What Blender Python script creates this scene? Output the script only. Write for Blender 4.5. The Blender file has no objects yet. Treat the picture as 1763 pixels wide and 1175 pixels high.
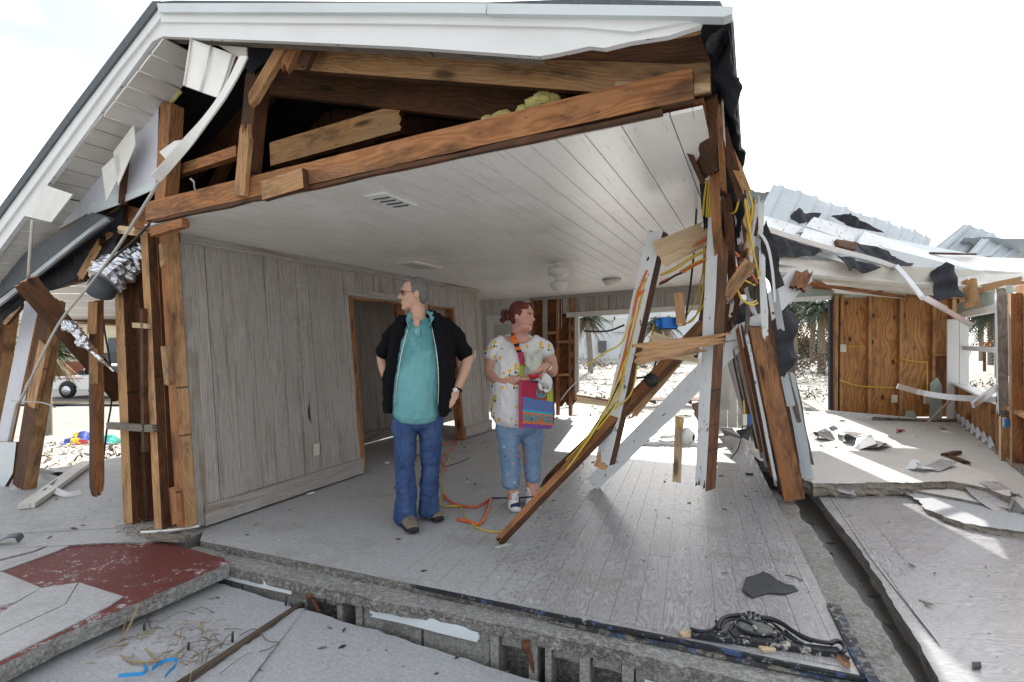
import bpy, bmesh, math, random
from mathutils import Vector, Matrix, noise
random.seed(7)
S = bpy.context.scene
COL = S.collection
R = math.radians
# ---------------------------------------------------------------- camera, sky, sun, exposure
CAMZ = 1.36; F = 900.0; CX = 881.5; CY = 587.5
cam = bpy.data.cameras.new('camera'); cam_o = bpy.data.objects.new('camera', cam); COL.objects.link(cam_o)
cam.sensor_width = 36; cam.lens = 36*F/1763; cam.clip_end = 2000; cam.clip_start = 0.05
cam_o.location = (0, 0, CAMZ); cam_o.rotation_euler = (R(90), 0, 0)
S.camera = cam_o
SUN_AZ, SUN_EL = R(13.5), R(32)
SUND = Vector((math.sin(SUN_AZ)*math.cos(SUN_EL), math.cos(SUN_AZ)*math.cos(SUN_EL), math.sin(SUN_EL)))
w = bpy.data.worlds.new('World'); S.world = w; w.use_nodes = True
nt = w.node_tree; nt.nodes.clear()
sky = nt.nodes.new('ShaderNodeTexSky'); sky.sky_type = 'NISHITA'; sky.sun_disc = False
sky.sun_elevation = SUN_EL; sky.sun_rotation = SUN_AZ; sky.dust_density = 2.0
tc = nt.nodes.new('ShaderNodeTexCoord'); mp = nt.nodes.new('ShaderNodeMapping'); mp.inputs['Scale'].default_value = (1, 1, 2.2); mp.inputs['Location'].default_value = (12.4, 6.8, 3.6)
no = nt.nodes.new('ShaderNodeTexNoise'); no.inputs['Scale'].default_value = 1.7; no.inputs['Detail'].default_value = 7; no.inputs['Roughness'].default_value = .55
rp = nt.nodes.new('ShaderNodeValToRGB'); rp.color_ramp.elements[0].position = .40; rp.color_ramp.elements[1].position = .56; rp.color_ramp.elements[0].color = (.5, .5, .5, 1)
mx = nt.nodes.new('ShaderNodeMix'); mx.data_type = 'RGBA'; 
bg = nt.nodes.new('ShaderNodeBackground'); bg.inputs['Strength'].default_value = .1
ou = nt.nodes.new('ShaderNodeOutputWorld'); L = nt.links.new
L(tc.outputs['Generated'], mp.inputs['Vector']); L(mp.outputs[0], no.inputs['Vector']); L(no.outputs['Fac'], rp.inputs[0])
dt = nt.nodes.new('ShaderNodeVectorMath'); dt.operation = 'DOT_PRODUCT'; dt.inputs[1].default_value = SUND; L(tc.outputs['Generated'], dt.inputs[0])
cr = nt.nodes.new('ShaderNodeValToRGB'); L(dt.outputs['Value'], cr.inputs[0])          # thin cloud scatters more light forward, towards the sun
for q, (p_, c_) in zip([cr.color_ramp.elements[0], cr.color_ramp.elements[1], cr.color_ramp.elements.new(.5)], ((0.0, .52), (1.0, 1.0), (.5, .74))): q.position = p_; q.color = (c_*.96, c_*.98, c_, 1)
n2 = nt.nodes.new('ShaderNodeTexNoise'); n2.inputs['Scale'].default_value = 2.6; n2.inputs['Detail'].default_value = 6; L(mp.outputs[0], n2.inputs['Vector'])
r2 = nt.nodes.new('ShaderNodeMapRange'); r2.inputs['From Min'].default_value = .36; r2.inputs['From Max'].default_value = .56; r2.inputs['To Min'].default_value = 8.0; r2.inputs['To Max'].default_value = 17.0; L(n2.outputs['Fac'], r2.inputs['Value'])
vm = nt.nodes.new('ShaderNodeVectorMath'); vm.operation = 'SCALE'; L(r2.outputs[0], vm.inputs['Scale']); L(cr.outputs[0], vm.inputs[0]); L(vm.outputs[0], mx.inputs['B'])
L(rp.outputs[0], mx.inputs['Factor']); L(sky.outputs[0], mx.inputs['A']); L(mx.outputs['Result'], bg.inputs['Color']); L(bg.outputs[0], ou.inputs[0])
sun = bpy.data.lights.new('sun', 'SUN'); sun.energy = 4.2; sun.angle = R(.5); sun.color = (1, .95, .87)
sun_o = bpy.data.objects.new('sun', sun); COL.objects.link(sun_o)
SUND = Vector((math.sin(SUN_AZ)*math.cos(SUN_EL), math.cos(SUN_AZ)*math.cos(SUN_EL), math.sin(SUN_EL)))
sun_o.rotation_euler = SUND.to_track_quat('Z', 'Y').to_euler(); sun_o.location = (5, 20, 15)
S.view_settings.view_transform = 'Standard'; S.view_settings.look = 'None'; S.view_settings.gamma = 1
S.view_settings.use_curve_mapping = False; S.view_settings.exposure = 1.03
S.cycles.max_bounces = 10; S.cycles.diffuse_bounces = 8; S.cycles.glossy_bounces = 3; S.cycles.transmission_bounces = 4
S.cycles.sample_clamp_indirect = 8; S.cycles.caustics_reflective = False; S.cycles.caustics_refractive = False
S.cycles.use_denoising = True

# ---------------------------------------------------------------- geometry of the place
def D(px, py, d): return Vector(((px-CX)/F*d, d, CAMZ+(CY-py)/F*d))
def G(px, py, z=0.0):
    d = (CAMZ-z)*F/(py-CY); return Vector(((px-CX)/F*d, d, z))
O = Vector((-2.26, 3.78, 0)); UU = Vector((.42, .907, 0)).normalized(); VV = Vector((UU.y, -UU.x, 0))
def H(u, v, z): return O + UU*u + VV*v + Vector((0, 0, z))
def onplane(px, py, A, B):
    A = Vector((A[0], A[1], 0)); B = Vector((B[0], B[1], 0)); n = Vector((-(B-A).y, (B-A).x, 0))
    r = Vector(((px-CX)/F, 1, (CY-py)/F)); t = A.dot(n)/r.dot(n); return Vector((0, 0, CAMZ)) + r*t
def HU(px, py, u):
    a = O+UU*u; return onplane(px, py, a, a+VV)
def HV(px, py, v):
    a = O+VV*v; return onplane(px, py, a, a+UU)
def Wl(u, z, off=0.0): return H(u, off-.1*z, z)          # racked plank wall
def ceilz(v): return 2.17+.037*v

# ---------------------------------------------------------------- materials
class NT:
    def __init__(s, name):
        s.m = bpy.data.materials.new(name); s.m.use_nodes = True; s.t = s.m.node_tree
        s.b = s.t.nodes['Principled BSDF']; s.tc = s.t.nodes.new('ShaderNodeTexCoord'); s.g = s.t.nodes.new('ShaderNodeNewGeometry')
    def n(s, ty, **k):
        x = s.t.nodes.new(ty)
        for a, b in k.items(): setattr(x, a, b)
        return x
    def put(s, sock, v):
        if isinstance(v, bpy.types.NodeSocket): s.t.links.new(v, sock)
        elif isinstance(v, (tuple, list)) and len(v) == 3 and sock.type == 'RGBA': sock.default_value = (*v, 1)
        else: sock.default_value = v
    def math(s, op, a, b=0.0, c=0.0, clamp=False):
        x = s.n('ShaderNodeMath', operation=op, use_clamp=clamp); s.put(x.inputs[0], a); s.put(x.inputs[1], b); s.put(x.inputs[2], c); return x.outputs[0]
    def vmath(s, op, a, b=(0, 0, 0)):
        x = s.n('ShaderNodeVectorMath', operation=op); s.put(x.inputs[0], a); s.put(x.inputs[1], b); return x.outputs[0]
    def map(s, v, scale=(1, 1, 1), loc=(0, 0, 0), rot=(0, 0, 0)):
        x = s.n('ShaderNodeMapping'); s.put(x.inputs['Vector'], v); s.put(x.inputs['Scale'], scale); s.put(x.inputs['Location'], loc); s.put(x.inputs['Rotation'], rot); return x.outputs[0]
    def noise(s, v, scale=5, detail=4, rough=.5, dist=0.0):
        x = s.n('ShaderNodeTexNoise'); s.put(x.inputs['Vector'], v); s.put(x.inputs['Scale'], scale); s.put(x.inputs['Detail'], detail)
        s.put(x.inputs['Roughness'], rough); s.put(x.inputs['Distortion'], dist); return x.outputs['Fac']
    def voro(s, v, scale=5, out='Distance', feat='F1', rnd=1.0):
        x = s.n('ShaderNodeTexVoronoi', feature=feat); s.put(x.inputs['Vector'], v); s.put(x.inputs['Scale'], scale); s.put(x.inputs['Randomness'], rnd); return x.outputs[out]
    def wave(s, v, scale=5, dist=2, detail=2, dscale=1, dir='Y'):
        x = s.n('ShaderNodeTexWave', wave_type='BANDS', bands_direction=dir); s.put(x.inputs['Vector'], v); s.put(x.inputs['Scale'], scale)
        s.put(x.inputs['Distortion'], dist); s.put(x.inputs['Detail'], detail); s.put(x.inputs['Detail Scale'], dscale); return x.outputs['Fac']
    def ramp(s, f, stops, mode='LINEAR'):
        x = s.n('ShaderNodeValToRGB'); s.put(x.inputs[0], f); e = x.color_ramp.elements; x.color_ramp.interpolation = mode
        while len(e) < len(stops): e.new(.5)
        for q, (p, c) in zip(e, stops):
            q.position = p; q.color = (*c, 1) if isinstance(c, (tuple, list)) else (c, c, c, 1)
        return x.outputs[0]
    def step(s, f, lo, hi): return s.ramp(f, [(lo, 0.0), (hi, 1.0)])
    def mix(s, f, a, b, mode='MIX'):
        x = s.n('ShaderNodeMix', data_type='RGBA', blend_type=mode); s.put(x.inputs['Factor'], f); s.put(x.inputs['A'], a); s.put(x.inputs['B'], b); return x.outputs['Result']
    def sep(s, v):
        x = s.n('ShaderNodeSeparateXYZ'); s.put(x.inputs[0], v); return x.outputs
    def comb(s, a, b, c):
        x = s.n('ShaderNodeCombineXYZ'); s.put(x.inputs[0], a); s.put(x.inputs[1], b); s.put(x.inputs[2], c); return x.outputs[0]
    def bump(s, h, strength=.3, dist=.01, prev=None):
        x = s.n('ShaderNodeBump'); s.put(x.inputs['Height'], h); s.put(x.inputs['Strength'], strength); s.put(x.inputs['Distance'], dist)
        if prev: s.put(x.inputs['Normal'], prev)
        return x.outputs[0]
    def rnd(s): return s.n('ShaderNodeObjectInfo').outputs['Random']
    def objc(s):       # object coordinates shifted per object
        r = s.rnd(); return s.vmath('ADD', s.tc.outputs['Object'], s.comb(s.math('MULTIPLY', r, 37.0), s.math('MULTIPLY', r, 91.0), s.math('MULTIPLY', r, 53.0)))
    def done(s, col, rough=.7, normal=None, metal=0.0, spec=.4, **k):
        s.put(s.b.inputs['Base Color'], col); s.put(s.b.inputs['Roughness'], rough); s.put(s.b.inputs['Metallic'], metal); s.put(s.b.inputs['Specular IOR Level'], spec)
        if normal: s.put(s.b.inputs['Normal'], normal)
        for a, b in k.items(): s.put(s.b.inputs[a.replace('_', ' ')], b)
        return s.m
M = {}
def grain(N, v, sx=.9, sy=9.0):
    """cathedral grain + fibre, long axis X"""
    wv = N.map(v, (sx, sy, sy)); d = N.noise(N.map(v, (.8, 3, 3)), 1.6, 3)
    rings = N.wave(N.vmath('ADD', wv, N.comb(0.0, N.math('MULTIPLY', d, 3.4), 0.0)), 1.25, 1.0, 2, .7)
    fib = N.noise(N.map(v, (3, 90, 90)), 1.0, 4, .6)
    return rings, fib
def wood(name, lo, mid, hi, dirt=.5, dirtc=(.03, .018, .01), knots=True, rough=.75):
    N = NT(name); v = N.objc(); rings, fib = grain(N, v)
    c = N.ramp(rings, [(0, lo), (.45, mid), (1, hi)])
    c = N.mix(.45, c, N.ramp(fib, [(.3, tuple(x*.55 for x in mid)), (.7, tuple(min(1, x*1.35) for x in mid))]))
    c = N.mix(.22, c, mid); c = N.mix(N.math('MULTIPLY', N.rnd(), .45), c, tuple(x*.62 for x in mid), 'MIX'); wth = N.step(N.noise(N.map(v, (.8, 3, 3)), 1.7, 6, .7), .50, .68); c = N.mix(N.math('MULTIPLY', wth, .32), c, (mid[1]*.95, mid[1]*.86, mid[1]*.74))
    if knots:
        k = N.voro(N.map(v, (1.8, 7, 0)), 1.0); c = N.mix(N.ramp(k, [(.08, .9), (.17, 0.0)]), c, tuple(x*.16 for x in mid))
    st = N.step(N.noise(N.map(v, (1.3, 4, 4)), 2.2, 5, .65), .62-.25*dirt, .78-.1*dirt)
    c = N.mix(N.math('MULTIPLY', st, .85), c, dirtc)
    nail = N.voro(N.map(v, (5, 14, 0)), 2.0); c = N.mix(N.ramp(nail, [(.07, .8), (.11, 0.0)]), c, (.015, .012, .012))
    M[name] = N.done(c, rough, N.bump(N.math('ADD', rings, fib), .35, .004)); return M[name]
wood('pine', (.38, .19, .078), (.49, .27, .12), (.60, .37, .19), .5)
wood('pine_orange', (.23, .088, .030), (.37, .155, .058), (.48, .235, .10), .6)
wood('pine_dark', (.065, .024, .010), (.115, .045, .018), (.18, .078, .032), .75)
wood('pine_pale', (.48, .33, .19), (.58, .42, .26), (.66, .50, .34), .1)
wood('grey_wood', (.13, .11, .09), (.21, .18, .15), (.30, .27, .23), .4)
wood('old_wood', (.05, .04, .03), (.10, .075, .05), (.16, .12, .085), .5)
wood('sheathing', (.12, .038, .012), (.22, .075, .022), (.31, .13, .045), .6)
def plywood():
    N = NT('plywood'); v = N.objc(); vr = N.map(v, (1, 1, 1))
    d = N.noise(N.map(v, (.5, 1.4, 1)), 1.5, 3)
    rings = N.wave(N.vmath('ADD', N.map(v, (.35, 2.4, 2.4)), N.comb(0.0, N.math('MULTIPLY', d, 3.6), 0.0)), 1.1, 1.2, 2, .7)
    c = N.ramp(rings, [(0, (.34, .145, .042)), (.5, (.43, .20, .066)), (1, (.50, .25, .09))])
    k = N.voro(N.map(v, (1.9, 3.4, 0)), 1.5); c = N.mix(N.ramp(k, [(.11, .95), (.19, 0.0)]), c, (.06, .015, .006))
    k2 = N.step(N.noise(v, 1.6, 5, .6), .5, .75); c = N.mix(N.math('MULTIPLY', k2, .55), c, (.13, .045, .015))
    M['plywood'] = N.done(c, .6, N.bump(rings, .1, .002))
plywood()
def paint(name, col, under, chip=.5, dirt=.3, rough=.5, dcol=(.20, .17, .13), bumpy=.2):
    N = NT(name); v = N.objc(); rings, fib = grain(N, v)
    c = N.mix(N.math('MULTIPLY', N.step(N.noise(N.map(v, (1, 2.5, 2.5)), 2.2, 6, .65), .45, .8), dirt), col, dcol)
    c = N.mix(N.math('MULTIPLY', N.step(fib, .5, .75), dirt*.4), c, dcol)
    ch = N.noise(N.map(v, (1, 1.6, 1.6)), 13, 6, .7); m = N.step(ch, .80-.2*chip, .815-.2*chip)
    c = N.mix(m, c, under)
    if name == 'ceiling_paint':
        P = N.g.outputs['Position']; c = N.mix(N.math('MULTIPLY', N.step(N.noise(N.map(v, (.9, 26, 1)), 2.6, 5, .7), .60, .66), .55), c, (.34, .26, .17)); c = N.mix(N.math('MULTIPLY', N.step(N.noise(P, 1.1, 6, .65), .5, .72), .35), c, (.52, .48, .41))
    M[name] = N.done(c, rough, N.bump(N.math('SUBTRACT', N.math('MULTIPLY', fib, .35), m), bumpy, .004)); return M[name]
paint('white_paint', (.74, .76, .78), (.05, .035, .03), .9, .25)
paint('white_clean', (.76, .77, .78), (.25, .2, .15), .1, .16, .4)
paint('vinyl', (.72, .71, .68), (.4, .37, .3), .05, .35, .4, (.32, .29, .22), .08)
paint('lavender_paint', (.58, .59, .66), (.3, .2, .12), .15, .25, .5)
paint('mint_paint', (.42, .50, .46), (.35, .28, .2), .2, .3, .5)
paint('cream_paint', (.62, .61, .57), (.4, .33, .22), .3, .45, .5)
paint('blue_white', (.62, .67, .70), (.3, .3, .3), .3, .2, .5)
paint('ceiling_paint', (.87, .86, .84), (.30, .2, .12), .3, .25, .38, (.42, .37, .29), .06)
def weathered():
    N = NT('weathered_wall'); v = N.objc(); rings, fib = grain(N, v, .7, 6)
    c = N.ramp(fib, [(.25, (.23, .205, .18)), (.55, (.385, .36, .335)), (.8, (.49, .475, .455))])
    c = N.mix(.25, c, N.ramp(rings, [(0, (.25, .215, .185)), (1, (.48, .465, .445))]))
    c = N.mix(N.math('MULTIPLY', N.rnd(), .4), c, (.27, .245, .22))
    bare = N.step(N.noise(N.map(v, (.7, 9, 9)), 1.3, 5, .6), .555, .68); c = N.mix(N.math('MULTIPLY', bare, .8), c, (.185, .12, .075))
    sp = N.step(N.noise(v, 90, 3, .6), .60, .68); z = N.sep(N.g.outputs['Position'])[2]
    low = N.ramp(z, [(.0, .95), (.5, .4), (.8, 0.0)]); c = N.mix(N.math('MULTIPLY', sp, low), c, (.16, .115, .08))
    pat = N.step(N.noise(N.map(N.g.outputs['Position'], (1, 1, 1)), 2.1, 6, .65), .52, .72); c = N.mix(N.math('MULTIPLY', pat, .4), c, (.46, .455, .45))
    M['weathered_wall'] = N.done(c, .8, N.bump(fib, .5, .004))
weathered()
def laminate(name='laminate', extra=0.0):
    N = NT(name); v = N.objc(); P = N.g.outputs['Position']
    d = N.noise(N.map(v, (.9, 5, 3)), 1.2, 3)
    r = N.wave(N.vmath('ADD', N.map(v, (.5, 9, 4)), N.comb(0.0, N.math('MULTIPLY', d, 7.0), 0.0)), 1.3, 1.0, 2, 1.0)
    fib = N.noise(N.map(v, (4, 120, 60)), 1.0, 4, .6)
    c = N.ramp(r, [(0, (.17, .165, .175)), (.55, (.26, .255, .27)), (.9, (.41, .41, .425))])
    c = N.mix(.3, c, N.ramp(fib, [(.3, (.19, .185, .19)), (.7, (.42, .42, .43))]))
    c = N.mix(N.math('MULTIPLY', N.rnd(), .35), c, (.26, .25, .255))
    x, y, z = N.sep(P)
    bias = N.math('MULTIPLY', N.math('SUBTRACT', N.math('ADD', x, .55), N.math('MULTIPLY', y, .24)), -.55)
    big = N.noise(P, 1.3, 6, .6); fine = N.noise(P, 26, 6, .75); grit = N.noise(P, 130, 3, .6)
    s1 = N.math('ADD', N.math('ADD', bias, N.math('MULTIPLY', big, .75)), N.math('MULTIPLY', N.math('SUBTRACT', fine, .5), 1.3))
    E = N.math('SUBTRACT', N.math('SUBTRACT', x, N.math('MULTIPLY', y, .37)), 1.05+.30); s1 = N.math('ADD', s1, N.math('MULTIPLY', E, 4.0, clamp=True))
    s1 = N.math('ADD', s1, extra)
    sm = N.step(s1, .36, .56)
    sand = N.ramp(grit, [(.25, (.20, .205, .215)), (.5, (.34, .345, .355)), (.75, (.45, .455, .465))])
    sand = N.mix(.6, sand, N.ramp(fine, [(.3, (.24, .24, .24)), (.65, (.40, .405, .415))]))
    flk = N.step(N.noise(N.map(P, (1, 1.3, 1)), 48, 5, .75), .46, .56); sand = N.mix(N.math('MULTIPLY', flk, .55), sand, (.47, .475, .49)); crk = N.step(N.noise(P, 70, 4, .7), .60, .66); sand = N.mix(N.math('MULTIPLY', crk, .6), sand, (.20, .195, .185))
    dust = N.math('MULTIPLY', N.step(N.noise(P, 3.5, 6, .7), .42, .7), .38)
    c = N.mix(dust, c, (.38, .385, .40)); c = N.mix(sm, c, sand)
    wet = N.step(N.noise(P, 1.9, 6, .68), .52, .66); c = N.mix(N.math('MULTIPLY', wet, .35), c, (.17, .155, .14))
    rr = N.mix(sm, N.ramp(fine, [(.3, .23), (.7, .36)]), (.6, .6, .6))
    M[name] = N.done(c, rr, N.bump(N.math('ADD', N.math('MULTIPLY', fine, .7), N.math('MULTIPLY', grit, .4)), .12, .002), spec=.9)
laminate(); laminate('laminate_bare', -.42)
def sandmat(name, lo, hi, spots=(.2, .17, .13), scale=1.0, b=.5, debris=.3, rough=.95):
    N = NT(name); P = N.g.outputs['Position']
    a = N.noise(P, 3*scale, 7, .65); f = N.noise(P, 60*scale, 5, .7); g = N.noise(P, 240*scale, 2, .5)
    c = N.mix(a, lo, hi); c = N.mix(.35, c, N.ramp(g, [(.3, tuple(x*.6 for x in lo)), (.7, hi)]))
    c = N.mix(N.math('MULTIPLY', N.step(N.noise(N.map(P, (1, 3, 1)), 7*scale, 6, .75), .58, .68), debris), c, spots)
    flk = N.step(N.noise(P, 50*scale, 5, .75), .47, .57); c = N.mix(N.math('MULTIPLY', flk, .4), c, tuple(min(1, x*1.18) for x in hi)); crk = N.step(N.noise(P, 75*scale, 4, .7), .61, .67); c = N.mix(N.math('MULTIPLY', crk, .5), c, tuple(x*.5 for x in lo))
    rip = N.wave(N.map(P, (1, 1, 1), rot=(0, 0, R(30))), 9, 6, 3, 2.5)
    h = N.math('ADD', N.math('ADD', N.math('MULTIPLY', a, 1.2), N.math('MULTIPLY', f, .35)), N.math('MULTIPLY', rip, .12))
    M[name] = N.done(c, rough, N.bump(h, b, .02), spec=.25)
sandmat('sand', (.42, .41, .385), (.62, .61, .585), b=.6)
sandmat('sand_ground', (.25, .24, .215), (.42, .41, .38), (.12, .10, .07), .5, .9, .6)
sandmat('sand_slab', (.29, .30, .32), (.42, .43, .45), (.2, .19, .18), 1.3, .35, .3)
sandmat('trench_sand', (.30, .295, .29), (.44, .435, .43), (.09, .08, .07), 1.2, .6, .6)
def concrete(name, lo, hi, pits=.5, sandy=.3):
    N = NT(name); P = N.g.outputs['Position']; a = N.noise(P, 5, 7, .7); f = N.noise(P, 45, 5, .7)
    c = N.mix(a, lo, hi); c = N.mix(N.math('MULTIPLY', N.step(f, .55, .7), pits), c, tuple(x*.4 for x in lo))
    st = N.step(N.noise(N.map(P, (1, 1, 2)), 2.3, 5, .7), .5, .62); c = N.mix(N.math('MULTIPLY', st, .5), c, (.07, .065, .055))
    sn = N.step(N.noise(P, 17, 6, .8), .56, .62); c = N.mix(N.math('MULTIPLY', sn, sandy*1.6), c, (.46, .465, .46))
    agg = N.voro(P, 70, 'Distance'); c = N.mix(.2, c, N.ramp(agg, [(.1, (.45, .43, .40)), (.5, (.12, .11, .10))]))
    flk = N.step(N.noise(N.map(P, (1, 1, 1.6)), 38, 6, .8), .50, .56); c = N.mix(N.math('MULTIPLY', flk, .28+sandy*.5, clamp=True), c, (.42, .42, .41)); c = N.mix(N.math('MULTIPLY', N.step(N.noise(P, 60, 5, .8), .57, .62), .75), c, (.055, .052, .048))
    M[name] = N.done(c, .9, N.bump(N.math('ADD', a, N.math('MULTIPLY', f, .6)), .9, .025), spec=.2)
concrete('concrete', (.20, .195, .18), (.36, .355, .34))
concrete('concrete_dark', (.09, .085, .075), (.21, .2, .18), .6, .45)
concrete('concrete_aggregate', (.24, .20, .15), (.42, .37, .30), .7, .15)
def edgemat():
    N = NT('edge_paint'); P = N.g.outputs['Position']; a = N.noise(P, 9, 6, .75); b_ = N.noise(N.vmath('ADD', P, (4, 7, 2)), 15, 6, .75)
    c = N.mix(N.step(a, .53, .58), (.035, .037, .042), (.05, .085, .17)); c = N.mix(N.step(b_, .50, .56), c, (.20, .185, .15)); c = N.mix(N.step(N.noise(P, 40, 5, .8), .6, .66), c, (.4, .41, .43))
    M['edge_paint'] = N.done(c, .75, N.bump(b_, .5, .006))
    N = NT('edge_black'); P = N.g.outputs['Position']; b_ = N.noise(P, 19, 6, .75); c = N.mix(N.step(b_, .57, .63), (.016, .018, .022), (.33, .335, .34)); c = N.mix(N.step(N.noise(P, 6, 5, .7), .56, .6), c, (.045, .08, .17))
    M['edge_black'] = N.done(c, .7, N.bump(b_, .5, .006))
edgemat()
concrete('concrete_sandy', (.22, .215, .205), (.34, .34, .33), .4, .9)
def flat(name, col, rough=.6, metal=0.0, var=.15, scale=12, bump=.1, spec=.4, **k):
    N = NT(name); v = N.objc(); a = N.noise(v, scale, 5, .65)
    c = N.mix(a, tuple(x*(1-var*1.6) for x in col), tuple(min(1, x*(1+var)) for x in col))
    M[name] = N.done(c, rough, N.bump(a, bump, .01), metal, spec, **k); return M[name]
flat('tar_paper', (.022, .024, .032), .75, 0, .4, 9, .5)
flat('shingle', (.12, .135, .15), .85, 0, .35, 40, .4)
flat('black_rubber', (.02, .02, .022), .5, 0, .3)
flat('yellow_cable', (.62, .44, .05), .42, 0, .15)
flat('orange_cable', (.62, .13, .035), .45, 0, .2)
flat('black_cable', (.018, .018, .02), .4, 0, .2)
flat('white_cable', (.5, .49, .46), .5, 0, .25)
flat('blue_plastic', (.02, .16, .55), .4, 0, .15)
flat('blue_paint', (.05, .13, .33), .7, 0, .5, 8, .3)
flat('tarp_red', (.55, .03, .03), .5, 0, .2); flat('tarp_blue', (.03, .06, .32), .5, 0, .2)
flat('tarp_yellow', (.72, .52, .03), .5, 0, .2); flat('tarp_green', (.05, .38, .30), .5, 0, .2)
flat('white_plastic', (.74, .73, .70), .35, 0, .06); flat('cream_plastic', (.62, .59, .48), .4, 0, .08)
flat('grey_metal', (.45, .47, .5), .4, .7, .2, 8, .15); flat('aluminium', (.66, .68, .72), .33, .75, .15, 6, .2)
flat('rust', (.14, .055, .03), .9, 0, .5, 30, .6); flat('foil', (.82, .84, .9), .22, 1, .1, 26, 1.0)
flat('insulation', (.62, .56, .22), .95, 0, .35, 30, 1.0); flat('duct_grey', (.12, .13, .15), .6, 0, .3)
flat('straw', (.36, .27, .15), .9, 0, .4); flat('twig', (.13, .09, .055), .9, 0, .4)
flat('gunmetal', (.05, .055, .06), .5, .3, .3)
flat('bark', (.24, .21, .17), .95, 0, .5, 14, .8); flat('leaf_green', (.055, .085, .035), .75, 0, .5)
flat('leaf_dark', (.035, .055, .03), .75, 0, .5); flat('leaf_brown', (.20, .13, .055), .8, 0, .5); flat('branch', (.10, .07, .045), .9, 0, .5)
flat('cream_stucco', (.70, .62, .44), .9, 0, .06, 2, .1); flat('white_stucco', (.66, .68, .70), .9, 0, .08, 2, .1)
flat('brick_red', (.28, .10, .06), .9, 0, .35, 3, .3); flat('asphalt', (.10, .10, .10), .9, 0, .15, 30, .3); flat('road_yellow', (.6, .4, .05), .8)
flat('car_white', (.78, .79, .8), .25, 0, .03, 2, .0, .6); flat('dark_glass', (.02, .025, .03), .08, 0, .1, 2, 0, .8); flat('tyre', (.02, .02, .02), .8)
flat('cardboard', (.42, .33, .21), .85, 0, .2); flat('blind', (.66, .67, .64), .5)
flat('skin', (.62, .37, .27), .52, 0, .09, 14, .06, .35); flat('skin_pink', (.60, .32, .24), .5, 0, .11, 14, .06, .35)
flat('hair_grey', (.20, .19, .18), .6, 0, .5, 60, .8); flat('hair_red', (.12, .022, .012), .45, 0, .4, 50, .7)
flat('jacket_black', (.008, .008, .010), .9, 0, .4, 20, .4, .15); flat('polo', (.13, .42, .44), .85, 0, .08, 5, .25, .15)
def polo():
    N = NT('polo'); v = N.tc.outputs['Object']; a = N.noise(v, 6, 5, .6); z = N.sep(v)[2]
    c = N.mix(a, (.15, .375, .40), (.185, .44, .465))
    sweat = N.math('MULTIPLY', N.step(N.noise(N.map(v, (1, .3, .7)), 9, 5, .6), .46, .56), N.ramp(z, [(.0, 0.0), (1.0, 1.0)]))
    zz = N.n('ShaderNodeMapRange'); N.put(zz.inputs['Value'], z); zz.inputs['From Min'].default_value = 1.10; zz.inputs['From Max'].default_value = 1.24
    band = N.math('MULTIPLY', zz.outputs[0], N.step(N.noise(N.map(v, (1, .3, .7)), 9, 5, .6), .45, .55))
    c = N.mix(N.math('MULTIPLY', band, .6), c, (.08, .24, .27)); M['polo'] = N.done(c, .85, N.bump(N.noise(N.map(v, (1, 1, .5)), 11, 4), .4, .02), spec=.15)
polo()
flat('shoe_taupe', (.20, .17, .13), .8, 0, .2); flat('navy', (.02, .035, .12), .8, 0, .2); flat('rubber_white', (.68, .68, .67), .6, 0, .1)
flat('bag_pink', (.42, .05, .10), .9, 0, .2, 30, .3); flat('bag_orange', (.62, .16, .03), .9, 0, .15, 30, .3); flat('bag_turq', (.03, .36, .48), .9, 0, .15, 30, .3)
flat('bag_purple', (.17, .08, .28), .9, 0, .25, 30, .3); flat('bag_lime', (.38, .42, .06), .9, 0, .2, 30, .3); flat('bag_rust', (.34, .07, .03), .9, 0, .2, 30, .3)
flat('silver', (.7, .7, .72), .25, .9, .05); flat('cup_red', (.45, .02, .03), .3); flat('eye_white', (.7, .68, .65), .3, 0, .02, 2, 0); flat('lip', (.42, .14, .12), .5)
flat('ribbon_blue', (.02, .27, .62), .4, 0, .15); flat('medallion', (.16, .165, .16), .7, 0, .6, 40, .8); flat('lace', (.55, .57, .5), .9, 0, .2, 50, .6); flat('lens', (.06, .05, .05), .15)
def redfloor():
    N = NT('red_paint'); P = N.g.outputs['Position']; f = N.noise(P, 24, 7, .8); a = N.noise(P, 2.5, 5, .6)
    c = N.mix(a, (.095, .020, .018), (.165, .038, .033))
    c = N.mix(N.step(N.math('ADD', f, N.math('MULTIPLY', N.math('SUBTRACT', a, .5), .45)), .575, .625), c, (.42, .42, .43))
    c = N.mix(N.math('MULTIPLY', N.step(N.noise(P, 9, 4, .6), .45, .7), .3), c, (.09, .045, .04))
    M['red_paint'] = N.done(c, .6, N.bump(f, .25, .004))
redfloor()
def roofmetal():
    N = NT('roof_metal'); v = N.objc(); a = N.noise(v, 3, 6, .7)
    c = N.mix(a, (.27, .31, .34), (.43, .47, .50)); c = N.mix(N.step(N.noise(v, 8, 5, .7), .62, .68), c, (.24, .22, .20))
    M['roof_metal'] = N.done(c, .5, N.bump(a, .25, .02), .0)
roofmetal()
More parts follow.
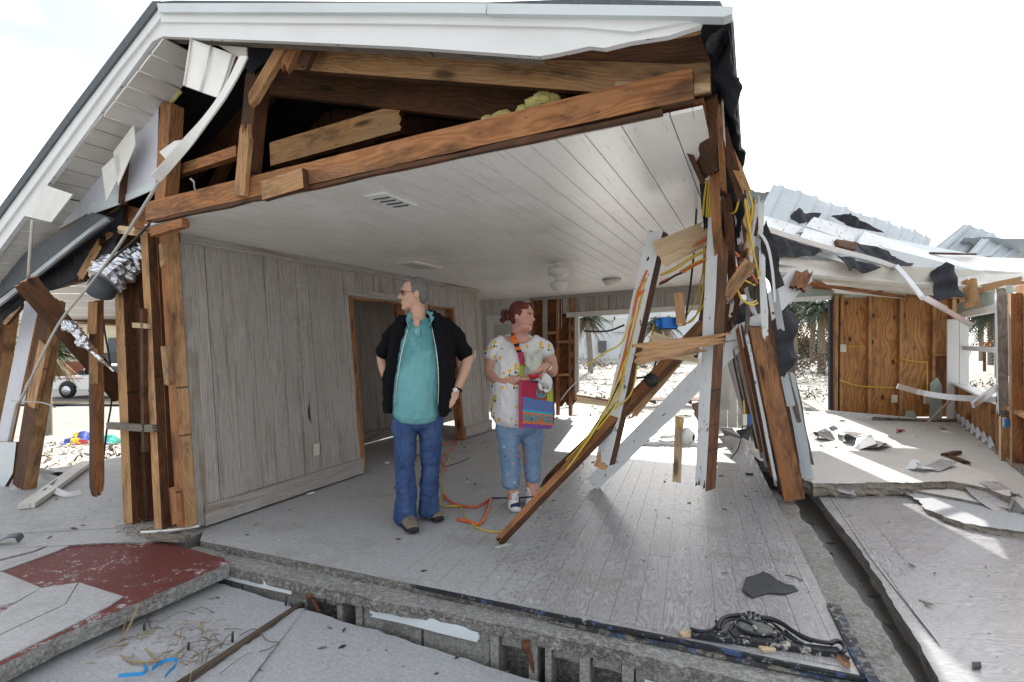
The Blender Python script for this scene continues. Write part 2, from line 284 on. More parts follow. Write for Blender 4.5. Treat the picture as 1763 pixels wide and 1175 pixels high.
def denim(name, lo, hi, flowers=False):
    N = NT(name); v = N.tc.outputs['Object']; a = N.noise(N.map(v, (1, 1, .35)), 9, 6, .7); wv = N.noise(N.map(v, (260, 260, 60)), 1, 2)
    c = N.mix(N.step(a, .3, .7), lo, hi); c = N.mix(.25, c, N.ramp(wv, [(.3, tuple(x*.5 for x in lo)), (.7, hi)]))
    if flowers:
        z = N.sep(v)[2]; band = N.ramp(z, [(.22, 0.0), (.24, 1.0), (.52, 1.0), (.55, 0.0)])
        vo = N.n('ShaderNodeTexVoronoi'); N.put(vo.inputs['Vector'], v); vo.inputs['Scale'].default_value = 23
        col = N.ramp(N.sep(vo.outputs['Color'])[0], [(0, (.55, .12, .08)), (.35, (.75, .3, .22)), (.6, (.7, .7, .7)), (.8, (.35, .03, .05))], 'CONSTANT')
        m = N.math('MULTIPLY', N.ramp(vo.outputs['Distance'], [(.20, 1.0), (.23, 0.0)]), band)
        m = N.math('MULTIPLY', m, N.step(N.sep(vo.outputs['Color'])[1], .45, .46)); c = N.mix(m, c, col)
        vn = N.voro(N.vmath('ADD', v, (.03, .02, .03)), 30); m2 = N.math('MULTIPLY', N.ramp(vn, [(.14, .8), (.17, 0.0)]), band); c = N.mix(m2, c, (.08, .13, .06))
    M[name] = N.done(c, .9, N.bump(a, .3, .02), spec=.15)
denim('denim_dark', (.014, .035, .11), (.085, .14, .29)); denim('denim_light', (.12, .21, .35), (.26, .38, .54), True)
def lemons():
    N = NT('lemon_print'); v = N.tc.outputs['Object']; vv = N.map(v, (1, .35, .8), rot=(0, R(20), 0))
    def blob(off, scale, r0): return N.ramp(N.voro(N.vmath('ADD', vv, off), scale, rnd=.75), [(r0, 1.0), (r0+.03, 0.0)])
    c = N.mix(N.noise(v, 6, 4), (.66, .66, .68), (.78, .78, .79))
    c = N.mix(blob((.012, 0, .022), 19.0, .16), c, (.05, .11, .035)); c = N.mix(blob((-.006, 0, .03), 19.0, .10), c, (.06, .13, .04))
    c = N.mix(blob((0, 0, 0), 19.0, .265), c, (.80, .50, .06))
    M['lemon_print'] = N.done(c, .9, N.bump(N.noise(N.map(v, (1, 1, .5)), 12, 4), .35, .02), spec=.15)
lemons()
def stripes(name, a, b, freq, dist=2.0, dir='Z', thr=.5):
    N = NT(name); v = N.tc.outputs['Object']; wv = N.wave(v, freq, dist, 2, 8.0, dir)
    M[name] = N.done(N.mix(N.step(wv, thr-.05, thr+.05), a, b), .9, N.bump(wv, .3, .004), spec=.15)
stripes('bag_redstripe', (.36, .03, .07), (.03, .012, .015), 13, 2.0, 'Z', .55); stripes('bag_bluestripe', (.04, .24, .42), (.17, .09, .32), 16, 3.0, 'X')
stripes('strap_orange', (.80, .17, .03), (.03, .01, .01), 14, 3.0, 'Z', .5); stripes('bag_greenstripe', (.35, .40, .05), (.04, .05, .03), 14, 2, 'Z')

# ---------------------------------------------------------------- object helpers
WM = {}
def link(o, mw, parent=None):
    COL.objects.link(o)
    if parent is not None:
        o.parent = parent; o.matrix_basis = WM[parent.name].inverted() @ mw
    else: o.matrix_basis = mw
    WM[o.name] = mw; return o
def tag(o, label=None, cat=None, group=None, kind=None):
    for k, v in (('label', label), ('category', cat), ('group', group), ('kind', kind)):
        if v: o[k] = v
    return o
def root(name, loc, label=None, cat=None, group=None, kind=None, rz=0.0):
    o = bpy.data.objects.new(name, None); o.empty_display_size = .1
    link(o, Matrix.Translation(loc) @ Matrix.Rotation(rz, 4, 'Z')); return tag(o, label, cat, group, kind)
def mesh_ob(name, verts, faces, mats, fm=None, parent=None, mw=None, smooth=False, loc=None):
    if mw is None:
        if loc is None:
            loc = Vector((sum(v[0] for v in verts)/len(verts), sum(v[1] for v in verts)/len(verts), min(v[2] for v in verts)))
        mw = Matrix.Translation(loc); verts = [(v[0]-loc[0], v[1]-loc[1], v[2]-loc[2]) for v in verts]
    me = bpy.data.meshes.new(name); me.from_pydata([tuple(v) for v in verts], [], faces)
    if isinstance(mats, str): mats = [mats]
    for m in mats: me.materials.append(M[m])
    if fm: me.polygons.foreach_set('material_index', fm)
    if smooth: me.polygons.foreach_set('use_smooth', [True]*len(me.polygons))
    me.update(); o = bpy.data.objects.new(name, me); return link(o, mw, parent)
def bm_ob(name, bm, mats, parent=None, mw=None, smooth=False, fixn=True):
    if fixn: bmesh.ops.recalc_face_normals(bm, faces=bm.faces)
    me = bpy.data.meshes.new(name); bm.to_mesh(me); bm.free()
    if isinstance(mats, str): mats = [mats]
    for m in mats: me.materials.append(M[m])
    if smooth: me.polygons.foreach_set('use_smooth', [True]*len(me.polygons))
    o = bpy.data.objects.new(name, me); return link(o, mw or Matrix.Identity(4), parent)
def basis(x, n, mid):
    x = x.normalized(); n = (n - x*n.dot(x)).normalized(); y = n.cross(x)
    return Matrix(((x.x, y.x, n.x, mid.x), (x.y, y.y, n.y, mid.y), (x.z, y.z, n.z, mid.z), (0, 0, 0, 1)))
CAM = Vector((0, 0, CAMZ))
def board(name, p0, p1, w, t, mats='pine', parent=None, n=None, tw=0.0, rag=(0, 0), wob=0.0, w1=None, bow=0.0, bev=0.0, seed=None):
    """plank from p0 to p1; local X along it, Y width, Z thickness (front face +Z towards camera unless n given)"""
    rs = random.Random(seed if seed is not None else hash((round(p0.x*97), round(p1.z*89), name)) & 0xffff)
    mid = (p0+p1)/2; x = p1-p0; Ln = x.length; n = n or (CAM-mid); mw = basis(x, n, mid) @ Matrix.Rotation(R(tw), 4, 'X')
    w1 = w if w1 is None else w1
    ns = max(1, int(Ln/.18)) if (wob or bow) else 1
    kr = 9
    def end(sgn, amt, wd):
        if amt <= 0: return [(sgn*Ln/2, -wd/2), (sgn*Ln/2, wd/2)]
        sl = rs.uniform(-1, 1)*amt*.6
        return [(sgn*(Ln/2 - rs.random()**1.4*amt) + sgn*sl*((i/(kr-1))-.5), (i/(kr-1)-.5)*wd) for i in range(kr)]
    e0 = end(-1, rag[0], w); e1 = end(1, rag[1], w1)
    out = list(e0)                                            # left end, bottom to top
    for i in range(1, ns): f = i/ns; out.append(((f-.5)*Ln, (w+(w1-w)*f)/2+rs.uniform(-wob, wob)))
    out += e1[::-1]
    for i in range(ns-1, 0, -1): f = i/ns; out.append(((f-.5)*Ln, -(w+(w1-w)*f)/2+rs.uniform(-wob, wob)))
    out = out[::-1]
    k = len(out); bz = lambda x: bow*(1-(2*x/Ln)**2)
    vs = [(a, b, t/2+bz(a)) for a, b in out]+[(a+(rs.uniform(-.3, .3)*rag[1] if rag[1] and a > Ln/2-rag[1]*1.4 else 0), b, -t/2+bz(a)) for a, b in out]
    fs = [tuple(range(k))[::1], tuple(range(2*k-1, k-1, -1))]+[(i, i+k, (i+1) % k+k, (i+1) % k) for i in range(k)]
    if isinstance(mats, str): mats = [mats]
    fm = [0, min(2, len(mats)-1)]+[min(1, len(mats)-1)]*k
    # out is reversed (clockwise seen from +Z) -> flip to face outward
    fs = [f[::-1] for f in fs]
    o = mesh_ob(name, vs, fs, mats, fm, parent, mw)
    if bow:
        bm = bmesh.new(); bm.from_mesh(o.data); bmesh.ops.triangulate(bm, faces=[f for f in bm.faces if len(f.verts) > 4]); bm.to_mesh(o.data); bm.free()
    if bev:
        md = o.modifiers.new('bevel', 'BEVEL'); md.width = bev; md.segments = 1; md.limit_method = 'ANGLE'
    return o
def box(name, c, sx, sy, sz, mats, parent=None, rz=0.0, bev=0.0):
    """box standing on c (centre of its bottom)"""
    x, y = sx/2, sy/2
    vs = [(a, b, z) for z in (0, sz) for a, b in ((-x, -y), (x, -y), (x, y), (-x, y))]
    o = mesh_ob(name, vs, [(3, 2, 1, 0), (4, 5, 6, 7), (0, 1, 5, 4), (1, 2, 6, 5), (2, 3, 7, 6), (3, 0, 4, 7)], mats, None, parent, Matrix.Translation(c) @ Matrix.Rotation(rz, 4, 'Z'))
    if bev: md = o.modifiers.new('bevel', 'BEVEL'); md.width = bev; md.segments = 2
    return o
def quadprism(name, a, b, c, d, t, mats, parent=None, n=None):
    """four corners of the front face + thickness t away from n"""
    nn = (b-a).cross(d-a).normalized()
    if n is None: n = CAM-(a+c)/2
    if nn.dot(n) < 0: a, b, c, d = d, c, b, a; nn = -nn
    back = [p-nn*t for p in (a, b, c, d)]; vs = [a, b, c, d]+back
    if isinstance(mats, str): mats = [mats]
    k = min(1, len(mats)-1)
    x = (b-a); y = (d-a)
    if y.length > x.length: x = y
    mid = (a+c)/2; mw = basis(x, nn, mid); inv = mw.inverted(); vs = [inv @ p for p in vs]
    return mesh_ob(name, vs, [(0, 1, 2, 3), (7, 6, 5, 4), (0, 4, 5, 1), (1, 5, 6, 2), (2, 6, 7, 3), (3, 7, 4, 0)], mats, [0, k, k, k, k, k], parent, mw)
def sheet(name, pts, t, mats, parent=None, sub=3, wob=.01, sc=6.0, n=None, seed=0.0, curl=None, smooth=True):
    """irregular flat-ish sheet with real thickness: ngon, subdivided, displaced, solidified"""
    pts = [Vector(p) for p in pts]; cen = sum(pts, Vector())/len(pts)
    nn = Vector()
    for i in range(len(pts)): nn += (pts[i]-cen).cross(pts[(i+1) % len(pts)]-cen)
    nn.normalize(); n = n or (CAM-cen)
    if nn.dot(n) < 0: pts = pts[::-1]; nn = -nn
    mw = basis(pts[1]-pts[0], nn, cen); inv = mw.inverted()
    bm = bmesh.new(); f = bm.faces.new([bm.verts.new(inv @ p) for p in pts])
    if sub:
        bmesh.ops.triangulate(bm, faces=bm.faces)
        for _ in range(sub): bmesh.ops.subdivide_edges(bm, edges=bm.edges, cuts=1, use_grid_fill=True)
    for v in bm.verts:
        if curl: v.co = Vector(curl(v.co))
        v.co.z += wob*noise.noise(v.co*sc+Vector((seed, seed*3, 7)))*2
        if sub: v.co.x += wob*.35*noise.noise(v.co*sc*4+Vector((9, seed, 1))); v.co.y += wob*.35*noise.noise(v.co*sc*4+Vector((2, seed, 5)))
    fs0 = list(bm.faces); vs0 = list(bm.verts); be = [e for e in bm.edges if len(e.link_faces) == 1]
    cp = {v: bm.verts.new(v.co-Vector((0, 0, t))) for v in vs0}
    for f in fs0: bm.faces.new([cp[v] for v in reversed(f.verts)])
    for e in be:
        a, b = e.verts; bm.faces.new((a, cp[a], cp[b], b))
    return bm_ob(name, bm, mats, parent, mw, False)
def spline(pts, k=6):
    pts = [Vector(p) for p in pts]
    if len(pts) < 3: return pts
    P = [pts[0]*2-pts[1]]+pts+[pts[-1]*2-pts[-2]]; out = []
    for i in range(1, len(P)-2):
        a, b, c, d = P[i-1:i+3]
        for j in range(k):
            t = j/k; out.append(.5*((2*b)+(c-a)*t+(2*a-5*b+4*c-d)*t*t+(3*b-a-3*c+d)*t**3))
    out.append(pts[-1]); return out
def tube_bm(bm, pts, r, sides=6, r1=None, mi=0):
    pts = [Vector(p) for p in pts]; n = len(pts); r1 = r if r1 is None else r1; rings = []; up = Vector((0, 0, 1))
    tprev = None; side = None
    for i, p in enumerate(pts):
        t = (pts[min(i+1, n-1)]-pts[max(i-1, 0)]).normalized()
        if side is None: side = t.cross(up if abs(t.z) < .9 else Vector((1, 0, 0))).normalized()
        else: side = (side-t*side.dot(t)).normalized()
        b = t.cross(side); rr = r+(r1-r)*i/max(1, n-1)
        rings.append([bm.verts.new(p+(side*math.cos(a)+b*math.sin(a))*rr) for a in [2*math.pi*j/sides for j in range(sides)]])
    fs = []
    for i in range(n-1):
        for j in range(sides): fs.append(bm.faces.new((rings[i][j], rings[i][(j+1) % sides], rings[i+1][(j+1) % sides], rings[i+1][j])))
    fs.append(bm.faces.new(rings[0][::-1])); fs.append(bm.faces.new(rings[-1]))
    for f in fs: f.material_index = mi
def tube(name, pts, r, mat, parent=None, sides=6, r1=None, k=6):
    pts = spline(pts, k); c = sum(pts, Vector())/len(pts); bm = bmesh.new(); tube_bm(bm, [p-c for p in pts], r, sides, r1)
    return bm_ob(name, bm, mat, parent, Matrix.Translation(c), True)
def slab(name, poly, zf, thick, mats, parent=None, rough=.02, step=.08, rows=3, loc=None, smoothtop=True, zwob=0.0):
    """broken slab: outline in plan (2-D points), top height zf(x, y), jagged sides. mats = [top, side]"""
    rs = random.Random(len(name)*7+int(poly[0][0]*100)); out = []
    for i, a in enumerate(poly):
        b = poly[(i+1) % len(poly)]; a = Vector(a[:2]); e = Vector(b[:2])-a; m = max(1, min(90, int(e.length/step)))
        nr = Vector((e.y, -e.x)).normalized()
        for j in range(m): q_ = a+e*(j/m); out.append(q_+nr*(0 if j == 0 else rough*(1.3*noise.noise(Vector((q_.x*3, q_.y*3, 1)))+.9*noise.noise(Vector((q_.x*17, q_.y*17, 4)))+rs.uniform(-.2, .2))))
    k = len(out); c = sum(out, Vector((0, 0)))/k; vs = [(p.x, p.y, zf(p.x, p.y)) for p in out]
    for r_ in range(1, rows+1):
        for p in out:
            nz = noise.noise(Vector((p.x*9, p.y*9, r_*1.3)))+.6*noise.noise(Vector((p.x*24, p.y*24, r_*2.3)))
            q = p+(c-p).normalized()*((nz*1.1+.35)*rough if r_ < rows else rough*(.8+nz*.6))
            vs.append((q.x, q.y, zf(p.x, p.y)-thick*r_/rows+nz*thick*.06))
    fs = [tuple(range(k))]; fm = [0]
    for r_ in range(rows):
        for i in range(k): fs.append((r_*k+i, (r_+1)*k+i, (r_+1)*k+(i+1) % k, r_*k+(i+1) % k)); fm.append(1)
    fs.append(tuple(range(rows*k+k-1, rows*k-1, -1))); fm.append(1)
    area = sum(out[i].x*out[(i+1) % k].y-out[(i+1) % k].x*out[i].y for i in range(k))
    if area < 0: fs = [f[::-1] for f in fs]
    return mesh_ob(name, vs, fs, mats, fm, parent)
def dup(o, mw, parent=None):
    c = o.copy(); COL.objects.link(c)
    for k in list(c.keys()):
        if parent is not None: del c[k]
    if parent is not None: c.parent = parent; c.matrix_basis = WM[parent.name].inverted() @ mw
    else: c.parent = None; c.matrix_basis = mw
    WM[c.name] = mw; return c
# ================================================================= SETTING
def terrain(x, y):
    sm = lambda a, b, t: (lambda q: q*q*(3-2*q))(max(0, min(1, (t-a)/(b-a))))
    left = sm(-3.6, -6.5, -abs(x) if x < 0 else 0) if False else (1-sm(-6.5, -3.4, x))
    z = -.45-.02*sm(0, 10, y)
    z -= left*1.35*sm(4.5, 20, y)
    if y > 7: z += .05*sm(7, 10, y)*(noise.noise(Vector((x*.5, y*.5, 0)))+.6*noise.noise(Vector((x*1.7, y*1.7, 3))))
    return z
def axis_pts(lo, hi, fine_lo, fine_hi, st):
    a = [lo, lo*.55, lo*.3]; x = fine_lo
    a = [q for q in a if q < fine_lo-1]
    while x < fine_hi: a.append(x); x += st
    return a+[fine_hi]+[q for q in (hi*.3, hi*.55, hi) if q > fine_hi+1]
xs = axis_pts(-400, 400, -28, 28, .45); ys = axis_pts(-60, 700, -3, 48, .45); ys = sorted(set([-60, -20]+[y for y in ys if y > -10]))
gv = [(x, y, terrain(x, y)) for y in ys for x in xs]; nx = len(xs)
gf = [(j*nx+i, j*nx+i+1, (j+1)*nx+i+1, (j+1)*nx+i) for j in range(len(ys)-1) for i in range(nx-1)]
tag(mesh_ob('ground', gv, gf, 'sand_ground', None, None, Matrix.Identity(4), True), kind='structure')
# road behind the left room
def terr_strip(name, cx0, w_, y0, y1, mat, lift):
    vs = []; fs = []; n = 50
    for i in range(n+1):
        x = -60+i*1.1
        for yy in (y0, y1): vs.append((x, yy, terrain(x, yy)+lift))
    fs = [(2*i, 2*i+2, 2*i+3, 2*i+1) for i in range(n)]
    return tag(mesh_ob(name, vs, fs, mat, None, None, Matrix.Identity(4)), kind='structure')
road = []; 
def flat_strip(name, x0, x1, y0, y1, z, mat):
    return tag(mesh_ob(name, [(x0, y0, z), (x1, y0, z), (x1, y1, z), (x0, y1, z)], [(0, 1, 2, 3)], mat), kind='structure')
flat_strip('road', -60, -9, 25.5, 33.5, -1.73, 'asphalt'); flat_strip('road_marking', -60, -9, 26.3, 26.5, -1.724, 'road_yellow')

# ---------------------------------------------------------------- main floor
FL = Vector((-2.13, 3.57)); FR = Vector((1.43, 2.13)); R1 = Vector((2.24, 4.41))
EF = (FR-FL).normalized(); EN = Vector((EF.y, -EF.x))         # along the front edge / outwards to the camera
def FE(s, out=0.0, z=0.0): p = FL+EF*s+EN*out; return Vector((p.x, p.y, z))
hb = H(6.6, 3.3, 0); hl = H(6.6, -.02, 0)
FLOOR = [FL, FR, R1, Vector((3.0, 6.6)), Vector((hb.x, hb.y)), Vector((hl.x, hl.y)), Vector((-2.24, 3.80))]
floor = root('floor', Vector((0, 3, 0)), kind='structure')
slab('floor_slab', FLOOR, lambda x, y: -.004, .10, ['laminate', 'concrete_dark'], floor, .006, .15)
def clip(poly, reg):
    out = poly
    for i in range(len(reg)):
        a, b = reg[i], reg[(i+1) % len(reg)]; e = b-a; inp = out; out = []
        ins = lambda p: e.x*(p.y-a.y)-e.y*(p.x-a.x) >= 0
        for j in range(len(inp)):
            p, q = inp[j], inp[(j+1) % len(inp)]; ip, iq = ins(p), ins(q)
            if ip: out.append(p)
            if ip != iq:
                d = q-p; den = e.x*d.y-e.y*d.x; t = (e.x*(a.y-p.y)-e.y*(a.x-p.x))/den; out.append(p+d*t)
        if len(out) < 3: return []
    return out
ff = Vector((.324, .946)); gg = Vector((.946, -.324))
def lay_planks(parent, reg, name, z0, zf, orig, ff, gg, wd, ln, ir, jr, th=.005, gap=.0011, keep=lambda p: True, rs=random.Random(3)):
    for i in range(*ir):
        off = rs.uniform(0, ln)
        for j in range(*jr):
            a = orig+gg*(i*wd)+ff*(j*ln+off)
            q = [a+gg*gap+ff*gap, a+gg*(wd-gap)+ff*gap, a+gg*(wd-gap)+ff*(ln-gap), a+gg*gap+ff*(ln-gap)]
            q = clip(q, reg)
            if len(q) < 3: continue
            c = sum(q, Vector((0, 0)))/len(q)
            if not keep(c): continue
            dz = rs.uniform(-.0008, .0008); mw = Matrix(((ff.x, gg.x, 0, c.x), (ff.y, gg.y, 0, c.y), (0, 0, -1, 0), (0, 0, 0, 1)))
            mw = basis(Vector((ff.x, ff.y, 0)), Vector((0, 0, 1)), Vector((c.x, c.y, zf(c.x, c.y)))); inv = mw.inverted()
            n = len(q); top = [inv @ Vector((p.x, p.y, zf(p.x, p.y)+dz)) for p in q]; bot = [p-Vector((0, 0, th)) for p in top]
            mesh_ob(name, top+bot, [tuple(range(n)), tuple(range(2*n-1, n-1, -1))]+[(k, k+n, (k+1) % n+n, (k+1) % n) for k in range(n)], 'laminate', None, parent, mw)
inset = [FL+EN*-.03, FR+EN*-.05+Vector((-.05, 0)), R1+Vector((-.04, 0)), Vector((2.95, 6.6)), Vector((hb.x, hb.y)), Vector((hl.x, hl.y)), Vector((-2.2, 3.85))]
lay_planks(floor, inset, 'floor_plank', 0, lambda x, y: .0, Vector((-3.2, 1.6)), ff, gg, .122, 2.1, (-6, 52), (-1, 5), keep=lambda p: p.y < 7.4 and p.x-.2*p.y > -1.35)
# edge strips of the floor
def along(name, s0, s1, out, z, hgt, t, mat, parent, **k):      # face strip along the front edge
    return board(name, FE(s0, out, z+hgt/2), FE(s1, out, z+hgt/2), hgt, t, mat, parent, Vector((EN.x, EN.y, 0)), **k)
along('edge_strip', 1.7, 3.86, .01, -.018, .013, .02, 'edge_black', floor, wob=.003, rag=(.1, 0))
along('blue_edge', 2.5, 3.9, .016, -.045, .018, .02, 'edge_paint', floor, wob=.005, rag=(.3, 0))
rdir = (R1-FR).normalized(); rn = Vector((rdir.y, -rdir.x))
def RE(s, out, z): p = FR+rdir*s+rn*out; return Vector((p.x, p.y, z))
board('blue_edge', RE(-.06, .03, -.012), RE(.62, .03, -.012), .045, .03, 'edge_paint', floor, Vector((0, 0, 1)), wob=.006)
board('edge_strip', RE(.0, .0, .001), RE(.60, .0, .001), .016, .012, 'edge_black', floor, Vector((0, 0, 1)), wob=.003)

# ---------------------------------------------------------------- foundation of the main floor
fnd = root('foundation_wall', FE(2, .05, -.45), 'broken concrete block foundation under the front edge of the floor', 'foundation')
slab('bond_beam', [tuple(FE(-.05, .0)[:2]), tuple(FE(-.05, .15)[:2]), tuple(FE(1.2, .15)[:2]), tuple(FE(2.4, .12)[:2]), tuple(FE(3.95, .14)[:2]), tuple(FE(3.95, .0)[:2])], lambda x, y: -.05, .062, ['concrete_sandy', 'concrete_dark'], fnd, .014, .05, 4)
slab('bond_beam', [tuple(RE(-.12, -.02, 0)[:2]), tuple(RE(-.12, .22, 0)[:2]), tuple(RE(.8, .2, 0)[:2]), tuple(RE(1.6, .17, 0)[:2]), tuple(RE(2.7, .15, 0)[:2]), tuple(RE(2.7, -.02, 0)[:2])], lambda x, y: -.045, .33, ['concrete', 'concrete_dark'], fnd, .022, .05, 5)
def fblock(name, s0, s1, z0, z1, o0, o1, mats=('concrete', 'concrete')):
    pts = [tuple(FE(s0, o0)[:2]), tuple(FE(s0, o1)[:2]), tuple(FE(s1, o1)[:2]), tuple(FE(s1, o0)[:2])]
    return slab(name, pts, lambda x, y: z1, z1-z0, list(mats), fnd, .006, .035, 4)
fblock('concrete_block', 0, .52, -.46, -.114, .0, .11); fblock('concrete_block', .53, 1.0, -.46, -.114, 0, .115)
fblock('concrete_block', 1.45, 1.82, -.46, -.114, 0, .11); fblock('concrete_block', 1.83, 2.22, -.46, -.114, 0, .105)
for s0, s1 in ((1.005, 1.05), (1.27, 1.31), (1.40, 1.445), (2.23, 2.275), (2.436, 2.48), (2.52, 2.55), (2.69, 2.738), (2.886, 2.94)):
    fblock('block_web', s0, s1, -.46, -.114, 0, .125)
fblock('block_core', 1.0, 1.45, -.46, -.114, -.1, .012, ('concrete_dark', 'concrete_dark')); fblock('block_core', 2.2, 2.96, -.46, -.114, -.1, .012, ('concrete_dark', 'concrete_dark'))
for s0, s1 in ((1.06, 1.16), (1.17, 1.26), (2.28, 2.43), (2.555, 2.685), (2.745, 2.88)):      # broken mortar lips in the cavities
    fblock('mortar_lip', s0, s1, -.165, -.112, .012, .10)
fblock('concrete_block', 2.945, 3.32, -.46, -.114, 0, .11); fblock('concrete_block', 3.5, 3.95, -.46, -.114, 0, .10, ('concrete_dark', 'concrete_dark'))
along('painted_strip', 1.49, 2.17, .118, -.165, .06, .012, 'blue_white', fnd, wob=.008, rag=(.03, .02))
along('painted_strip', .28, .95, .135, -.135, .045, .012, 'blue_white', fnd, wob=.004)
along('painted_strip', 2.97, 3.7, .122, -.215, .06, .012, 'blue_white', fnd, wob=.008, rag=(.03, .03))
for s, lean in ((1.10, .10), (2.43, .05)):
    r = root('anchor_bolt', FE(s, .12, -.4), 'rusty anchor bolt leaning out of the %s foundation cavity' % ('left' if s < 2 else 'middle'), 'bolt', 'rusty anchor bolts')
    tube('shank', [FE(s+lean, .08, -.38), FE(s+lean*.5, .12, -.22), FE(s, .15, -.10)], .012, 'rust', r, 8); tube('nut', [FE(s, .148, -.118), FE(s, .152, -.095)], .024, 'rust', r, 6)

# ---------------------------------------------------------------- lower slabs in the foreground
def sof(x, y): return (Vector((x, y))-FL).dot(EF)
zl = lambda x, y: -.178-.047*(sof(x, y)-.93)
q0 = FE(.93, .15); ws = [G(522, 1040, -.185), G(440, 1090, -.18), G(350, 1146, -.172), G(295, 1190, -.168)]
q1 = ws[-1]
slab('front_slab', [tuple(FE(4.3, .17)[:2]), tuple(FE(1.09, .17)[:2]), (ws[0].x+.02, ws[0].y-.07), (ws[2].x+.05, ws[2].y), (q1.x+.05, q1.y), (-1.1, .9), (2.6, -.6)], zl, .14, ['sand_slab', 'concrete'], None, .012, .06)['kind'] = 'structure'
slab('front_slab', [(-2.3, 3.45), (-2.6, 2.2), (-2.0, .9), (-1.2, 1.0), (q1.x-.03, q1.y), (ws[2].x-.03, ws[2].y), (ws[0].x-.03, ws[0].y-.07), tuple(FE(.95, .17)[:2]), tuple(FE(.0, .17)[:2])], lambda x, y: zl(x, y)+.004, .14, ['sand_slab', 'concrete'], None, .012, .06)['kind'] = 'structure'
for o in list(COL.objects):
    if o.name.startswith('front_slab'): o['kind'] = 'structure'
o = board('joint_board', ws[0]+Vector((0, 0, -.006)), ws[3]+Vector((0, 0, -.002)), .028, .04, 'old_wood', None, Vector((0, 0, 1)), rag=(.05, .0), wob=.006)
tag(o, 'weathered grey board set in the joint between the two sand covered front slabs', 'board')
for i, (px, py) in enumerate(((492, 1043), (400, 1106), (324, 1125), (248, 1092))):
    p = G(px, py, -.175); o = tube('anchor_rod', [p, p+Vector((.005, -.005, .055))], .006, 'gunmetal', None, 6)
    tag(o, ['short steel rod nearest the foundation beside the joint board', 'short steel rod halfway down the joint board', 'short steel rod in the dried grass by the joint board', 'short steel rod between red slab and dried grass'][i], 'rod', 'short steel rods sticking out of the slab')
# ---------------------------------------------------------------- left room floor and red slab
lf = root('left_room_floor', Vector((-4, 5, 0)), kind='structure')
LREG = [(-2.25, 3.62), (-2.2, 3.95), tuple(H(4.8, -.02, 0)[:2]), tuple(H(4.8, -2.2, 0)[:2]), (-4.4, 6.6), (-4.95, 5.6), (-5.4, 4.3), (-4.6, 3.3)]
LREG = [Vector(p) for p in LREG]
slab('floor_slab', LREG, lambda x, y: -.012, .12, ['laminate', 'concrete'], lf, .012, .12)
lay_planks(lf, [Vector((-2.5, 3.9)), Vector((-2.1, 4.6)), Vector((-3.6, 6.2)), Vector((-4.6, 6.2)), Vector((-4.95, 5.5)), Vector((-5.2, 4.4)), Vector((-4.5, 3.55))], 'floor_plank', 0, lambda x, y: -.006, Vector((-6, 4)), Vector((.88, .475)), Vector((-.475, .88)), .17, 1.22, (-12, 20), (-2, 6))
zr = lambda x, y: -.022
rpts = [G(396, 969, -.02), G(384, 960, -.02), G(180, 906, -.02), G(150, 903, -.02), G(0, 938, -.02), G(-160, 975, -.02), G(-250, 1240, -.02), G(-60, 1172, -.02), G(0, 1147, -.02), G(126, 1084, -.02), G(272, 1022, -.02)]
red = root('red_floor_slab', rpts[4]+Vector((0, 0, -.12)), 'heaved concrete slab with flaking red painted floor and patches of grey laminate', 'slab')
slab('concrete', [p[:2] for p in rpts], zr, .085, ['red_paint', 'concrete_sandy'], red, .007, .05, 4)
for poly in ([(-40, 990), (5, 985), (70, 1012), (28, 1036), (-60, 1060)], [(70, 1013), (134, 1003), (112, 1040), (0, 1092), (-70, 1100), (30, 1037)], [(136, 1003), (212, 1027), (190, 1042), (120, 1078), (2, 1136), (-60, 1160), (-65, 1105), (0, 1094), (113, 1041)],
             [(0, 945), (60, 928), (130, 908), (150, 905), (128, 920), (60, 948), (-60, 978), (-90, 968)], [(-70, 984), (60, 951), (128, 923), (160, 909), (182, 912), (100, 948), (3, 983), (-40, 988)]):
    q = [G(a, b, -.015) for a, b in poly]; c = sum(q, Vector())/len(q)
    x = G(100, 950, -.015)-G(0, 985, -.015); mw = basis(x, Vector((0, 0, 1)), c); inv = mw.inverted(); n = len(q); top = [inv @ p for p in q]
    fs = [tuple(range(n)), tuple(range(2*n-1, n-1, -1))]+[(k, k+n, (k+1) % n+n, (k+1) % n) for k in range(n)]
    o = mesh_ob('laminate_board', top+[p-Vector((0, 0, .007)) for p in top], fs, 'laminate_bare', None, red, mw)
    bm = bmesh.new(); bm.from_mesh(o.data); bmesh.ops.recalc_face_normals(bm, faces=bm.faces); bm.to_mesh(o.data); bm.free()
